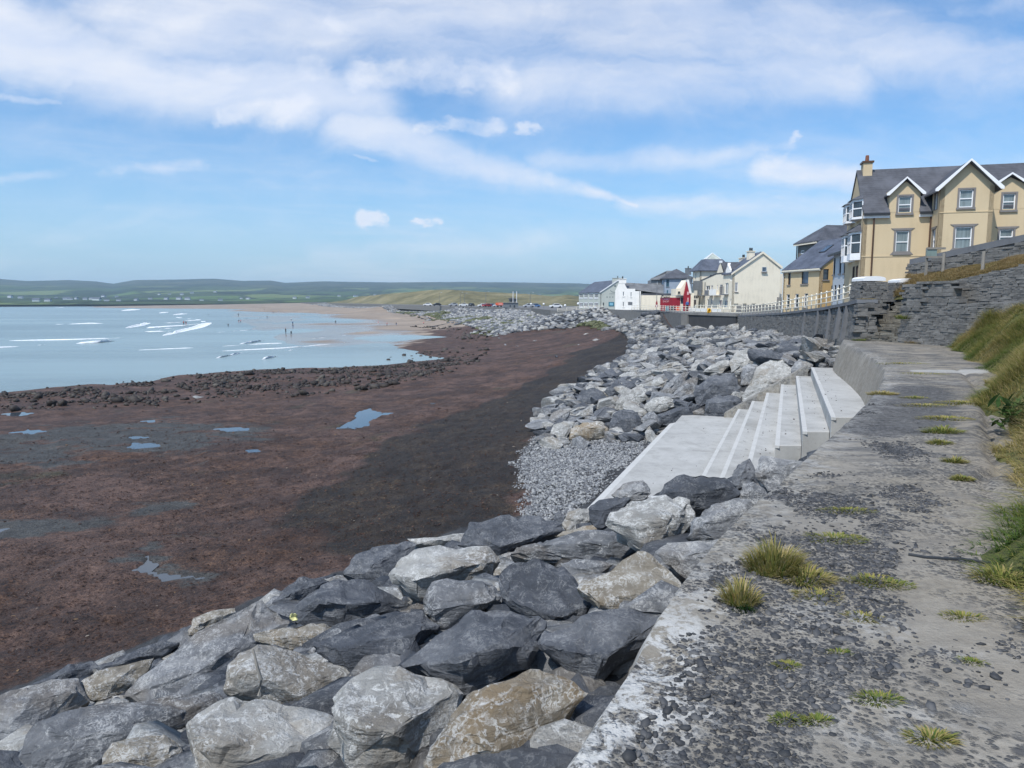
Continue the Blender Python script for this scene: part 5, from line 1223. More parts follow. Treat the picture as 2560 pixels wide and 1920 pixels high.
# hidden body of the pile: smaller rocks filling under and behind the big ones, and the part outside the frame
def fill_near():
    Rn = np.random.default_rng(9); rows = []
    for _ in range(2200):
        k = Rn.integers(0, len(EDGES)-20); e = EDGES[k]; tt = EDGES[k+1]-EDGES[k]; tt /= np.linalg.norm(tt); w = Rn.uniform(.35, 10.5)
        p = e+np.array([-tt[1], tt[0]])*w
        if p[1] > 15.5-w*.1 and w < 6.5: continue
        d = sdist(np.array([p[0]]), np.array([p[1]]), BANKP)[0]
        if d < .3 or (p[1] > 14 and p[0] > 1): continue
        rows.append((p[0], p[1], Rn.uniform(.3, .66), .5, Rn.choice([0, 0, 1, 1, 2])))
    zz = gbase(np.array([r[0] for r in rows]), np.array([r[1] for r in rows]))-.14
    stuff_rocks('packing_rocks', rows, [M_rdark, M_rgrey, M_rpale], 8, zz)
fill_near()
# shingle and shore cobbles
def shingle():
    q = []
    Rn = np.random.default_rng(12); P = GRAVP; lo, hi = P.min(0)-1, P.max(0)+1; q = Rn.uniform(lo, hi, (90000, 2))
    d = sdist(q[:, 0], q[:, 1], P)+.5*fbm(q[:, 0]*.9, q[:, 1]*.9, 1, 3)
    q = q[d > Rn.uniform(-.45, .15, len(q))][:22000]
    s = np.clip(Rn.lognormal(math.log(.034), .38, len(q)), .015, .10)
    z = ground_z(q[:, 0].copy(), q[:, 1].copy())+s*.25
    scatter_mesh('shingle', np.stack([q[:, 0], q[:, 1], z], -1), s, .6, M_grav, 1, seed=13)
shingle()
def cobbles():
    Rn = np.random.default_rng(14); P = COBP; lo, hi = P.min(0)-3, P.max(0)+3; q = Rn.uniform(lo, hi, (40000, 2))
    d = sdist(q[:, 0], q[:, 1], P)+2.5*fbm(q[:, 0]*.12, q[:, 1]*.12, 1, 3)
    q = q[d > Rn.uniform(-2.5, 1.0, len(q))]; q = q[Rn.uniform(0, 1, len(q)) < .10+.75*sstep(-.1, .35, fbm(q[:, 0]*.16, q[:, 1]*.22, 4, 3))][:2600]
    s = np.clip(Rn.lognormal(math.log(.13), .55, len(q)), .05, .5); z = ground_z(q[:, 0].copy(), q[:, 1].copy())+s*.2
    scatter_mesh('shore_cobbles', np.stack([q[:, 0], q[:, 1], z], -1), s, .62, M_cob, 1, seed=15, sharp=.5)
    q2 = scatter_poly([(820, 770), (1000, 745), (960, 715), (880, 705), (1040, 712), (1060, 745), (1050, 790), (960, 800)], -6.2, 2600, 5)
    q2 = q2[Rn.uniform(0, 1, len(q2)) < .12+.5*(fbm(q2[:, 0]*.07, q2[:, 1]*.07, 6, 2) > .12)]
    s = np.clip(Rn.lognormal(math.log(.28), .4, len(q2)), .12, .8); z = np.maximum(ground_z(q2[:, 0].copy(), q2[:, 1].copy()), -6.55)+s*.1
    scatter_mesh('tideline_stones', np.stack([q2[:, 0], q2[:, 1], z], -1), s, .55, M_cob, 1, seed=16, sharp=.5)
cobbles()

def step_debris():
    """blown shingle and dry weed scraps lying on the treads and landing"""
    Rn = np.random.default_rng(81); pts = []; far6 = np.array([11.85, 28.5]); near6 = np.array([7.25, 16.2])
    for _ in range(240):
        i = Rn.integers(0, 7); u = Rn.uniform(.03, .97); 
        if i == 0: w = -Rn.uniform(.05, 2.2); z = -3.23+.055*w; o = -5*.54*PVn
        else: w = Rn.uniform(.08, .50)**1.0; z = -1.05-(6-i)*.363; o = -(6-i)*.54*PVn
        p = near6+(far6-near6)*u+o+PVn*w; pts.append((p[0], p[1], z+.008))
    scatter_mesh('step_debris', np.array(pts), np.clip(Rn.lognormal(math.log(.010), .5, len(pts)), .005, .03), .45, M_cob, 1, seed=82)
step_debris()
# ------------------------------------------------------------------ buildings
class Bld:
    def __init__(s, name, label, O, ang, cat='house'):
        s.O = np.array(O, float); s.a = ang
        s.e = empty(name, tuple(O), ang); tag(s.e, label, cat)
        s.u = np.array([math.cos(ang), math.sin(ang), 0]); s.y = np.array([-math.sin(ang), math.cos(ang), 0])
    def loc(s, P):
        d = np.asarray(P, float)-s.O; return np.array([d @ s.u, d @ s.y, d[2]])
    def on(s, px, plane='y', val=0.0):
        """where a surveyed line of sight meets one of the building's own planes"""
        d = ray(*px); n = s.y if plane == 'y' else s.u
        e = np.array([0, 0, EYE]); t = (val-(e-s.O) @ n)/(d @ n); return s.loc(e+d*t)
    def part(s, name, bm, mat, parent=None, smooth=None): return bmo(name, bm, mat, parent or s.e, smooth)
    def rect(s, tg, x0, y0, x1, y1, plane='y', val=0.0):
        """window rectangle on a wall from its corners in a survey view: returns (a0,a1,z0,z1) along the wall"""
        i = 0 if plane == 'y' else 1; m = (y0+y1)/2; c = (x0+x1)/2
        a0 = s.on(v(tg, x0, m), plane, val)[i]; a1 = s.on(v(tg, x1, m), plane, val)[i]
        z1 = s.on(v(tg, c, y0), plane, val)[2]; z0 = s.on(v(tg, c, y1), plane, val)[2]
        return (min(a0, a1), max(a0, a1), z0, z1)
def frameM(plane, val, flip=False):
    """maps (along, inward, z) to building axes. plane 'y': wall faces -y; 'x': wall faces -x (along = y); 'X': wall faces +x"""
    if plane == 'y': return Matrix(((1, 0, 0, 0), (0, 1, 0, val), (0, 0, 1, 0), (0, 0, 0, 1)))
    if plane == 'x': return Matrix(((0, 1, 0, val), (1, 0, 0, 0), (0, 0, 1, 0), (0, 0, 0, 1)))
    if plane == 'X': return Matrix(((0, -1, 0, val), (1, 0, 0, 0), (0, 0, 1, 0), (0, 0, 0, 1)))
    if plane == 'Y': return Matrix(((1, 0, 0, 0), (0, -1, 0, val), (0, 0, 1, 0), (0, 0, 0, 1)))
def wall(b, a0, a1, z0, z1, holes, M, mat, name='wall', top=None, depth=.16, th=.25):
    """wall with real openings; top = extra outline points above z1 for gables"""
    xs = sorted({a0, a1, *[h for r in holes for h in r[:2]]}); zs = sorted({z0, z1, *[h for r in holes for h in r[2:4]]})
    xs = [x for x in xs if a0 <= x <= a1]; zs = [z for z in zs if z0 <= z <= z1]
    bm = bmesh.new(); V = {}
    def vt(x, y, z):
        k = (round(x, 4), round(y, 4), round(z, 4))
        if k not in V: V[k] = bm.verts.new(M @ Vector((x, y, z)))
        return V[k]
    def F(*p):
        try: bm.faces.new([vt(*q) for q in p])
        except ValueError: pass
    for i in range(len(xs)-1):
        for j in range(len(zs)-1):
            cx_, cz_ = (xs[i]+xs[i+1])/2, (zs[j]+zs[j+1])/2
            if any(r[0] < cx_ < r[1] and r[2] < cz_ < r[3] for r in holes): continue
            F((xs[i], 0, zs[j]), (xs[i+1], 0, zs[j]), (xs[i+1], 0, zs[j+1]), (xs[i], 0, zs[j+1]))
    for r in holes:
        x0, x1, q0, q1 = max(r[0], a0), min(r[1], a1), r[2], r[3]; d = depth
        F((x0, 0, q0), (x0, 0, q1), (x0, d, q1), (x0, d, q0)); F((x1, 0, q0), (x1, d, q0), (x1, d, q1), (x1, 0, q1))
        F((x0, 0, q0), (x0, d, q0), (x1, d, q0), (x1, 0, q0)); F((x0, 0, q1), (x1, 0, q1), (x1, d, q1), (x0, d, q1))
    if top:
        bm.faces.new([vt(a1, 0, z1)]+[vt(x, 0, z) for x, z in top]+[vt(a0, 0, z1)]) if len(xs) == 2 else bm.faces.new([vt(x, 0, z1) for x in xs]+[vt(x, 0, z) for x, z in top])
    F((a0, 0, z0), (a0, th, z0), (a0, th, z1), (a0, 0, z1)); F((a1, 0, z0), (a1, 0, z1), (a1, th, z1), (a1, th, z0))
    bmesh.ops.recalc_face_normals(bm, faces=bm.faces[:]); return b.part(name, bm, mat)
def window(b, r, M, fm=None, pm=None, bars=((.5, 'h'),), fw=.06, rec=.10, sill=None, surround=None, lintel=None, name='window', pane_off=.03):
    fm = fm or M_trim; pm = pm or M_pane
    x0, x1, z0, z1 = r; w = min(fw, (x1-x0)*.22)
    bm = bmesh.new()
    o = [(x0+.003, z0+.003), (x1-.003, z0+.003), (x1-.003, z1-.003), (x0+.003, z1-.003)]; i = [(x0+w, z0+w), (x1-w, z0+w), (x1-w, z1-w), (x0+w, z1-w)]
    def ring(y): return [bm.verts.new(M @ Vector((p[0], y, p[1]))) for p in o], [bm.verts.new(M @ Vector((p[0], y, p[1]))) for p in i]
    A, B = ring(rec-.05), ring(rec+.02)
    for k in range(4):
        n = (k+1) % 4
        bm.faces.new((A[0][k], A[0][n], A[1][n], A[1][k])); bm.faces.new((A[1][k], A[1][n], B[1][n], B[1][k])); bm.faces.new((A[0][k], B[0][k], B[0][n], A[0][n]))
    bmesh.ops.recalc_face_normals(bm, faces=bm.faces[:])
    f = b.part(name, bm, fm)
    for t, d in bars:
        bm = bmesh.new(); h = w*.5
        if d == 'h': zc = z0+(z1-z0)*t; box(bm, x0+w, x1-w, rec-.045, rec+.01, zc-h, zc+h, M)
        else: xc = x0+(x1-x0)*t; box(bm, xc-h, xc+h, rec-.042, rec+.01, z0+w, z1-w, M)
        b.part('glazing_bar', bm, fm, f)
    bm = bmesh.new(); box(bm, x0+.01, x1-.01, rec+pane_off-.02, rec+pane_off, z0+.01, z1-.01, M); b.part('pane', bm, pm, f)
    if surround:
        bm = bmesh.new(); s = .11; p = .028
        q = [(x0-s, z0-s*.2), (x1+s, z0-s*.2), (x1+s, z1+s), (x0-s, z1+s)]; ii = [(x0, z0), (x1, z0), (x1, z1), (x0, z1)]
        def rg(y, P): return [bm.verts.new(M @ Vector((a, y, c))) for a, c in P]
        A, Bi, C = rg(-p, q), rg(-p, ii), rg(.0, q); D = rg(.05, ii)
        for k in range(4):
            n = (k+1) % 4
            bm.faces.new((A[k], A[n], Bi[n], Bi[k])); bm.faces.new((A[k], C[k], C[n], A[n])); bm.faces.new((Bi[k], Bi[n], D[n], D[k]))
        bmesh.ops.recalc_face_normals(bm, faces=bm.faces[:]); b.part('surround', bm, surround, f)
    if sill:
        bm = bmesh.new(); e = .14 if surround else .08; box(bm, x0-e, x1+e, -.09, .08, z0-.13, z0-.015, M); b.part('sill', bm, sill, f)
    if lintel:
        bm = bmesh.new(); e = .30; prism(bm, [(x0-.11, -.04, z1+.03), (x1+.11, -.04, z1+.03), (x1+e, -.04, z1+.17), (x0-e, -.04, z1+.17)], (0, .06, 0), M); b.part('lintel', bm, lintel, f)
        bm = bmesh.new(); prism(bm, [(x0-e, -.035, z0-.12), (x1+e, -.035, z0-.12), (x1+.11, -.035, z0+.10), (x0-.11, -.035, z0+.10)], (0, .03, 0), M); b.part('apron_band', bm, lintel, f)
    return f
def gable_roof(b, x0, x1, y0, y1, ze, zr, mat, oh=.25, og=.15, th=.12, axis='x', name='roof', ridge=None):
    """slated roof, ridge along axis"""
    bm = bmesh.new()
    if axis == 'x': c0, c1, s0, s1 = y0, y1, x0-og, x1+og
    else: c0, c1, s0, s1 = x0, x1, y0-og, y1+og
    m = (c0+c1)/2 if ridge is None else ridge; k0 = (zr-ze)/(m-c0); k1 = (zr-ze)/(c1-m)
    prof = [(c0-oh, ze-oh*k0), (m, zr), (c1+oh, ze-oh*k1), (c1+oh, ze-oh*k1+th), (m, zr+th*1.25), (c0-oh, ze-oh*k0+th)]
    if axis == 'x': prism(bm, [(s0, c, z) for c, z in prof], (s1-s0, 0, 0))
    else: prism(bm, [(c, s0, z) for c, z in prof], (0, s1-s0, 0))
    return b.part(name, bm, mat)
def hip_roof(b, x0, x1, y0, y1, ze, zr, mat, oh=.35, th=.14, inset=None, flat=None, name='roof'):
    x0 -= oh; x1 += oh; y0 -= oh; y1 += oh; bm = bmesh.new()
    w, d = x1-x0, y1-y0; ins = (min(w, d)/2*.999 if inset is None else inset)
    A = [bm.verts.new(p) for p in ((x0, y0, ze), (x1, y0, ze), (x1, y1, ze), (x0, y1, ze))]
    Bq = [bm.verts.new(p) for p in ((x0, y0, ze+th), (x1, y0, ze+th), (x1, y1, ze+th), (x0, y1, ze+th))]
    C = [bm.verts.new(p) for p in ((x0+ins, y0+ins, zr), (x1-ins, y0+ins, zr), (x1-ins, y1-ins, zr), (x0+ins, y1-ins, zr))]
    bm.faces.new(A[::-1])
    for k in range(4):
        n = (k+1) % 4; bm.faces.new((A[k], A[n], Bq[n], Bq[k])); bm.faces.new((Bq[k], Bq[n], C[n], C[k]))
    bm.faces.new(C); bmesh.ops.remove_doubles(bm, verts=bm.verts[:], dist=.02); bmesh.ops.recalc_face_normals(bm, faces=bm.faces[:])
    return b.part(name, bm, mat)
def pb(b, name, mat, *a, parent=None, M=None, bevel=0):
    bm = bmesh.new(); box(bm, *a, M)
    if bevel: bmesh.ops.bevel(bm, geom=bm.edges[:], offset=bevel, segments=1, affect='EDGES')
    return b.part(name, bm, mat, parent)
def barge(b, pts, ext, mat, name='bargeboard', w=.22, y=0):
    """boards following a gable's slopes; pts = eave, apex, eave in (x,z)"""
    (x0, z0), (xa, za), (x1, z1) = pts
    bm = bmesh.new(); prism(bm, [(x0, y, z0), (xa, y, za), (x1, y, z1), (x1, y, z1-w*1.5), (x1-.16, y, z1-w*1.5), (xa, y, za-w*1.25), (x0+.16, y, z0-w*1.5), (x0, y, z0-w*1.5)], (0, ext, 0)); return b.part(name, bm, mat)
def chimney(b, x0, x1, y0, y1, z0, z1, mat, cap, pots=1, potm=None):
    c = pb(b, 'chimney', mat, x0, x1, y0, y1, z0, z1)
    pb(b, 'cap', cap, x0-.08, x1+.08, y0-.08, y1+.08, z1, z1+.12, parent=c)
    for i in range(pots):
        bm = bmesh.new(); xc = x0+(x1-x0)*(i+1)/(pots+1); tube(bm, [(xc, (y0+y1)/2, z1+.12), (xc, (y0+y1)/2, z1+.5), (xc, (y0+y1)/2, z1+.56)], .13, 8, r2=.10); b.part('pot', bm, potm or M_terra, c)
def pipe(b, pts, mat=None, r=.05): bm = bmesh.new(); tube(bm, pts, r, 8); return b.part('downpipe', bm, mat or M_brownpipe)

# ---- the big tan hotel on the right
def hotel():
    P = atY(*v('1', 455, 1000), 48); P[2] = .9
    b = Bld('hotel', 'big tan hotel with white-edged gables and steep slate roof on the rise', P, math.radians(-16), 'hotel')
    Y = lambda tg, x, y, val=0.0: b.on(v(tg, x, y), 'y', val)
    bx0 = Y('1', 1197, 850)[0]; BY = -1.7
    bx1 = Y('1', 1872, 700, BY)[0]; bl = Y('1', 1283, 800, BY)[0]; XE = 17.0
    ze = Y('1', 620, 640)[2]; zr = Y('1', 1000, 198, 3.2)[2]; D = 6.4
    w = lambda a, c, d, e, val=0.0: b.rect('1', a, c, d, e, 'y', val)
    My = frameM('y', 0.0); Mb = frameM('y', BY)
    # section left of the bay
    d1 = (Y('1', 762, 550)[0], Y('1', 1078, 550)[0]); dz = Y('1', 900, 435)[2]; da = Y('1', 945, 300)
    h1 = w(848, 480, 992, 662); h2 = w(818, 855, 962, 1094); h3 = w(995, 1238, 1150, 1335)
    wall(b, 0, bl+.02, 0, ze-.12, [h2, h3], My, M_tan)
    wall(b, d1[0], d1[1], ze-.121, dz, [h1], frameM('y', -.012), M_tan, 'dormer_wall', top=[(d1[1], dz), ((d1[0]+d1[1])/2, da[2]-.1), (d1[0], dz)][1:2], th=2.2)
    for s_ in d1: pb(b, 'dormer_cheek', M_tan, s_-.04 if s_ == d1[0] else s_-.06, s_+.06 if s_ == d1[0] else s_+.04, .0, 2.6, ze-.1, dz+.15)
    gable_roof(b, d1[0], d1[1], 0, 2.9, dz-.02, da[2], M_slate, .22, .24, .09, 'y', 'dormer_roof')
    m = (d1[0]+d1[1])/2
    barge(b, [(d1[0]-.28, dz-.08), (m, da[2]+.16), (d1[1]+.28, dz-.08)], .06, M_trim, w=.085, y=-.30)
    window(b, h1, frameM('y', -.012), M_trim, M_net, surround=M_sur, sill=M_sur); window(b, h2, My, M_trim, M_net, surround=M_sur, sill=M_sur, lintel=M_sur); window(b, h3, My, M_trim, M_paneb, surround=M_sur, lintel=M_sur)
    pb(b, 'string_course', M_tan, 0, bl, -.03, .02, Y('1', 700, 1128)[2]-.05, Y('1', 700, 1128)[2]+.03)
    # bay
    bz = Y('1', 1600, 372, BY)[2]; ba = Y('1', 1625, 118, BY)[2]
    h4 = w(1510, 408, 1662, 600, BY); h5 = w(1462, 812, 1645, 1058, BY)
    h6 = b.rect('1', 1480, 1180, 1640, 1400, 'y', BY)
    bm_ = (bl+bx1)/2
    wall(b, bl, bx1, 0, bz, [h4, h5, h6], Mb, M_tan, 'bay_wall', top=[(bm_, ba)], th=.2)
    for h in (h4, h5): window(b, h, Mb, M_trim, M_net, surround=M_sur, sill=M_sur, lintel=M_sur if h is h5 else None)
    window(b, h6, Mb, M_trim, M_net, surround=M_sur)
    sz = Y('1', 1600, 648, BY)[2]; pb(b, 'string_course', M_tan2, bl, bx1, BY-.03, BY+.02, sz-.03, sz+.02)
    r1 = b.rect('1', 1250, 440, 1282, 636, 'x', bl); r2 = b.rect('1', 1205, 828, 1255, 1020, 'x', bl)
    Mx = frameM('x', bl)
    def clampr(r, z0, z1): return (-1.15, -.55, z0, z1)
    r1 = clampr(r1, h4[2], h4[3]-.05); r2 = clampr(r2, h5[2], h5[3]-.05)
    wall(b, BY, 0.0, 0, bz, [r1, r2], Mx, M_tan, 'bay_side'); window(b, r1, Mx, M_trim, M_pane, surround=M_sur); window(b, r2, Mx, M_trim, M_pane, surround=M_sur, lintel=M_sur)
    MX = frameM('X', bx1); wall(b, BY, 0.0, 0, bz, [], MX, M_tan, 'bay_side')
    gable_roof(b, bl, bx1, BY, 3.3, bz-.02, ba, M_slate, .30, .34, .10, 'y', 'bay_roof')
    barge(b, [(bl-.38, bz-.12), (bm_, ba+.2), (bx1+.38, bz-.12)], .07, M_trim, w=.10, y=BY-.42)
    # right section
    d3 = (bx1+.12, Y('1', 2290, 550)[0]); dz3 = Y('1', 2000, 392)[2]; da3 = Y('1', 2090, 255)[2]
    h7 = w(1980, 452, 2118, 628); h8 = w(1945, 838, 2092, 1000); h9 = (XE-3.4, XE-2.2, h8[2]-.5, h8[3]); ha = (XE-3.4, XE-2.3, h7[2], h7[3])
    wall(b, bx1-.02, XE, 0, ze-.12, [h8, h9], My, M_tan)
    wall(b, d3[0], d3[1], ze-.121, dz3, [h7], frameM('y', -.012), M_tan, 'dormer_wall', top=[((d3[0]+d3[1])/2, da3-.1)], th=2.2)
    for s_ in d3: pb(b, 'dormer_cheek', M_tan, s_-.05, s_+.05, .0, 2.6, ze-.1, dz3+.15)
    gable_roof(b, d3[0], d3[1], 0, 2.9, dz3-.02, da3, M_slate, .2, .24, .09, 'y', 'dormer_roof')
    barge(b, [(d3[0]-.22, dz3-.08), ((d3[0]+d3[1])/2, da3+.16), (d3[1]+.26, dz3-.08)], .06, M_trim, w=.085, y=-.30)
    window(b, h7, frameM('y', -.012), M_trim, M_net, surround=M_sur, sill=M_sur)
    for h in (h8, h9): window(b, h, My, M_trim, M_net, surround=M_sur, lintel=M_sur)
    # roof, gutters, gables, chimney
    gable_roof(b, 0, XE, .04, D-.04, ze-.02, zr, M_slate, .0, .06, .13, 'x')
    def gutter(x0, x1):
        kk = (zr-ze)/(D/2); bm = bmesh.new(); prism(bm, [(x0, .10, ze+.10*kk-.02), (x0, -.24, ze-.24*kk-.02), (x0, -.24, ze-.24*kk+.11), (x0, .10, ze+.10*kk+.11)], (x1-x0, 0, 0)); b.part('eaves', bm, M_slate); pb(b, 'fascia', M_trim, x0, x1, -.20, -.03, ze-.46, ze-.24*kk-.06); pb(b, 'gutter', M_dark, x0, x1, -.36, -.24, ze-.30, ze-.17)
    gutter(-.02, d1[0]-.02); gutter(d1[1]+.02, bx0+.02); gutter(d3[1]+.1, XE)
    Mg = frameM('x', 0.0)
    wall(b, .0, D, 0, ze-.1, [], Mg, M_tan, 'gable_wall', top=[(D/2, zr-.08)]); wall(b, .0, D, 0, ze-.1, [], frameM('X', XE), M_tan, 'gable_wall', top=[(D/2, zr-.08)])
    wall(b, 0, XE, 0, ze, [], frameM('Y', D), M_tan, 'back_wall')
    c0 = b.on(v('1', 455, 190), 'y', 3.2)[0]; c1 = b.on(v('1', 553, 190), 'y', 3.2)[0]; cz = b.on(v('1', 500, 130), 'y', 3.2)[2]
    chimney(b, max(.1, c0), c1, 2.7, 3.6, zr-.7, cz, M_tan, M_brownpipe, 1)
    pipe(b, [(.62, -.12, ze-.3), (.62, -.12, .1)]); pipe(b, [(bx0-.05, -.12, ze-.3), (bx0-.05, -.12, .1)])
    # white timber bay windows on the sea gable
    def bay(y0, z0, z1, ztop, zbot):
        p = .55; cxy = [(0, y0), (-p, y0+.5), (-p, y0+1.7), (0, y0+2.2)]
        bm = bmesh.new(); prism(bm, [(x, y, zbot) for x, y in cxy], (0, 0, z0-zbot)); f = b.part('bay_window', bm, M_trim)
        bm = bmesh.new(); prism(bm, [(x, y, z1) for x, y in cxy], (0, 0, .16)); b.part('head', bm, M_trim, f)
        for (xa, ya), (xb, yb) in zip(cxy[:-1], cxy[1:]):
            d = Vector((xb-xa, yb-ya, 0)); L = d.length; d.normalize(); n = Vector((-d.y, d.x, 0))
            if n.x > 0: n = -n
            M = Matrix(((d.x, -n.x, 0, xa), (d.y, -n.y, 0, ya), (0, 0, 1, 0), (0, 0, 0, 1)))
            k = 2 if L > 1 else 1
            for q in range(k):
                g = b.part('pane', (lambda bm: (box(bm, L*q/k+.07, L*(q+1)/k-.07, .03, .05, z0+.05, z1-.05, M), bm)[1])(bmesh.new()), M_pane, f)
            for q in range(k+1):
                xq = L*q/k; bm = bmesh.new(); box(bm, max(0, xq-.055), min(L, xq+.055), -.01, .06, z0, z1, M); b.part('mullion', bm, M_trim, f)
            bm = bmesh.new(); zc = z0+(z1-z0)*.55; box(bm, .03, L-.03, -.005, .055, zc-.035, zc+.035, M); b.part('glazing_bar', bm, M_trim, f)
        bm = bmesh.new(); A = [bm.verts.new((x-.14 if x < 0 else x, y+(.12 if y > y0+1 else -.12), z1+.16)) for x, y in cxy]; Bv = [bm.verts.new((-.02, y, ztop)) for x, y in (cxy[0], cxy[3])]
        T1 = [bm.verts.new((-.02, y0+.45, ztop)), bm.verts.new((-.02, y0+1.75, ztop))]
        for w_ in Bv: bm.verts.remove(w_)
        bm.faces.new((A[0], T1[0], A[1])); bm.faces.new((A[1], T1[0], T1[1], A[2])); bm.faces.new((A[2], T1[1], A[3])); bm.faces.new(A); bm.faces.new((A[0], A[3], T1[1], T1[0]))
        bmesh.ops.recalc_face_normals(bm, faces=bm.faces[:]); b.part('bay_roof', bm, M_slate, f)
    zu0, zu1 = Y('1', 440, 690)[2], Y('1', 440, 525)[2]; zut, zub = Y('1', 440, 440)[2], Y('1', 440, 715)[2]
    zl0, zl1 = Y('1', 440, 1090)[2], Y('1', 440, 880)[2]; zlt, zlb = Y('1', 440, 760)[2], Y('1', 440, 1165)[2]
    for y0 in (.4, 3.0): bay(y0, zu0, zu1, zut, zub); bay(y0, zl0, zl1, zlt, zlb)
    for yy in (.9, 2.2): 
        h = (yy, yy+.45, .6, zlb-.35); window(b, h, frameM('x', -.03), M_brownwood, M_pane, rec=0.02, bars=())
    return b
hotel()

# ---- pale grey house with slit windows, between hotel and ochre house
def slit_house():
    A = np.array([29.9, 68.0]); B = np.array([27.8, 59.5]); d = B-A; L = np.linalg.norm(d)
    b = Bld('slit_window_house', 'pale grey rendered house with tall slit windows beside the hotel', (A[0], A[1], .2), math.atan2(d[1], d[0]))
    My = frameM('y', 0.0); ze = b.on(v('h', 1180, 530), 'y')[2]
    R_ = [b.rect('h', *q) for q in ((1128, 588, 1162, 872), (1232, 560, 1266, 852), (1306, 680, 1340, 850), (1080, 1062, 1108, 1300), (1142, 1055, 1174, 1300), (1210, 1050, 1242, 1300), (1284, 1040, 1322, 1300))]
    R_ = [(a, c, max(.15, e), f) for a, c, e, f in R_]
    wall(b, 0, L, 0, ze, R_, My, M_greyw)
    for r in R_: window(b, r, My, M_dark, M_pane, bars=(), sill=M_sur if r[3] > 3 else None)
    wall(b, 0, 8, 0, ze, [], frameM('x', 0), M_greyw, 'side_wall'); wall(b, 0, 8, 0, ze+.9, [], frameM('X', L), M_greyw, 'side_wall')
    bm = bmesh.new(); prism(bm, [(-.2, -.4, ze-.05), (L+.1, -.4, ze-.05), (L+.1, 5, ze+1.7), (-.2, 5, ze+1.7)], (0, 0, .16)); b.part('roof', bm, M_slateb)
    pb(b, 'gutter', M_dark, -.25, L, -.52, -.38, ze-.12, ze+.06)
    pb(b, 'back_block', M_greyw, .02, L-.02, 5, 8, 0, ze+1.5)
slit_house()
# ---- ochre house with slate roof, sea front and gable
def ochre():
    A = np.array([29.8, 80.0]); B = np.array([31.15, 73.6]); d = B-A; L = np.linalg.norm(d)
    b = Bld('ochre_house', 'ochre two-storey house with large plain slate roof behind the railing', (A[0], A[1], .0), math.atan2(d[1], d[0]))
    My = frameM('y', 0.0); ze = b.on(v('h', 500, 775), 'y')[2]; D = 8.6; zr = ze+3.05
    R_ = [b.rect('h', *q) for q in ((345, 840, 392, 1050), (580, 800, 698, 1035), (315, 1215, 372, 1440), (465, 1208, 525, 1440), (622, 1200, 688, 1440))]
    wall(b, 0, L, 0, ze, R_, My, M_tan2)
    for i, r in enumerate(R_): window(b, r, My, M_brownwood if i < 1 else (M_dark if i == 1 else M_trim), M_paneb if i == 1 else M_pane, bars=() if i < 2 else ((.7, 'h'),), sill=M_sur)
    MX = frameM('X', L); g = b.rect('h', 952, 778, 1050, 962, 'x', L)
    wall(b, 0, D, 0, ze-.05, [g], MX, M_ochre2, 'gable_wall', top=[(D/2, zr-.05)]); window(b, g, MX, M_dark, M_pane, bars=((.65, 'h'),), sill=M_sur)
    wall(b, 0, D, 0, ze-.05, [], frameM('x', 0), M_tan2, 'gable_wall', top=[(D/2, zr-.05)]); wall(b, 0, L, 0, ze, [], frameM('Y', D), M_tan2, 'back_wall')
    gable_roof(b, 0, L, 0, D, ze, zr, M_slateb, .22, .12, .12, 'x')
    pb(b, 'fascia', M_cream, -.05, L+.05, -.26, -.12, ze-.36, ze-.12); pb(b, 'gutter', M_rail, -.1, L+.1, -.36, -.26, ze-.26, ze-.15)
    # rooflight lies in the slope
    k = (zr-ze)/(D/2); M = Matrix.Translation((L*.52, D/2*.62, ze+D/2*.62*k+.19)) @ Matrix.Rotation(math.atan(k), 4, 'X')
    f = pb(b, 'rooflight', M_dark, -.5, .5, -.65, .65, -.05, .04, M=M); pb(b, 'pane', M_paneb, -.43, .43, -.57, .57, .03, .05, M=M, parent=f)
    pipe(b, [(.06, -.1, ze-.2), (.06, -.1, .2)], M_greyw); pb(b, 'notice_board', M_timber, -.9, -.2, -.16, -.08, 1.0, 1.9)
M_ochre2 = paint('deep_ochre_render', (.50, .33, .14), .85, .09, .7, .3)
ochre()
# ---- tall grey-brown hipped house behind
def hipped():
    A = np.array([42.9, 110.0]); B = np.array([43.6, 104.5]); d = B-A; L = np.linalg.norm(d)
    b = Bld('hipped_house', 'tall grey-brown house with hipped slate roof rising behind the ochre house', (A[0], A[1], -.2), math.atan2(d[1], d[0]))
    My = frameM('y', 0.0); ze = b.on(v('h', 600, 350), 'y')[2]; zr = ze+2.7; D = 16
    r = b.rect('h', 562, 455, 625, 515); r = (r[0], max(r[1], r[0]+.9), r[2], r[3])
    wall(b, 0, L, 0, ze, [r], My, M_brown); window(b, r, My, M_trim, M_pane, bars=(), fw=.12)
    wall(b, 0, D, 0, ze, [], frameM('X', L), M_brown, 'side_wall'); wall(b, 0, D, 0, ze, [], frameM('x', 0), M_brown, 'side_wall'); wall(b, 0, L, 0, ze, [], frameM('Y', D), M_brown, 'back_wall')
    hip_roof(b, 0, L, 0, D, ze-.02, zr, M_slate, .5, .2); pb(b, 'fascia', M_cream, -.45, L+.45, -.50, -.40, ze-.18, ze+.08); pipe(b, [(.0, -.15, ze-.1), (.0, -.15, .2)], M_dark, .09)
    for yy in (6, 8, 10): 
        bm = bmesh.new(); tube(bm, [(L*.75, yy, zr-1.1), (L*.75, yy, zr-.3)], .12, 6); b.part('vent', bm, M_trim)
hipped()
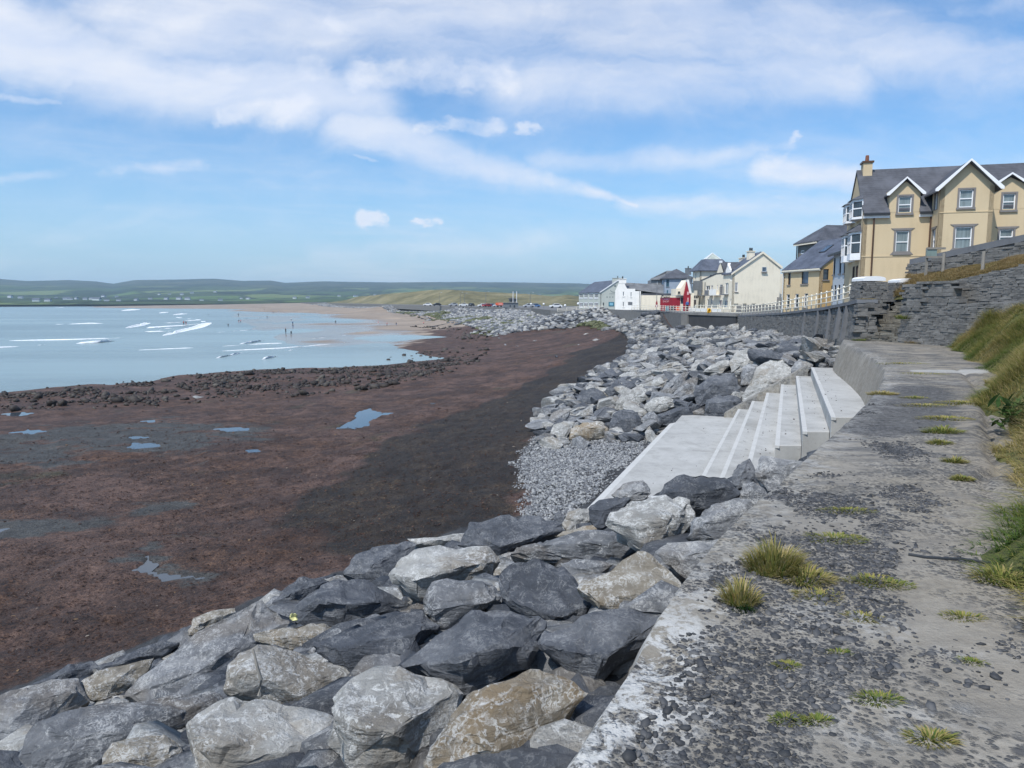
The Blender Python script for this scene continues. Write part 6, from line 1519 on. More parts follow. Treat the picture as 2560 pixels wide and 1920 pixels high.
# ---- cream gable house and its terrace along the sea
ROW_X = 30.6
def cream_gable():
    ang = math.radians(4); P = atY(*v('r', 1042, 1000), 100); P[2] = -.2
    b = Bld('cream_gable_house', 'large cream house showing its broad blank gable with one small window', P, ang)
    x1 = b.on(v('r', 1872, 600))[0]; za = b.on(v('r', 1565, 222))[2]; zl = b.on(v('r', 1045, 570))[2]; zrt = b.on(v('r', 1872, 480))[2]; xa = b.on(v('r', 1565, 222))[0]
    My = frameM('y', 0.0); h = b.rect('r', 1550, 465, 1630, 548); h2 = b.rect('r', 1090, 735, 1138, 895)
    low = [b.rect('r', *q) for q in ((1070, 1098, 1145, 1250), (1222, 1098, 1292, 1250), (1372, 1098, 1450, 1250), (1545, 1098, 1620, 1250))]
    wall(b, 0, x1, 0, zl, [h2]+low, My, M_cream, 'gable_wall', top=[(x1, zrt), (xa, za)])
    bmw = h; window(b, (h[0], h[1], h[2], h[3]), frameM('y', -.16), M_greyw, M_paneb, bars=(), sill=M_sur, rec=.10)
    window(b, h2, My, M_trim, M_pane, bars=((.45, 'v'),), sill=M_sur)
    for r in low: window(b, r, My, M_cream, M_cream, bars=(), rec=.12, name='blocked_opening')
    D = 3.7
    # sea-side wall seen edge on
    Mx = frameM('x', 0.0)
    X = lambda x, y: b.on(v('t', x, y), 'x', 0.0)
    rr = lambda a, c, d, e: b.rect('t', a, c, d, e, 'x', 0.0)
    q = [rr(962, 700, 1045, 985), rr(1090, 560, 1135, 640), rr(945, 1145, 1028, 1320), rr(1088, 1115, 1115, 1290)]
    q = [(max(.1, a), min(D-.1, c), e, f) for a, c, e, f in q]; q = [z for z in q if z[1]-z[0] > .15]
    wall(b, 0, D, 0, zl, q, Mx, M_cream, 'sea_wall_face')
    for z in q: window(b, z, Mx, M_trim, M_net, bars=((.5, 'v'),) if z[1]-z[0] > .6 else ())
    # slates: two slopes meeting over the gable
    bm = bmesh.new(); t = .14; k = (za-zl)/xa
    prism(bm, [(-.25, -.12, zl-.25*k), (xa, -.12, za), (x1+.2, -.12, zrt-.1), (x1+.2, -.12, zrt+t-.1), (xa, -.12, za+t*1.2), (-.25, -.12, zl+t-.25*k)], (0, D+.2, 0)); b.part('roof', bm, M_slateb)
    bm = bmesh.new(); prism(bm, [(-.3, -.20, zl-.3*k-.1), (xa, -.20, za-.10), (x1+.2, -.20, zrt-.2), (x1+.2, -.20, zrt+t+.02), (xa, -.20, za+t*1.3), (-.3, -.20, zl+t-.3*k)], (0, .09, 0)); b.part('verge', bm, M_cream)
    # pedimented wall dormer on the sea side
    dy = 1.9; pz = X(1110, 140)[2]-.35-zl
    bm = bmesh.new(); prism(bm, [(-.05, dy-.8, zl-.2), (-.05, dy+.8, zl-.2), (-.05, dy+.8, zl+.5), (-.05, dy, zl+pz), (-.05, dy-.8, zl+.5)], (.25, 0, 0)); dm = b.part('wall_dormer', bm, M_white)
    bm = bmesh.new(); prism(bm, [(.2, dy-.85, zl+.45), (.2, dy, zl+pz-.05), (.2, dy+.85, zl+.45), (.2, dy+.85, zl+.57), (.2, dy, zl+pz+.08), (.2, dy-.85, zl+.57)], (2.6, 0, 0)); b.part('dormer_roof', bm, M_slate, dm)
    bm = bmesh.new(); prism(bm, [(-.10, dy-.22, zl+pz-.3), (-.10, dy+.22, zl+pz-.3), (-.10, dy, zl+pz+.2)], (.4, 0, 0)); b.part('pediment_cap', bm, M_trim, dm)
    cx0 = b.on(v('r', 1315, 250), 'y', 1.2)[0]; cx1 = b.on(v('r', 1412, 250), 'y', 1.2)[0]; cz = b.on(v('r', 1360, 205), 'y', 1.2)[2]
    chimney(b, cx0, cx1, .8, 1.7, za-1.6, cz, M_cream, M_cream, 2, M_dark)
    ba = pb(b, 'balcony', M_metal, -.75, 0, q[0][0]-.2, q[0][1]+.2, q[0][2]-.15, q[0][2])
    for kk in range(7):
        yy = q[0][0]-.2+(q[0][1]-q[0][0]+.4)*kk/6; bm = bmesh.new(); tube(bm, [(-.73, yy, q[0][2]), (-.73, yy, q[0][2]+1)], .03, 4); b.part('baluster', bm, M_metal, ba)
    bm = bmesh.new(); tube(bm, [(-.73, q[0][0]-.2, q[0][2]+1), (-.73, q[0][1]+.2, q[0][2]+1)], .03, 4); b.part('handrail', bm, M_metal, ba)
    wl = pb(b, 'yard_wall', M_old2, -.3, x1+.3, -2.6, -2.4, -.2, 1.15)
    bm = bmesh.new(); tube(bm, [(xa+1.2, -2.3, 1.1), (xa+2.2, -1.6, 2.5), (x1-.1, -.4, 2.6)], .05, 6); b.part('handrail', bm, M_metal)
    return b
cg = cream_gable()
def terrace():
    """two-peak cream house beyond the gable house, same sea front"""
    A = np.array([29.6, 114.6]); B = np.array([30.35, 103.75]); d = B-A; L = np.linalg.norm(d)
    b = Bld('balcony_house', 'cream seafront house with a sharp peaked gable and white balconies', (A[0], A[1], -.2), math.atan2(d[1], d[0]))
    My = frameM('y', 0.0); z = lambda x, y: b.on(v('t', x, y)); r = lambda *q: b.rect('t', *q)
    ap = z(830, 160); x0, x1 = z(735, 400)[0], min(z(930, 400)[0], L-.1); ze = z(830, 470)[2]
    H = [r(748, 742, 778, 880), r(818, 740, 895, 1000), r(462, 770, 565, 885), r(590, 762, 642, 990), r(495, 1120, 535, 1305), r(590, 1115, 632, 1305), r(805, 1142, 882, 1320)]
    H = [(max(.1, a), min(L-.1, c), max(.2, e), f) for a, c, e, f in H]
    zs = z(290, 660)[2]
    wall(b, 0, L, 0, zs, H, My, M_cream, top=[(L, ze), (x1, ze), ((x0+x1)/2, ap[2]), (x0, ze)])
    for i, q in enumerate(H): window(b, q, My, M_trim, M_brownwood if i in (1,) else M_pane, bars=((.5, 'v'),) if q[1]-q[0] > .7 else ())
    wall(b, 0, 9, 0, zs, [], frameM('x', 0), M_cream, 'side_wall'); wall(b, 0, 9, 0, ze, [], frameM('X', L), M_cream, 'side_wall')
    # main roof slope and the roof behind the peak
    bm = bmesh.new(); prism(bm, [(-.1, -.05, zs), (x0, -.05, ze+.05), (L, -.05, ze+.05), (L, -.05, ze+.2), (x0, -.05, ze+.2), (-.1, -.05, zs+.15)], (0, 1.2, 0)); b.part('verge', bm, M_slate)
    gable_roof(b, x0, x1, 0, 5, ze, ap[2]-.1, M_slate, .02, -.1, .1, 'y', 'peak_roof')
    bm = bmesh.new(); prism(bm, [(0, .9, zs+.1), (L, .9, ze), (L, 5, ze+3.0), (0, 5, zs+2.3)], (0, .05, .15)); b.part('roof', bm, M_slateb)
    pb(b, 'coping_stone', M_trim, (x0+x1)/2-.16, (x0+x1)/2+.16, -.12, .25, ap[2]-.12, ap[2]+.2)
    for a, c, e, f in ((372, 870, 455, 1010), (570, 885, 660, 1010), (690, 865, 860, 1000)):
        q = r(a, c, e, f); bl = pb(b, 'balcony', M_white if a > 600 else M_metal, q[0], q[1], -.8, 0, q[2]-.12, q[2])
        pb(b, 'balcony_front', M_white if a > 600 else M_metal, q[0], q[1], -.80, -.72, q[2]+.01, q[3], parent=bl)
    chimney(b, L-2.4, L-1.3, 2.8, 3.7, ze+.5, ap[2]+.5, M_cream, M_cream, 2, M_dark)
    sg = r(385, 640, 500, 690); s1 = pb(b, 'hanging_sign', M_metal, sg[0], sg[0]+.12, -1.5, -.1, sg[2]-1.2, sg[3])
    q = r(395, 1010, 440, 1300); pipe(b, [(z(442, 1100)[0], -.08, zs-.2), (z(442, 1100)[0], -.08, .2)], M_metal, .06)
    # planters and wall in front
    pb(b, 'front_wall', M_white, -3, L+5, -2.5, -2.3, .0, .62)
terrace()
def text_mesh(b, body, size, M, mat, name='lettering', ext=.02, fit=None, parent=None):
    cu = bpy.data.curves.new('lettering', 'FONT'); cu.body = body; cu.size = size; cu.extrude = ext; cu.align_x = 'CENTER'; cu.resolution_u = 2
    o = bpy.data.objects.new('lettering', cu); COL.objects.link(o); dg = bpy.context.evaluated_depsgraph_get(); me = bpy.data.meshes.new_from_object(o.evaluated_get(dg)); bpy.data.objects.remove(o)
    w = max(p.co.x for p in me.vertices)-min(p.co.x for p in me.vertices); k = fit/w if fit else 1
    me.transform(M @ Matrix.Rotation(math.pi/2, 4, 'X') @ Matrix.Diagonal((k, 1 if fit is None else min(k*1.0, 1.2), 1, 1))); me.materials.clear(); me.materials.append(mat)
    return link(name, me, parent or b.e)
def tower():
    A = np.array([29.3, 118.2]); B = np.array([29.56, 114.7]); d = B-A; L = np.linalg.norm(d)
    b = Bld('tower_house', 'cream tower-like shop house with hipped roof and glazed pyramid on top', (A[0], A[1], -.2), math.atan2(d[1], d[0]))
    My = frameM('y', 0.0); z = lambda x, y: b.on(v('t', x, y)); r = lambda *q: b.rect('t', *q)
    ze = z(170, 405)[2]; D = 5.0
    H = [r(130, 1130, 210, 1310), r(180, 430, 208, 690), r(112, 570, 128, 690)]; H = [(max(.15, a), min(L-.15, c), max(.2, e), f) for a, c, e, f in H]
    H = [q for q in H if q[1]-q[0] > .1]
    wall(b, 0, L, 0, ze, H, My, M_cream)
    for i, q in enumerate(H): window(b, q, My, M_trim, M_brownwood if i == 0 else M_pane, bars=(), name='door' if i == 0 else 'window')
    hx = (1.6, 2.2, ze-1.3, ze-.6)
    wall(b, 0, D, 0, ze, [hx], frameM('X', L), M_cream, 'side_wall'); window(b, hx, frameM('X', L), M_brownwood, M_pane, bars=(), sill=M_sur)
    wall(b, 0, D, 0, ze, [], frameM('x', 0), M_cream, 'side_wall'); wall(b, 0, L, 0, ze, [], frameM('Y', D), M_cream, 'back_wall')
    zr = ze+1.9
    hip_roof(b, -.1, L+.1, -.1, D, ze, zr, M_slateb, .35, .12, inset=1.45)
    bm = bmesh.new(); cx_, cy_ = L/2, D/2; hw, hd = L/2-1.15, D/2-1.3
    A_ = [bm.verts.new(p) for p in ((cx_-hw, cy_-hd, zr-.05), (cx_+hw, cy_-hd, zr-.05), (cx_+hw, cy_+hd, zr-.05), (cx_-hw, cy_+hd, zr-.05))]; t_ = bm.verts.new((cx_, cy_, zr+.95))
    for k in range(4): bm.faces.new((A_[k], A_[(k+1) % 4], t_))
    bm.faces.new(A_[::-1]); lan = b.part('glazed_lantern', bm, M_lant)
    for k in range(4):
        bm = bmesh.new(); p = [(cx_-hw, cy_-hd), (cx_+hw, cy_-hd), (cx_+hw, cy_+hd), (cx_-hw, cy_+hd)][k]; tube(bm, [(p[0], p[1], zr), (cx_, cy_, zr+1.0)], .06, 5); b.part('hip_bar', bm, M_trim, lan)
    q = r(100, 575, 205, 700); ba = pb(b, 'balcony', M_metal, max(0, q[0]), q[1], -.8, 0, q[2]-.15, q[2])
    for kk in range(8):
        xx = q[0]+(q[1]-q[0])*kk/7; bm = bmesh.new(); tube(bm, [(xx, -.78, q[2]), (xx, -.78, q[2]+1.05)], .035, 4); b.part('baluster', bm, M_metal, ba)
    sg = r(95, 1040, 245, 1100); sc_ = (sg[0]+sg[1])/2
    # the sign faces the sea front and reads along the wall
    text_mesh(b, 'SURF SHOP', .9, Matrix.Translation((L/2, -.03, sg[2]+.05)), M_black, fit=L*.86)
    text_mesh(b, 'SURF', .5, Matrix.Translation((L/2-.2, -.03, sg[3]+.35)), M_purple, fit=L*.42) if False else None
M_lant = glass('lantern_glass', (.45, .48, .42), .2)
tower()
# ---- red surf shop with spire-like gable
def red_shop():
    P = atY(*v('c', 192, 1200), 113); P[2] = -.15
    b = Bld('red_shop', 'low crimson shop front with tall pointed red and white spire', P, math.radians(2), 'shop')
    x = lambda a, c, val=0.0: b.on(v('c', a, c), 'y', val)
    zt = x(600, 895)[2]; xr = x(1005, 1000)[0]; zb = -.2
    dz0, dz1 = x(1090, 1155)[2], x(1090, 900)[2]; dx0, dx1 = x(1030, 1000)[0], x(1150, 1000)[0]
    wall(b, 0, xr, zb, zt, [], frameM('y', 0), M_red, 'shop_wall', th=.4); pb(b, 'parapet', M_cream, -.05, x(1180, 860)[0], .02, .4, zt-.02, x(600, 815)[2])
    wall(b, xr, x(1165, 1000)[0], zb, dz1+.1, [(dx0, dx1, dz0, dz1)], frameM('y', .05), M_cream, 'entrance_wall'); window(b, (dx0, dx1, dz0, dz1), frameM('y', .05), M_teal, M_paneb, bars=())
    pb(b, 'awning', M_dark, x(1020, 870)[0], x(1170, 870)[0], -.5, .04, x(1090, 885)[2], x(1090, 850)[2])
    # spire: red steep triangle between white-edged slopes
    ax, az = x(1300, 165, -1)[0], x(1300, 165, -1)[2]; rx0, rx1 = x(1165, 900, -1)[0], x(1440, 900, -1)[0]; mz = x(1165, 830, -1)[2]
    bm = bmesh.new(); prism(bm, [(rx0, -1, zb), (rx1, -1, zb), (rx1-.02, -1, mz-.2), (ax, -1, az), (rx0, -1, mz)], (0, .5, 0)); sp = b.part('spire', bm, M_red)
    bm = bmesh.new(); e = x(1410, 560, -1); prism(bm, [(ax-.12, -1.06, az+.05), (x(1360, 165, -1)[0], -1.06, az+.05), (x(1480, 730, -1)[0], -1.06, x(1480, 730, -1)[2]), (x(1385, 720, -1)[0], -1.06, x(1385, 720, -1)[2]), (ax, -1.06, az-.5)], (0, .7, 0)); b.part('spire_edge', bm, M_white, sp)
    bm = bmesh.new(); p = lambda a, c: (x(a, c, -.4)[0], -.4, x(a, c, -.4)[2]); prism(bm, [p(1040, 500), p(1270, 165), p(1300, 165), p(1180, 800), p(1040, 800)], (0, 3, 0)); b.part('side_gable', bm, M_cream)
    bm = bmesh.new(); prism(bm, [p(830, 530), p(1040, 520), p(1040, 800), p(830, 800)], (0, 3, 0)); b.part('upper_block', bm, M_cream)
    r = b.rect('c', 885, 625, 1010, 765, 'y', -.4); window(b, r, frameM('y', -.52), M_cream, M_pane, bars=(), rec=.06)
    pb(b, 'wing_wall', M_cream, rx1, rx1+.5, -1, 2, zb, x(1440, 700, -1)[2])
    w = xr; text_mesh(b, 'Celtic', .9, Matrix.Translation((x(390, 900)[0], -.03, x(390, 925)[2])), M_black, fit=(x(590, 900)[0]-x(215, 900)[0]))
    text_mesh(b, 'T-SHIRT', .62, Matrix.Translation((x(400, 980)[0], -.03, x(400, 1000)[2])), M_purple, fit=(x(580, 900)[0]-x(235, 900)[0]))
    text_mesh(b, 'SHOP', .6, Matrix.Translation((x(405, 1080)[0], -.03, x(405, 1092)[2])), M_pink, fit=(x(530, 900)[0]-x(275, 900)[0]))
    for a, c, dd, ee, mm in ((1290, 650, 1360, 780, M_pink), (1300, 900, 1345, 1250, M_pink)): q = b.rect('c', a, c, dd, ee, 'y', -1); pb(b, 'painted_panel', mm, q[0], q[1], -1.03, -.99, q[2], q[3], parent=sp)
    for i, mm in enumerate((M_teal, M_dark, M_orange, M_sky, M_purple, M_teal)):      # boards leaning along the front
        xx = .7+i*.85; bm = bmesh.new(); prism(bm, [(xx, -.5, zb+.05), (xx+.55, -.5, zb+.05), (xx+.55, -.3, .75), (xx, -.3, .75)], (0, .05, 0)); b.part('display_board', bm, mm)
red_shop()
# ---- grey hipped building behind
def grey_big():
    P = atY(*v('g', 1590, 500), 150); P[2] = -.2
    b = Bld('grey_hipped_building', 'blue-grey building with broad weathered hipped roof behind the red shop', P, math.radians(-6), 'building')
    x = lambda a, c, val=0.0: b.on(v('g', a, c), 'y', val)
    ze = x(1800, 350)[2]; x1 = x(2030, 450)[0]; D = 11
    h = [b.rect('g', *q) for q in ((1632, 358, 1676, 470), (1868, 362, 1922, 480), (1640, 525, 1660, 572))]
    wall(b, 0, x1, 0, ze, h, frameM('y', 0), M_bluegrey); [window(b, q, frameM('y', 0), M_teal, M_paneb, bars=((.35, 'v'),), sill=M_sur) for q in h]
    wall(b, 0, D, 0, ze, [], frameM('x', 0), M_bluegrey, 'side_wall'); wall(b, 0, D, 0, ze, [], frameM('X', x1), M_bluegrey, 'side_wall'); wall(b, 0, x1, 0, ze, [], frameM('Y', D), M_bluegrey, 'back_wall')
    zr = b.on(v('g', 1850, 205), 'y', 5.5)[2]
    hip_roof(b, 0, x1, 0, D, ze-.02, zr, M_slate, .4, .16)
    xl = x(1398, 500, 4)[0]; zl = x(1480, 365, 4)[2]
    wall(b, xl, 0.0, 0, zl, [], frameM('y', 4), M_brownl, 'rear_wing_wall'); pb(b, 'rear_wing', M_brownl, xl, -.02, 4.2, 13, 0, zl)
    bm = bmesh.new(); prism(bm, [(xl-.3, 3.6, zl), (.4, 3.6, zl), (1.5, 8.5, zr-.3), (xl+5.2, 8.5, zr-.3)], (0, .1, .14)); b.part('rear_roof', bm, M_slatew)
    cx0, cx1 = b.on(v('g', 1925, 230), 'y', 6)[0], b.on(v('g', 2012, 230), 'y', 6)[0]; chimney(b, cx0, cx1, 5.6, 6.4, ze+1, zr+.15, M_metal, M_metal, 1, M_dark)
    for xx in (xl+1.2, xl+2.8, xl+4.4): pb(b, 'cladding_batten', M_greyw, xx, xx+.12, 3.95, 4.0, 2, zl-.3)
M_brownl = paint('grey_cladding', (.20, .205, .21), .8, .15, .8, .3)
grey_big()
# ---- white house with chimney gable and long slate wing
def white_house():
    P = atY(*v('g', 846, 700), 134); P[2] = -.35
    b = Bld('white_house', 'white house with stepped gable, big chimney and narrow slit windows', P, math.radians(-9))
    x = lambda a, c, val=0.0: b.on(v('g', a, c), 'y', val)[[0, 2]]
    zb = 0
    out = [x(846, 540), x(905, 412), x(905, 372), x(1018, 372), x(990, 425), x(1032, 503)]
    x1 = x(1240, 700)[0]; zp = x(1200, 538)[1]; zs = x(1100, 503)[1]; xs = x(1155, 520)[0]
    H = [b.rect('g', *q) for q in ((966, 548, 984, 615), (1084, 555, 1100, 625), (964, 703, 982, 778))]
    wall(b, 0, x1, zb, out[0][1]-.002, H, frameM('y', 0), M_white, 'gable_wall', th=6)
    bm = bmesh.new(); z_ = out[0][1]-.002
    prism(bm, [(0, .0, z_)]+[(p[0], .0, p[1]) for p in out]+[(xs, .0, zs), (xs, .0, z_)], (0, .35, 0)); b.part('upper_gable', bm, M_white)
    for q in H: window(b, q, frameM('y', 0), M_trim, M_pane, bars=(), sill=M_white, rec=.12)
    c0, c1, cz = x(905, 380)[0], x(1018, 380)[0], x(960, 358)[1]
    chimney(b, c0, c1, -.03, .9, x(960, 420)[1], cz, M_white, M_white, 1, M_dark)
    # wing roof to the right
    r0 = b.on(v('g', 1000, 420), 'y', 3.5); r1 = b.on(v('g', 1590, 452), 'y', 3.5); e1 = b.on(v('g', 1590, 560), 'y', .4); e0 = b.on(v('g', 1040, 498), 'y', .4)
    bm = bmesh.new(); prism(bm, [tuple(e0+[-.6, 0, 0]), tuple(e1+[0, 0, -.25]), tuple(r1), tuple(r0)], (0, .1, .14)); b.part('roof', bm, M_slatew)
    bm = bmesh.new(); prism(bm, [(r0[0], 3.6, r0[2]), (r1[0], 3.6, r1[2]), (r1[0], 6.5, r1[2]-2), (r0[0], 6.5, r0[2]-2)], (0, 0, .14)); b.part('roof', bm, M_slatew)
    pb(b, 'wing_wall', M_white, x1, r1[0], .5, 6, 0, e1[2]-.3)
    pb(b, 'notice_board', M_metal, *b.rect('g', 1045, 705, 1110, 750)[:2], -.06, .0, *b.rect('g', 1045, 705, 1110, 750)[2:])
    # cream yard building in front of the wing, crumbling parapet
    x0c, x1c = x(1245, 700)[0], x(1552, 700)[0]; zt = x(1400, 603)[1]
    wall(b, x0c, x1c, zb, zt, [], frameM('y', -.4), M_cream, 'yard_wall', th=3)
    pb(b, 'low_roof', M_slate, x0c+.2, x(1705, 580)[0], -.2, 2.4, zt-.05, x(1400, 575)[1])
    pipe(b, [(x(1222, 600)[0], -.46, x(1222, 535)[1]), (x(1222, 600)[0], -.46, .1)], M_metal, .05)
white_house()
# ---- restaurant at the far end of the houses
def restaurant():
    A = np.array([19.1, 208.0]); B = np.array([22.5, 185.0]); d = B-A; L = np.linalg.norm(d)
    b = Bld('restaurant', 'grey-green two-storey restaurant with rows of white-framed windows and painted gable', (A[0], A[1], -1.0), math.atan2(d[1], d[0]), 'restaurant')
    My = frameM('y', 0.0); z = lambda a, c: b.on(v('p', a, c)); ze = z(600, 770)[2]; D = 9.0; zr = ze+2.9
    H = []
    for (a, c) in ((280, 408), (458, 590), (648, 785), (845, 990)): H.append(b.rect('p', a, 805, c, 985)); H.append(b.rect('p', a-8, 1145, c, 1330))
    H = [(a, c, max(.25, e), f) for a, c, e, f in H]
    wall(b, 0, L, 0, ze, H, My, M_greyg)
    for q in H: window(b, q, My, M_trim, M_pane, bars=((.33, 'v'), (.66, 'v')), fw=.16, rec=.05, sill=M_trim)
    MX = frameM('X', L)
    g = [b.rect('p', 1165, 1150, 1205, 1265, 'x', L), b.rect('p', 1415, 1160, 1545, 1260, 'x', L)]
    wall(b, 0, D, 0, ze, [g[0]], MX, M_greyg, 'gable_wall', top=[(D, ze), (D/2, zr)][1:]); window(b, g[0], MX, M_dark, M_pane, bars=())
    wall(b, 0, D, 0, ze, [], frameM('x', 0), M_greyg, 'gable_wall', top=[(D/2, zr)]); wall(b, 0, L, 0, ze, [], frameM('Y', D), M_greyg, 'back_wall')
    sgn = pb(b, 'notice_board', M_teal, L, L+.06, g[1][0]-.25, g[1][1]+.25, g[1][2]-.2, g[1][3]+.2); pb(b, 'sign_face', M_sky, L+.05, L+.09, g[1][0], g[1][1], g[1][2], g[1][3], parent=sgn)
    gable_roof(b, 0, L, 0, D, ze-.02, zr, M_slateb, .2, .12, .13, 'x'); 
    k = (zr-ze)/(D/2); bm = bmesh.new(); prism(bm, [(L+.12, -.25, ze-.25*k-.12), (L+.12, D/2, zr-.1), (L+.12, D+.25, ze-.25*k-.12), (L+.12, D+.25, ze-.25*k+.16), (L+.12, D/2, zr+.2), (L+.12, -.25, ze-.25*k+.16)], (.08, 0, 0)); b.part('verge', bm, M_trim)
    chimney(b, L-1.0, L+.02, D/2-1.2, D/2+1.4, zr-1.2, b.on(v('p', 1600, 235), 'x', L)[2], M_greyg, M_greyg, 1, M_dark)
    # faded painted emblem: an arc, a rosette and a line of marks
    yc = D/2-.7; zc = ze+.35; bm = bmesh.new(); n = 16
    prism(bm, [(L+.012, yc+1.25*math.cos(math.pi+math.pi*k/n), zc+.1+.62*math.sin(math.pi+math.pi*k/n)) for k in range(n+1)]+[(L+.012, yc+1.1*math.cos(2*math.pi-math.pi*k/n), zc+.1+.48*math.sin(2*math.pi-math.pi*k/n)) for k in range(n+1)], (.012, 0, 0)); b.part('painted_emblem', bm, M_emb)
    pb(b, 'painted_line', M_emb, L+.01, L+.025, yc-1.5, yc+1.6, zc-.85, zc-.77); 
    for k in range(6): pb(b, 'painted_mark', M_emb, L+.01, L+.025, yc-2.2+k*.75, yc-1.95+k*.75, zc-1.8, zc-1.5)
    bm = bmesh.new(); bmesh.ops.create_circle(bm, cap_ends=True, radius=.28, segments=12, matrix=Matrix.Translation((L+.02, yc, zc+1.15)) @ Matrix.Rotation(math.pi/2, 4, 'Y')); b.part('rosette', bm, M_emb)
M_emb = paint('faded_grey_paint', (.20, .23, .22), .85, .15, 2)
restaurant()
# ---- lifeguard station with two white poles
def station():
    P = atY(*v('l', 760, 1000), 262); P[2] = -1.2
    b = Bld('lifeguard_station', 'small grey lifeguard station with lookout room and two white flagpoles', P, 0.0, 'building')
    x = lambda a, c, val=0.0: b.on(v('l', a, c), 'y', val)
    w = x(1520, 900)[0]; zt = x(1200, 755)[2]
    H = [b.rect('l', *q) for q in ((1085, 860, 1150, 960), (1290, 860, 1370, 990))]
    wall(b, 0, w, 0, zt, H, frameM('y', 0), M_metal, th=5); [window(b, q, frameM('y', 0), M_dark, M_pane, bars=(), rec=.08) for q in H]
    pb(b, 'ledge', M_old2, -.1, w, -.3, 5, zt, zt+.18)
    x0, x1 = x(1060, 650)[0], x(1440, 650)[0]; z2 = x(1200, 550)[2]; h = b.rect('l', 1095, 590, 1245, 690, 'y', .6)
    wall(b, x0, x1, zt+.18, z2, [h], frameM('y', .6), M_old2, 'lookout_wall', th=3); window(b, h, frameM('y', .6), M_dark, M_pane, bars=(), rec=.08)
    bm = bmesh.new(); prism(bm, [(x0-.3, .2, z2), (x1+.3, .2, z2-.25), (x1+.3, .2, z2), (x0+.9, .2, z2+.45), (x0-.3, .2, z2+.2)], (0, 4, 0)); b.part('roof', bm, M_slate)
    for a in (1258, 1443): q = x(a, 165); bm = bmesh.new(); tube(bm, [(q[0], -.1, zt+.1), (q[0], -.1, q[2])], .11, 6); b.part('flagpole', bm, M_trim)
    pb(b, 'side_wall', M_bluegrey, -.02, .0, 0, 5, 0, zt)
station()
def kiosk():
    P = atY(*v('l', 420, 950), 275); P[2] = -1.15
    b = Bld('food_trailer', 'white trailer with bright orange-red canopy sign beside the lifeguard station', P, 0.0, 'trailer')
    x = lambda a, c, val=0.0: b.on(v('l', a, c), 'y', val)
    w = x(740, 900)[0]; pb(b, 'body', M_trim, 0, w, 0, 2.2, .35, x(500, 870)[2], bevel=.05); s = pb(b, 'canopy_sign', M_orange, -.3, w+.2, -.7, .3, x(500, 868)[2], x(500, 740)[2], bevel=.04)
    pb(b, 'panel', M_pink, w*.35, w*.95, -.73, -.69, x(500, 830)[2], x(500, 790)[2], parent=s)
    pb(b, 'hatch', M_dark, w*.3, w*.8, -.03, .02, .9, 1.5)
    for k in (.25, .75):
        bm = bmesh.new(); tube(bm, [(w*k, -.02, .33), (w*k, .25, .33)], .32, 12); b.part('wheel', bm, M_dark)
kiosk()
# distant cottages on the hillside
def cottages():
    bm = bmesh.new(); box(bm, -7, 7, -3.5, 3.5, -3, 4); me = bpy.data.meshes.new('cottage'); 
    R = random.Random(17)
    wm = bpy.data.meshes.new('wall'); bm.to_mesh(wm); bm.free(); wm.materials.append(M_greyw)
    bm = bmesh.new(); prism(bm, [(-7.3, -3.9, 3.8), (-7.3, 0, 7.4), (-7.3, 3.9, 3.8)], (14.6, 0, 0)); rm = bpy.data.meshes.new('roof'); bm.to_mesh(rm); bm.free(); rm.materials.append(M_slateb)
    spots = [(150, 637, 1500), (158, 638.5, 1480), (172, 636.5, 1540), (190, 637, 1500), (205, 636, 1520), (215, 641, 1400), (236, 643, 1330), (262, 642, 1340), (30, 630, 1900), (52, 631, 1850), (128, 632, 1800), (230, 628, 2100), (258, 629, 2050), (350, 627, 2100), (372, 628, 2050), (398, 628, 2000),
             (420, 627, 2100), (470, 627, 2150), (330, 636, 1550), (365, 636.5, 1520), (392, 637, 1500), (410, 638, 1480), (525, 634, 1650), (540, 635, 1600), (640, 633, 1700), (668, 632, 1750), (735, 628, 2000), (770, 630, 1900), (812, 627, 2100), (872, 631, 1800), (900, 626, 2150), (960, 627, 2100), (1065, 626, 2150), (1070, 629, 1950), (1140, 626, 2200), (1165, 627, 2100), (1190, 629, 1900), (1225, 633, 1700), (110, 644.5, 1250), (85, 645, 1240), (300, 641, 1370), (440, 641, 1380), (480, 642, 1350)]
    for i, (px, py, D) in enumerate(spots):
        p = hill_at(px, D); s = R.uniform(.45, .8)
        e = empty('cottage', tuple(p), R.uniform(-.6, .6)); e.scale = (s*R.uniform(.7, 1.2), s, s*.85)
        for m_, n_ in ((wm, 'wall'), (rm, 'roof')): o = bpy.data.objects.new(n_, m_); COL.objects.link(o); o.parent = e
        tag(e, 'tiny white cottage on the far hillside, '+('in the low cluster across the bay' if px < 245 and py > 634 else 'high on the left slope' if px < 300 else 'above the breaking waves' if px < 500 else 'above the bathers' if px < 720 else 'above the left dunes' if px < 1000 else 'behind the dunes and lamp posts'), 'cottage', 'white cottages scattered on the far hillside')
cottages()
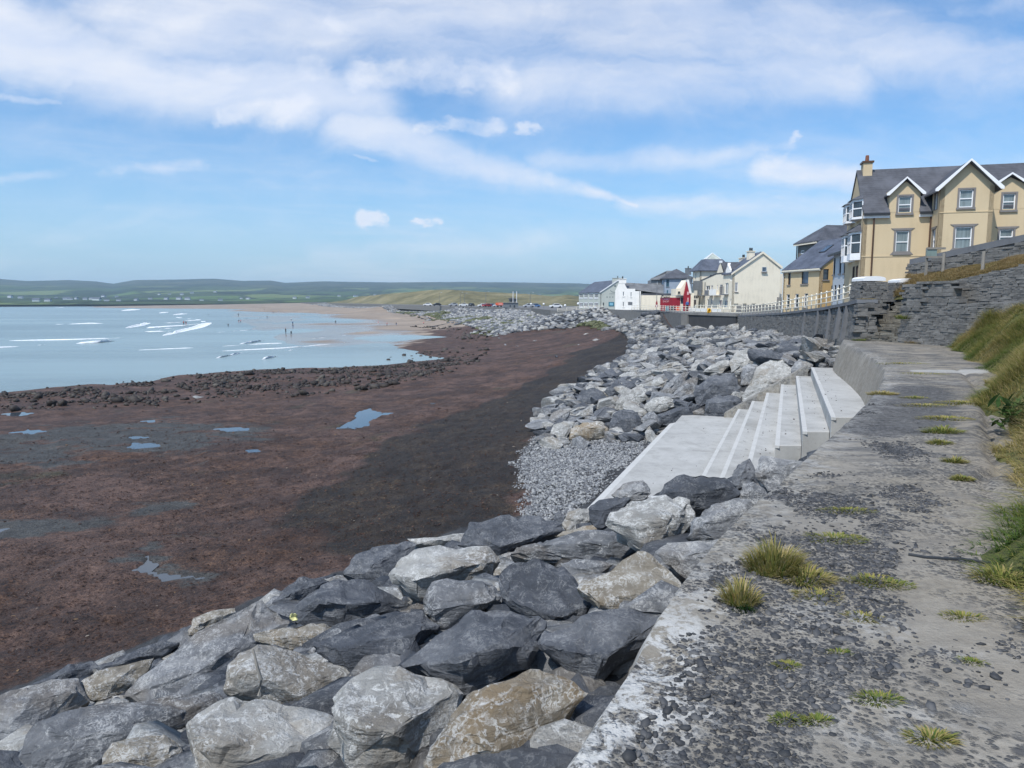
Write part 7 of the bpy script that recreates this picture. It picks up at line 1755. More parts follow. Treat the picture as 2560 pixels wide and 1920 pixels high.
# ------------------------------------------------------------------ vehicles, people, street furniture
def car_proto(mat):
    e = empty('parked_car', (0, 0, 0)); L = 4.1; w = .85
    prof = [(-2.0, .32), (-2.05, .62), (-1.95, .82), (-1.1, .92), (-.55, 1.38), (.85, 1.42), (1.65, .95), (2.0, .88), (2.05, .55), (1.98, .32)]
    bm = bmesh.new(); prism(bm, [(a, -w, z) for a, z in prof], (0, 2*w, 0)); bmesh.ops.bevel(bm, geom=bm.edges[:], offset=.05, segments=1, affect='EDGES'); bmo('body', bm, mat, e)
    for s in (-1, 1):
        bm = bmesh.new(); prism(bm, [(-.98, s*(w+.004), .95), (-.50, s*(w+.004), 1.32), (.78, s*(w+.004), 1.35), (1.42, s*(w+.004), .97)], (0, s*.012, 0)); bmo('side_window', bm, M_pane, e)
        for x in (-1.25, 1.3): bm = bmesh.new(); tube(bm, [(x, s*(w-.18), .32), (x, s*(w+.03), .32)], .32, 12); bmo('wheel', bm, M_dark, e)
    bm = bmesh.new(); prism(bm, [(-1.12, -.7, .95), (-.62, -.7, 1.33), (-.62, .7, 1.33), (-1.12, .7, .95)], (-.03, 0, .02)); bmo('windscreen', bm, M_pane, e)
    for s in (-.6, .6): bm = bmesh.new(); box(bm, -2.07, -2.02, s-.12, s+.12, .6, .72); bmo('headlight', bm, M_trim, e)
    return e
carpaint = [paint('car_%s' % n, c, .35, .05, 1) for n, c in (('white', (.75, .75, .75)), ('silver', (.42, .43, .45)), ('black', (.02, .02, .024)), ('blue', (.08, .16, .32)), ('red', (.40, .03, .03)))]
cars = [(925, 660, 330, 0, 'white car parked farthest along the seafront car park', 0), (945, 660, 335, 2, 'black car beside the farthest white one in the seafront car park', .2), (1002, 661, 300, 0, 'white car parked left of the dark car before the dunes', .1), (1018, 661, 302, 2, 'dark car seen end-on in the middle of the car park', 1.2),
        (1043, 662, 290, 0, 'white hatchback right of the dark car in the car park', .3), (1052, 662, 288, 4, 'red car half hidden behind the white hatchback', .6), (1062, 662, 292, 3, 'blue car parked just left of the food trailer', .2), (1075, 662, 280, 1, 'silver car in front of the food trailer', .9), (1142, 663, 250, 1, 'silver car parked right of the lifeguard station', .2),
        (1155, 663, 252, 3, 'blue car parked next to the silver one past the station', .1), (1200, 664, 225, 0, 'white van-like car near the ramp railing', .15), (980, 660, 320, 1, 'silver car left of the tall lamp post', .4)]
protos = {}
for px, py, D, c, l, a in cars:
    if c not in protos: protos[c] = o = car_proto(carpaint[c])
    else: o = copy_tree(protos[c])
    x = (px-1106)/FV*D; o.location = (x, D, EYE-(py-648)/FV*D-.15); o.rotation_euler = (0, 0, a); o.scale = (.95,)*3; tag(o, l, 'car', 'cars in the seafront car park')
def lamp(px, ptop, pbot, D, l):
    x = (px-1106)/FV*D; zb = EYE-(pbot-648)/FV*D; zt = EYE-(ptop-648)/FV*D
    e = empty('street_lamp', (x, D, zb)); h = zt-zb; bm = bmesh.new(); tube(bm, [(0, 0, 0), (0, 0, h)], .10, 6, r2=.06); bmo('pole', bm, M_metal, e)
    bm = bmesh.new(); tube(bm, [(0, 0, h-.05), (.5, -.3, h+.12), (.9, -.5, h+.12)], .05, 5); bmo('arm', bm, M_metal, e); bm = bmesh.new(); box(bm, .8, 1.3, -.62, -.42, h+.05, h+.18); bmo('lamp_head', bm, M_greyw, e)
    tag(e, l, 'street lamp', 'street lamps along the car park')
lamp(950, 633, 661, 340, 'thin dark lamp post standing left of all against the dunes'); lamp(995, 632, 661, 310, 'tall lamp post just left of the parked dark car'); lamp(1004, 634, 661, 315, 'lamp post second from the left pair before the dunes'); lamp(1050, 631, 662, 290, 'lamp post rising behind the white hatchback')
lamp(1145, 633, 664, 255, 'lamp post standing right of the lifeguard station')
def globe(px, ptop, pbot, D, l):
    x = (px-1106)/FV*D; zb = EYE-(pbot-648)/FV*D; zt = EYE-(ptop-648)/FV*D; h = zt-zb
    e = empty('globe_lamp', (x, D, zb)); bm = bmesh.new(); tube(bm, [(0, 0, 0), (0, 0, h-.3)], .06, 6); bmo('pole', bm, M_metal, e)
    bm = bmesh.new(); bmesh.ops.create_icosphere(bm, subdivisions=2, radius=.33, matrix=Matrix.Translation((0, 0, h-.1))); bmo('globe', bm, M_trim, e, 60); tag(e, l, 'street lamp', 'white globe lamps along the promenade')
globe(1147, 656, 666, 235, 'white globe lamp nearest the lifeguard station'); globe(1174, 656, 666, 225, 'middle white globe lamp of three before the dunes'); globe(1220, 659, 668, 200, 'white globe lamp beside the ramp railing'); globe(1248, 655, 668, 190, 'white globe lamp at the corner of the restaurant')
def boat():
    pass
# round road sign and lifebuoy
def roadsign():
    D = 128; x = (1416.5-1106)/FV*D; zb = EYE-(668-648)/FV*D; e = empty('road_sign', (x, D, zb)); tag(e, 'red and white round road sign on a dark pole before the cream yard wall', 'road sign')
    bm = bmesh.new(); tube(bm, [(0, 0, 0), (0, 0, 3.9)], .05, 6); bmo('pole', bm, M_metal, e)
    bm = bmesh.new(); tube(bm, [(0, -.06, .6), (0, -.10, .6)], .27, 16); d = bmo('disc', bm, M_red, e); bm = bmesh.new(); tube(bm, [(0, -.1, .6), (0, -.115, .6)], .16, 16); bmo('face', bm, M_trim, d)
    bm = bmesh.new(); prism(bm, [(-.2, -.08, .92), (.2, -.08, .92), (0, -.08, 1.7)], (0, .03, 0)); bmo('warning_plate', bm, M_red, e)
roadsign()
def lifebuoy():
    q = np.array([19.5, 71.7]); e = empty('lifebuoy', (q[0]-.1, q[1]-.3, .3), math.radians(30)); tag(e, 'yellow lifebuoy hanging on the railing above the dark concrete block', 'lifebuoy')
    bm = bmesh.new(); n, m_ = 18, 8; V = []
    for i in range(n):
        a = 2*math.pi*i/n; V.append([bm.verts.new(((.30+.085*math.cos(2*math.pi*j/m_))*math.cos(a), .085*math.sin(2*math.pi*j/m_), .40+(.30+.085*math.cos(2*math.pi*j/m_))*math.sin(a))) for j in range(m_)])
    for i in range(n):
        for j in range(m_): bm.faces.new((V[i][j], V[(i+1) % n][j], V[(i+1) % n][(j+1) % m_], V[i][(j+1) % m_]))
    bmesh.ops.recalc_face_normals(bm, faces=bm.faces[:]); bmo('ring', bm, M_yellow, e, 60)
    bm = bmesh.new(); box(bm, -.28, .28, .10, .16, .02, .78); bmo('backboard', bm, M_yellow, e); e.scale = (.62, .62, .62)
lifebuoy()
def posts():
    for px, pt, pb_, D, l, r in ((2026, 549, 592, 29.0, 'slim grey timber post by the signboard on the bank', .06), (2110.5, 545, 585, 26, 'slim grey timber post standing before the garden wall', .06)):
        x = (px-1106)/FV*D; zb = EYE-(pb_-648)/FV*D; zt = EYE-(pt-648)/FV*D
        bm = bmesh.new(); tube(bm, [(x, D, zb-.3), (x+.01, D, zt)], r, 7); o = bmo('timber_post', bm, M_timber); tag(o, l, 'post', 'timber posts on the bank')
    D = 29.6; x0, x1 = (1989-1106)/FV*D, (2028-1106)/FV*D; z = lambda y: EYE-(y-648)/FV*D
    e = empty('signboard', (x0, D, z(592))); tag(e, 'grey-green board fixed between two timber rails at the end of the garden wall', 'sign')
    f = lambda n, m, *a: bmo(n, (lambda bm: (box(bm, *a), bm)[1])(bmesh.new()), m, e)
    h = z(592); f('upper_rail', M_timber, 0, x1-x0, -.05, .03, z(538)-h-.06, z(538)-h+.02); f('lower_rail', M_timber, 0, x1-x0, -.05, .03, z(556.5)-h-.05, z(556.5)-h+.02); f('board', M_signg, 0, (x1-x0)*.55, -.02, .02, z(555)-h, z(540)-h-.02); f('post', M_timber, .02, .10, .03, .11, -.4, z(538)-h)
posts()
# people: one continuous body each, standing or wading, a few pixels tall
def person_mesh(pose, mats, seed):
    if pose == 'stand': J = dict(pel=(0, 0, .92), ch=(0, 0, 1.28), nk=(0, 0, 1.46), hd=(0, -.01, 1.62), top=(0, 0, 1.73), ls=(.17, 0, 1.40), le=(.24, .02, 1.12), lh=(.25, -.05, .86), rs=(-.17, 0, 1.40), re=(-.24, .02, 1.12), rh=(-.25, -.05, .86), lk=(.10, -.02, .50), lf=(.11, .02, .06), lt=(.11, -.14, .03), rk=(-.10, -.02, .50), rf=(-.11, .02, .06), rt=(-.11, -.14, .03))
    else: J = dict(pel=(0, 0, .90), ch=(0, -.05, 1.26), nk=(0, -.08, 1.44), hd=(0, -.10, 1.60), top=(0, -.09, 1.71), ls=(.17, -.05, 1.38), le=(.30, -.10, 1.15), lh=(.28, -.32, 1.08), rs=(-.17, -.05, 1.38), re=(-.27, .10, 1.14), rh=(-.24, -.04, .92), lk=(.10, -.20, .52), lf=(.10, -.10, .06), lt=(.10, -.26, .04), rk=(-.10, .08, .48), rf=(-.11, .28, .08), rt=(-.11, .14, .03))
    E = [('pel', 'ch'), ('ch', 'nk'), ('nk', 'hd'), ('hd', 'top'), ('ch', 'ls'), ('ls', 'le'), ('le', 'lh'), ('ch', 'rs'), ('rs', 're'), ('re', 'rh'), ('pel', 'lk'), ('lk', 'lf'), ('lf', 'lt'), ('pel', 'rk'), ('rk', 'rf'), ('rf', 'rt')]
    Rd = dict(pel=.155, ch=.15, nk=.06, hd=.105, top=.07, ls=.075, le=.05, lh=.04, rs=.075, re=.05, rh=.04, lk=.075, lf=.05, lt=.04, rk=.075, rf=.05, rt=.04)
    K = list(J); me = bpy.data.meshes.new('person'); me.from_pydata([J[k] for k in K], [(K.index(a), K.index(c)) for a, c in E], []); o = bpy.data.objects.new('person', me); COL.objects.link(o)
    m = o.modifiers.new('s', 'SKIN'); 
    for i, k in enumerate(K): me.skin_vertices[0].data[i].radius = (Rd[k]*(1.25 if k in ('ch', 'pel') else 1), Rd[k])
    me.skin_vertices[0].data[K.index('pel')].use_root = True
    s = o.modifiers.new('d', 'SUBSURF'); s.levels = 1; s.render_levels = 1
    dg = bpy.context.evaluated_depsgraph_get(); out = bpy.data.meshes.new_from_object(o.evaluated_get(dg)); bpy.data.objects.remove(o)
    out.materials.clear(); [out.materials.append(x) for x in mats]
    for p in out.polygons:
        z = p.center.z; x = abs(p.center.x); p.material_index = 2 if z > 1.66 else (0 if z > 1.47 or (x > .22 and z < 1.02 and z > .8) else (1 if z > .94 else 3)); p.use_smooth = True
    return out
skin = paint('skin', (.45, .28, .20), .6, .05, 3); hair = paint('brown_hair', (.05, .03, .02), .7, .1, 3)
cl = {n: paint(n+'_cloth', c, .8, .08, 3) for n, c in dict(black=(.012, .013, .016), red=(.45, .06, .05), blue=(.05, .12, .30), white=(.65, .65, .63), green=(.06, .2, .1), pink=(.55, .2, .22)).items()}
PM = {}
def person(px, py, hpx, z, topc, legc, pose, l):
    P = onz(px, py, z); k = (topc, legc, pose)
    if k not in PM: PM[k] = person_mesh(pose, [skin, cl[topc], hair, cl[legc]], len(PM))
    t = P[1]; H = hpx/FV*np.linalg.norm(P-np.array([0, 0, EYE])); o = bpy.data.objects.new('person', PM[k]); COL.objects.link(o)
    s = min(1.15, max(.62, H/1.73)); o.location = P; o.scale = (s, s, s); o.rotation_euler = (0, 0, random.uniform(0, 6.28)); tag(o, l, 'person', 'people paddling on the wet sand')
ppl = [(617.5, 722, 14, -6.58, 'black', 'black', 'stand', 'taller person in a dark wetsuit standing in the shallows'), (629, 724, 9, -6.56, 'black', 'black', 'walk', 'child in dark clothes beside the tall person in the wetsuit'), (632.5, 702, 8, -6.56, 'blue', 'black', 'stand', 'person in blue above the wetsuit pair'), (633, 708, 6, -6.56, 'black', 'blue', 'walk', 'small person just below the one in blue'),
       (629, 692, 5, -6.55, 'white', 'black', 'walk', 'person in white near the wet sand edge'), (577, 688, 6, -6.55, 'black', 'black', 'stand', 'person in black where the beach begins'), (516, 697, 6, -6.6, 'black', 'red', 'stand', 'first of two red-legged people in the shallows'), (520, 697, 6, -6.6, 'pink', 'black', 'stand', 'person in pink beside the red-legged one'),
       (515, 683, 6, -6.55, 'black', 'black', 'walk', 'dark figure beyond the pink one'), (493, 706, 6, -6.7, 'black', 'black', 'stand', 'lone dark figure left of the shallows group'), (397, 702, 8, -6.6, 'red', 'black', 'stand', 'left of two waders inside the white breaker'), (402, 702, 8, -6.6, 'black', 'red', 'stand', 'right of two waders inside the white breaker'),
       (450, 682, 4, -6.7, 'black', 'black', 'stand', 'swimmer standing beyond the white breaker'), (590, 676, 4, -6.42, 'red', 'black', 'walk', 'person in red on the dry sand'), (602, 676, 4, -6.42, 'blue', 'white', 'walk', 'person in blue on the dry sand'), (571, 672, 4, -6.42, 'black', 'white', 'walk', 'person walking far up the beach'),
       (725, 699, 7, -6.42, 'black', 'black', 'walk', 'dark walker on the sand beyond the waders'), (817, 701, 5, -6.4, 'pink', 'white', 'stand', 'person in pink on the sand before the green rocks'), (856, 703, 6, -6.4, 'black', 'blue', 'stand', 'person in dark top by the rocks'), (836, 704, 5, -6.4, 'red', 'black', 'walk', 'person in red by the green rocks'), (915, 702, 5, -6.3, 'pink', 'black', 'stand', 'person beside the concrete groyne')]
for p in ppl: person(*p)
P_ = atY(1462, 662, 112); 
def shopper():
    o = bpy.data.objects.new('person', person_mesh('stand', [skin, cl['blue'], hair, cl['black']], 99)); COL.objects.link(o); o.location = (26.6, 110.2, -.15); tag(o, 'person in blue standing at the door of the red shop', 'person')
shopper()
# low concrete groyne on the sand
bm = bmesh.new(); A, B = onz(932, 706, -5.9), onz(988, 697, -5.4); d = (B-A); prism(bm, [tuple(A+[0, 0, -.6]), tuple(B+[0, 0, -.6]), tuple(B+[0, 0, .35]), tuple(A+[0, 0, .15])], (.2, 3.0, 0)); o = bmo('groyne', bm, M_old2); tag(o, 'low concrete groyne running from the green rocks onto the sand', 'groyne')
# ------------------------------------------------------------------ breakers
def wave(pts, w0, w1, h, name='breaking_wave'):
    P = np.array([onz(x, y, SEA+.1) for x, y in pts]); P, s = resample(P, max(1.0, np.linalg.norm(P[-1]-P[0])/60)); n = len(P); k = 9; V = []; F = []
    for i, p in enumerate(P):
        t = i/(n-1); env = math.sin(math.pi*min(1, max(0, t)))**.5; w = w0+(w1-w0)*t; gap = float(sstep(-.08, .12, pn(i*.16, pts[0][0]*.37, 2.2)+(.25 if h > .15 else 0)))
        for j in range(k):
            u = j/(k-1); yy = (u-.25)*w*(.35+.65*env)*(1+.35*float(pn(i*.5, j*.6, 3)))
            prof = h*env*(math.exp(-((u-.18)/.13)**2)+.22*math.exp(-((u-.5)/.4)**2))*(1+.5*float(pn(i*.45, j*.3, 9)))
            V.append((p[0]+.3*float(pn(i*.6, j)), p[1]+yy, SEA-.03+(.045+max(0, prof))*gap-(.05 if j in (0, k-1) else 0)))
    for i in range(n-1):
        for j in range(k-1): F.append((i*k+j, (i+1)*k+j, (i+1)*k+j+1, i*k+j+1))
    o = mesh_np('breaking_wave', np.array(V), np.array(F), M_foam, None, True); tag(o, kind='structure')
wave([(352, 724), (385, 716), (420, 708), (447, 697)], 7, 11, .5)
wave([(447, 697), (425, 690), (395, 687), (372, 684)], 5, 4, .15)
wave([(272, 708), (300, 703), (318, 697)], 5, 6, .55)
wave([(165, 741), (215, 739), (253, 735)], 3, 4, .45)
wave([(-60, 753), (30, 748), (90, 744)], 3, 3, .2)
wave([(375, 680), (402, 677)], 10, 10, .4); wave([(265, 671), (292, 668)], 20, 20, .5); wave([(120, 664), (140, 664)], 20, 20, .4)
wave([(518, 742), (545, 739), (562, 736)], 4, 5, .35); wave([(467, 772), (490, 768), (520, 761)], 3, 3, .2); wave([(566, 775), (592, 770)], 2.5, 3, .3); wave([(300, 755), (420, 750), (560, 742), (690, 737)], 1.2, 1.6, .10); wave([(480, 757), (610, 751), (720, 742)], 1.0, 1.4, .12); wave([(20, 735), (150, 733), (260, 729)], 1.6, 2, .16); wave([(640, 733), (700, 729), (760, 722)], 1.2, 1.4, .06); wave([(470, 717), (540, 712), (610, 703)], 2, 2.5, .08); wave([(120, 700), (220, 698)], 4, 5, .35); wave([(500, 690), (590, 684)], 4, 5, .12)
wave([(603, 759), (630, 755)], 2, 2, .12); wave([(345, 676), (357, 674)], 10, 10, .3)
# thin foam sheet behind the main breaker
def foam_sheet(pts):
    P = np.array([onz(x, y, SEA+.03) for x, y in pts]); lo, hi = P[:, :2].min(0), P[:, :2].max(0); nx, ny = 170, 150
    X, Y = np.meshgrid(np.linspace(lo[0], hi[0], nx), np.linspace(lo[1], hi[1], ny)); d = sdist(X.ravel(), Y.ravel(), P[:, :2]).reshape(X.shape)
    f = fbm(X*.10, Y*.035, 1, 5, .62)+sstep(0, 14, d)*.16-.16; idx = np.arange(nx*ny).reshape(ny, nx)
    k = (f > .10)[:-1, :-1] & (d > 0)[:-1, :-1]; F = np.stack([idx[:-1, :-1], idx[:-1, 1:], idx[1:, 1:], idx[1:, :-1]], -1)[k]
    o = mesh_np('foam', np.stack([X.ravel(), Y.ravel(), np.full(X.size, SEA+.02)+.03*np.clip(f.ravel(), 0, 1)], -1), F, M_foam); tag(o, kind='stuff')
foam_sheet([(360, 690), (400, 687), (445, 697), (420, 706), (350, 720), (300, 716), (330, 700)])

# ------------------------------------------------------------------ grass
def blades(name, pts, h, lean, mat, width=.006, seed=1, tone=None, kind=None, curl=.6, up=None):
    """pts (k,3), h (k,): bent three-segment blades as one mesh"""
    Rn = np.random.default_rng(seed); k = len(pts); a = Rn.uniform(0, 2*math.pi, k)
    if up is not None: a = np.arctan2(up[1], up[0])+Rn.normal(0, .8, k)
    dx, dy = np.cos(a), np.sin(a); ln = lean*Rn.uniform(.4, 1.5, k)*h; w = width*Rn.uniform(.7, 1.3, k)
    px, py = -dy, dx; lv = [(0, 0, 1), (.35, .12, .85), (.72, .45, .55), (1.0, 1.0, 0.02)]; V = np.zeros((k, 8, 3))
    for i, (t, s, ww) in enumerate(lv):
        zz = h*t*(1-curl*.55*lean*s); bx = pts[:, 0]+dx*ln*s; by = pts[:, 1]+dy*ln*s
        V[:, 2*i] = np.stack([bx-px*w*ww, by-py*w*ww, pts[:, 2]+zz], -1); V[:, 2*i+1] = np.stack([bx+px*w*ww, by+py*w*ww, pts[:, 2]+zz], -1)
    q = np.array([[0, 1, 3, 2], [2, 3, 5, 4], [4, 5, 7, 6]]); F = (q[None]+(np.arange(k)*8)[:, None, None]).reshape(-1, 4)
    tn = np.clip((Rn.uniform(0, 1, k) if tone is None else tone+Rn.normal(0, .16, k)), 0, 1)
    tt = np.repeat(tn, 8).reshape(k, 8)+np.array([-.15, -.15, -.03, -.03, .06, .06, .16, .16])
    o = mesh_np(name, V.reshape(-1, 3), F, mat, None, False, dict(tone=np.clip(tt, 0, 1).ravel()))
    if kind: tag(o, kind=kind)
    return o
def tuft(px, py, r, n, h, tone, label, mat=None, lean=.7, squash=.7, seed=1, name='grass_tuft', width=.0035, cat='grass tuft'):
    c = onz(px, py, 0); Rn = np.random.default_rng(seed); a = Rn.uniform(0, 6.28, n); rr = r*np.sqrt(Rn.uniform(0, 1, n))
    x, y = c[0]+rr*np.cos(a), c[1]+rr*np.sin(a)*squash; z = np.full(n, path_pt(c[0], c[1])-.01); hh = h*Rn.uniform(.25, 1.2, n)*(1-.65*(rr/r))*(1+.5*fbm(x*14, y*14, 2, 2))
    o = blades(name, np.stack([x, y, z], -1), hh, lean, mat or M_blade, width, seed, np.full(n, tone)); tag(o, label, cat, 'grass tufts growing in the walkway'); return o
tuft(1672, 1232, .17, 1200, .25, .60, 'largest grass tuft growing at the broken edge of the walkway', seed=1, lean=.55)
tuft(1735, 1250, .17, 600, .13, .6, 'low spreading grass on the right of the largest tuft', seed=2, lean=1.0)
tuft(1600, 1305, .10, 480, .19, .66, 'smaller rusty-tipped grass tuft nearer the boulders', seed=3, lean=.6)
tuft(1607, 1322, .05, 200, .06, .12, 'bright green sprout at the foot of the rusty-tipped tuft', M_bladeg, seed=4)
tuft(1770, 1285, .16, 700, .05, .60, 'dry mossy strip trailing from the largest tuft', seed=5, lean=1.2)
tuft(1800, 1165, .22, 900, .06, .42, 'flat grass mat behind the largest tuft', seed=6, lean=1.2, squash=.5); tuft(1830, 1108, .22, 600, .05, .45, 'small yellow-green mat farther along the walkway', seed=7, lean=1.2, squash=.4)
tuft(1865, 1330, .10, 360, .05, .55, 'dry little clump in the middle of the walkway', seed=8, lean=1.1); tuft(1915, 1262, .16, 420, .045, .35, 'thin green clump along the crack', seed=9, lean=1.2, squash=.5)
for i, (a, c, r, h, t_, l) in enumerate(((1768, 1560, .05, .03, .35, 'tiny moss tuft among the dark pebbles, left'), (1700, 1440, .05, .03, .4, 'tiny moss tuft below the rusty tuft'), (1810, 1410, .05, .03, .3, 'tiny moss tuft in the centre of the pebbled concrete'), (1895, 1515, .07, .045, .3, 'small green weed with dead stalks in the pebbles'), (1698, 1555, .05, .035, .3, 'small green weed low on the pebbled concrete'), (2010, 1600, .06, .06, .5, 'withered weed near the lower corner of the walkway'), (2095, 1430, .05, .03, .35, 'tiny tuft toward the right bank'), (2080, 1330, .08, .04, .5, 'dry moss streak near the right bank'), (1905, 850, .20, .10, .75, 'pinkish thrift clump on the edge above the steps'), (2040, 905, .30, .06, .6, 'yellow patch along the ledge of the walkway'), (1950, 785, .5, .05, .55, 'low grass strip beyond the thrift clump'), (1985, 808, .5, .04, .5, 'low grass strip next to the pale band'), (2035, 935, .18, .12, .4, 'knot of grass in the ledge crack'), (2000, 875, .35, .05, .65, 'moss under the ledge of the walkway'), (2085, 870, .4, .06, .6, 'thin dry grass reaching in from the bank'))):
    tuft(a, c, r*1.35, int(320+1500*r), h*1.25, t_, l, None, 1.1, .5, 20+i, 'moss_clump' if h < .04 else 'grass_tuft', .003 if r < .1 else .005)
for i, (a, c, r, h, l) in enumerate(((2062, 1000, .12, .10, 'grass sprouting from the ledge crack, nearest clump'), (2078, 1035, .10, .08, 'small weed in the ledge crack beside the pale concrete'), (1975, 858, .25, .08, 'mossy grass under the raised ledge before the bank'), (2030, 960, .14, .09, 'grass clump halfway along the ledge crack'), (1880, 1255, .14, .06, 'ochre moss patch left of the thin cable'), (2165, 1250, .16, .16, 'long grass hanging onto the walkway from the bank, nearest'))):
    tuft(a, c, r, 420, h, .5, l, None, 1.0, .55, 70+i, 'grass_tuft', .0045)
def cable():
    P = [onz(x, y, 0) for x, y in ((1962, 1198), (2000, 1204), (2040, 1206), (2080, 1207), (2120, 1211), (2150, 1216))]; bm = bmesh.new(); tube(bm, [(p[0], p[1], path_pt(p[0], p[1])+.004) for p in P], .012, 6); o = bmo('cable', bm, M_dark, None, 60); tag(o, 'thin dark cable lying across the walkway toward the bank', 'cable')
cable()
# grassy bank at the right of the walkway
BK = np.array([(2.6, 3.0), (3.2, 4.5), (4.6, 6.4), (6.2, 8.6), (6.9, 10.2), (8.6, 12.6), (10.6, 15.6), (12.2, 18.6), (13.3, 21.2), (14.4, 23.6), (15.2, 25.0)])
BKS, bks = resample(smooth_poly(BK, 2), .18)
def bank_h(x, y, d):
    """height of the bank d metres back from its foot"""
    lump = .55*fbm(x*.8, y*.8, 4, 3)*np.clip(d*1.2, 0, 1)
    cap = np.interp(y, [3, 6, 9, 12, 16, 20, 23, 26], [.6, 1.1, 1.5, 2.0, 2.5, 2.4, 1.6, .7])
    return cap*(1-np.exp(-np.maximum(d, 0)*1.05/np.maximum(cap, .3)*1.0))*1.12+lump*np.minimum(1, cap)-.04
def bank():
    T_ = np.gradient(BKS, axis=0); T_ /= np.linalg.norm(T_, axis=1)[:, None]; Nn = np.stack([T_[:, 1], -T_[:, 0]], 1); d = np.linspace(-.25, 7.0, 48)**1.0
    wob = .6*fbm(BKS[:, 0]*.55, BKS[:, 1]*.55, 7, 3)
    x = BKS[:, None, 0]+Nn[:, None, 0]*(d[None]+wob[:, None]); y = BKS[:, None, 1]+Nn[:, None, 1]*(d[None]+wob[:, None]); D_ = np.broadcast_to(d[None], x.shape)
    z = bank_h(x, y, D_)-.25*(D_ < -.1); m, n = x.shape; idx = np.arange(m*n).reshape(m, n)
    F = np.stack([idx[:-1, :-1], idx[:-1, 1:], idx[1:, 1:], idx[1:, :-1]], -1).reshape(-1, 4)
    o = mesh_np('grass_bank', np.stack([x, y, z], -1).reshape(-1, 3), F, M_turf, None, True); tag(o, kind='structure')
    Rn = np.random.default_rng(21); k = 185000; i = Rn.integers(0, m, k); dd = Rn.uniform(-.12, 4.2, k)**1.0
    px = BKS[i, 0]+Nn[i, 0]*(dd+wob[i]); py = BKS[i, 1]+Nn[i, 1]*(dd+wob[i]); pz = bank_h(px, py, dd)
    vis = (px/np.maximum(py, .1) < 1.0); cl_ = fbm(px*.75, py*.75, 3, 3); hue = fbm(px*.45, py*.45, 8, 3)
    keep = vis & (cl_ > -.60+.1*Rn.normal(size=k)); px, py, pz, dd, i, cl_, hue = [a[keep] for a in (px, py, pz, dd, i, cl_, hue)]
    dist = py; h = np.clip(.30+.46*cl_, .15, .75)*np.clip(.55+dd*1.0, .45, 1)*Rn.uniform(.6, 1.2, len(px)); tone = np.clip(.46+1.5*hue+.15*np.clip(dd-.6, -.5, 1), .05, .95)
    down = (-Nn[i, 0], -Nn[i, 1])
    blades('bank_grass', np.stack([px, py, pz-.02], -1), h, 1.0, M_blade, .0042, 22, tone, 'stuff', .8, down)
bank()
def bush(px, py, z, label, seed):
    """broad-leaved dock plant at the foot of the bank: every leaf its own part"""
    c = onz(px, py, z); Rn = np.random.default_rng(seed); e = empty('dock_plant', tuple(c)); tag(e, label, 'plant'); ms = []
    for q in range(5):
        L = .16+.02*q; w = .020+.003*q; V = []; F = []
        for t, ww, dr in ((0, .25, 0), (.35, 1, .02), (.7, .8, .0), (1, .05, -.05)): V += [(L*t, w*ww, dr*L*2), (L*t, -w*ww, dr*L*2)]
        for j in range(3): F.append((2*j, 2*j+1, 2*j+3, 2*j+2))
        me = bpy.data.meshes.new('leaf'); me.from_pydata(V, [], F); a_ = me.attributes.new('tone', 'FLOAT', 'POINT'); a_.data.foreach_set('value', np.full(8, .15+.17*q, np.float32)); me.materials.append(M_bladeg); ms.append(me)
    for _ in range(130):
        o = bpy.data.objects.new('leaf', ms[Rn.integers(5)]); COL.objects.link(o); o.parent = e; o.location = (Rn.normal(0, .13), Rn.normal(0, .13), Rn.uniform(-.05, .26)); o.rotation_euler = (Rn.normal(0, .3), -Rn.uniform(.1, 1.25), Rn.uniform(0, 6.28))
bush(2200, 920, .05, 'dark green leafy plant at the foot of the grassy bank', 3)
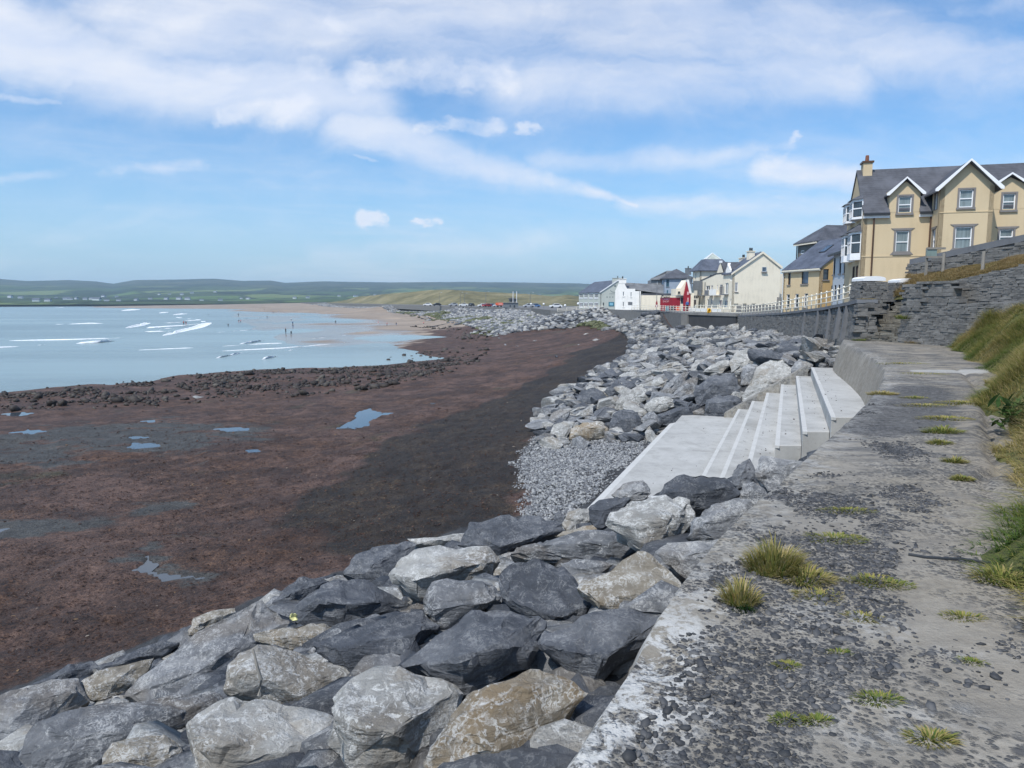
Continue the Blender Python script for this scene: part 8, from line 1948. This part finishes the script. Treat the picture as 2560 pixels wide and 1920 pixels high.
# slope of dry grass between the retaining wall and the garden wall
def upper_slope():
    n = 40; m = 10; V = []; 
    for i in range(n):
        t = i/(n-1); a = RA+rn*1.15+(RB-RA)*t; c = TA+(TB-TA)*t; za = 2.12+1.3*t; zb = 2.58+1.3*t
        for j in range(m):
            u = j/(m-1); p = a+(c-a)*u; V.append((p[0], p[1], za+(zb-za)*u+.12*math.sin(u*3.1)+.10*float(fbm(p[0], p[1], 1, 3))))
    V = np.array(V); idx = np.arange(n*m).reshape(n, m); F = np.stack([idx[:-1, :-1], idx[:-1, 1:], idx[1:, 1:], idx[1:, :-1]], -1).reshape(-1, 4)
    o = mesh_np('grass_slope', V, F, M_turf, None, True); tag(o, kind='structure')
    # the left end of the slope spills down to the pier
    Rn = np.random.default_rng(31); k = 52000; t = Rn.uniform(-.02, .75, k); u = Rn.uniform(-.06, 1, k); a = RA+rn*1.15+(RB-RA)*t[:, None]; c = TA+(TB-TA)*t[:, None]; p = a+(c-a)*u[:, None]
    z = 2.12+1.3*t+.46*u+.12*np.sin(np.clip(u, 0, 1)*3.1)+.10*fbm(p[:, 0], p[:, 1], 1, 3)
    f = fbm(p[:, 0]*.7, p[:, 1]*.7, 5, 3); keep = f > -.35+Rn.normal(0, .12, k); p, z, f, u = p[keep], z[keep], f[keep], u[keep]
    h = np.clip(.17+.20*f, .06, .34)*np.where(u < .05, .6, 1)
    blades('slope_grass', np.stack([p[:, 0], p[:, 1], z-.03], -1), h, .9, M_straw, .006, 32, .58+.6*f, 'stuff', .8)
    V = []; 
    q0 = np.array([16.1, 30.7]); tip = RA+rn*1.1
    pts = Rn.uniform(0, 1, (9000, 2)); P = q0+(TA-q0)*pts[:, :1]*1.0+(tip-q0)*(pts[:, 1:]*(1-pts[:, :1]))
    zz = 1.75+.45*pts[:, 1]*(1-pts[:, 0])+.85*pts[:, 0]
    m_ = mesh_np('grass_slope', np.array([(q0[0], q0[1], 1.6), (TA[0]+.1, TA[1], 2.58), (tip[0], tip[1], 2.12), (tip[0]-.4, tip[1]+.2, 1.7)]), [(0, 3, 2), (0, 2, 1)], M_turf); tag(m_, kind='structure')
    blades('slope_grass', np.stack([P[:, 0], P[:, 1], zz-.05], -1), Rn.uniform(.12, .40, len(P)), .9, M_straw, .006, 33, np.full(len(P), .62), 'stuff', .8)
upper_slope()
for (x, y, z, r, n, h, t_, l, s) in ((14.3, 29.3, 1.58, .32, 500, .12, .55, 'dry grass tuft on top of the wall below the left pier', 51), (15.0, 26.6, .02, .5, 500, .12, .7, 'orange-brown grass at the foot of the retaining wall', 52), (13.6, 28.3, .02, .28, 260, .10, .35, 'green tuft at the left foot of the stairs', 53), (14.55, 27.0, .9, .25, 300, .2, .4, 'mossy grass in the corner beside the stairs', 54)):
    Rn = np.random.default_rng(s); a = Rn.uniform(0, 6.28, n); rr = r*np.sqrt(Rn.uniform(0, 1, n)); o = blades('grass_tuft', np.stack([x+rr*np.cos(a), y+rr*np.sin(a), np.full(n, z)], -1), h*Rn.uniform(.5, 1.2, n), .9, M_straw if t_ > .5 else M_blade, .006, s, np.full(n, t_)); tag(o, l, 'grass tuft', 'grass tufts by the stairs')
# loose fronds on the seaweed close to the wall
def fronds():
    Rn = np.random.default_rng(61); k = 150000; r = 9.5+50*Rn.uniform(0, 1, k)**1.2; th = np.radians(Rn.uniform(-40, 10, k)); x, y = r*np.sin(th), r*np.cos(th)
    ok = sdist(x, y, BANKP) < -.1; ok &= sdist(x, y, GRAVP) < .05
    for P, lv in POOLW: ok &= sdist(x, y, P) < -.05
    for P in (FLATQ, FLATR): ok &= (sdist(x, y, P) < .0) | (Rn.uniform(0, 1, k) < .25)
    ok &= fbm(x*1.6, y*1.6, 3, 3)+Rn.normal(0, .2, k) > -.12; ok &= (Rn.uniform(0, 1, k) < sstep(60, 16, r)) & (sdist(x, y, COBP) < 0); x, y = x[ok][:30000], y[ok][:30000]; k = len(x)
    z = ground_z(x.copy(), y.copy()); a = Rn.uniform(0, 6.28, k); L = np.clip(Rn.lognormal(math.log(.035), .45, k), .015, .12)*(.6+np.hypot(x, y)/30); w = L*Rn.uniform(.10, .30, k)
    dx, dy = np.cos(a), np.sin(a); up = Rn.uniform(.0, .30, k)*L; V = np.zeros((k, 6, 3))
    for i, (t, zz, ww) in enumerate(((-.5, .0, .5), (0, 1.0, 1), (.5, .25, .3))):
        bx, by, bz = x+dx*L*t, y+dy*L*t, z+.01+up*zz; V[:, 2*i] = np.stack([bx-dy*w*ww, by+dx*w*ww, bz], -1); V[:, 2*i+1] = np.stack([bx+dy*w*ww, by-dx*w*ww, bz+.3*w], -1)
    q = np.array([[0, 1, 3, 2], [2, 3, 5, 4]]); F = (q[None]+(np.arange(k)*6)[:, None, None]).reshape(-1, 4); tn = np.repeat(np.clip(Rn.beta(1.6, 2.6, k)+.9*(Rn.uniform(0, 1, k) < .006), 0, 1), 6)
    o = mesh_np('seaweed', V.reshape(-1, 3), F, M_weedleaf, None, False, dict(tone=tn)); tag(o, kind='stuff')
fronds()
# bits of litter and flotsam
def scrap():
    C, t = hit_slope(*v('R5', 1805, 350), .75); bm = bmesh.new(); box(bm, -.03, .03, -.015, .015, -.035, .035); bmesh.ops.subdivide_edges(bm, edges=bm.edges[:], cuts=1)
    for q in bm.verts: q.co += Vector((random.gauss(0, .012), random.gauss(0, .012), random.gauss(0, .012)))
    o = bmo('litter_scrap', bm, paint('pale_yellow_plastic', (.70, .66, .30), .5, .1, 5)); o.location = C; tag(o, 'yellow scrap of litter stuck beside the blackest boulder', 'litter')
    C, t = hit_slope(*v('R5', 1650, 720), .95); bm = bmesh.new(); tube(bm, [(0, 0, -.12), (.012, 0, -.03), (-.006, 0, .05), (-.03, .02, .13)], .012, 6, r2=.006); o = bmo('twig', bm, M_timber); o.location = C+np.array([0, -.15, .1]); tag(o, 'dry pale twig in the cleft of the rounded pale boulder', 'twig')
scrap()
# ------------------------------------------------------------------ air
def haze():
    bm = bmesh.new(); box(bm, -5600, 5600, -900, 5600, -12, 135); m, n = newmat('sea_air'); pv = n.N.new('ShaderNodeVolumePrincipled'); pv.inputs['Color'].default_value = (.66, .84, 1, 1); pv.inputs['Density'].default_value = HAZE; pv.inputs['Anisotropy'].default_value = .2
    o = n.N.new('ShaderNodeOutputMaterial'); n.L.new(pv.outputs[0], o.inputs['Volume']); ob = bmo('haze', bm, m); tag(ob, kind='stuff')
HAZE = .00016
haze()
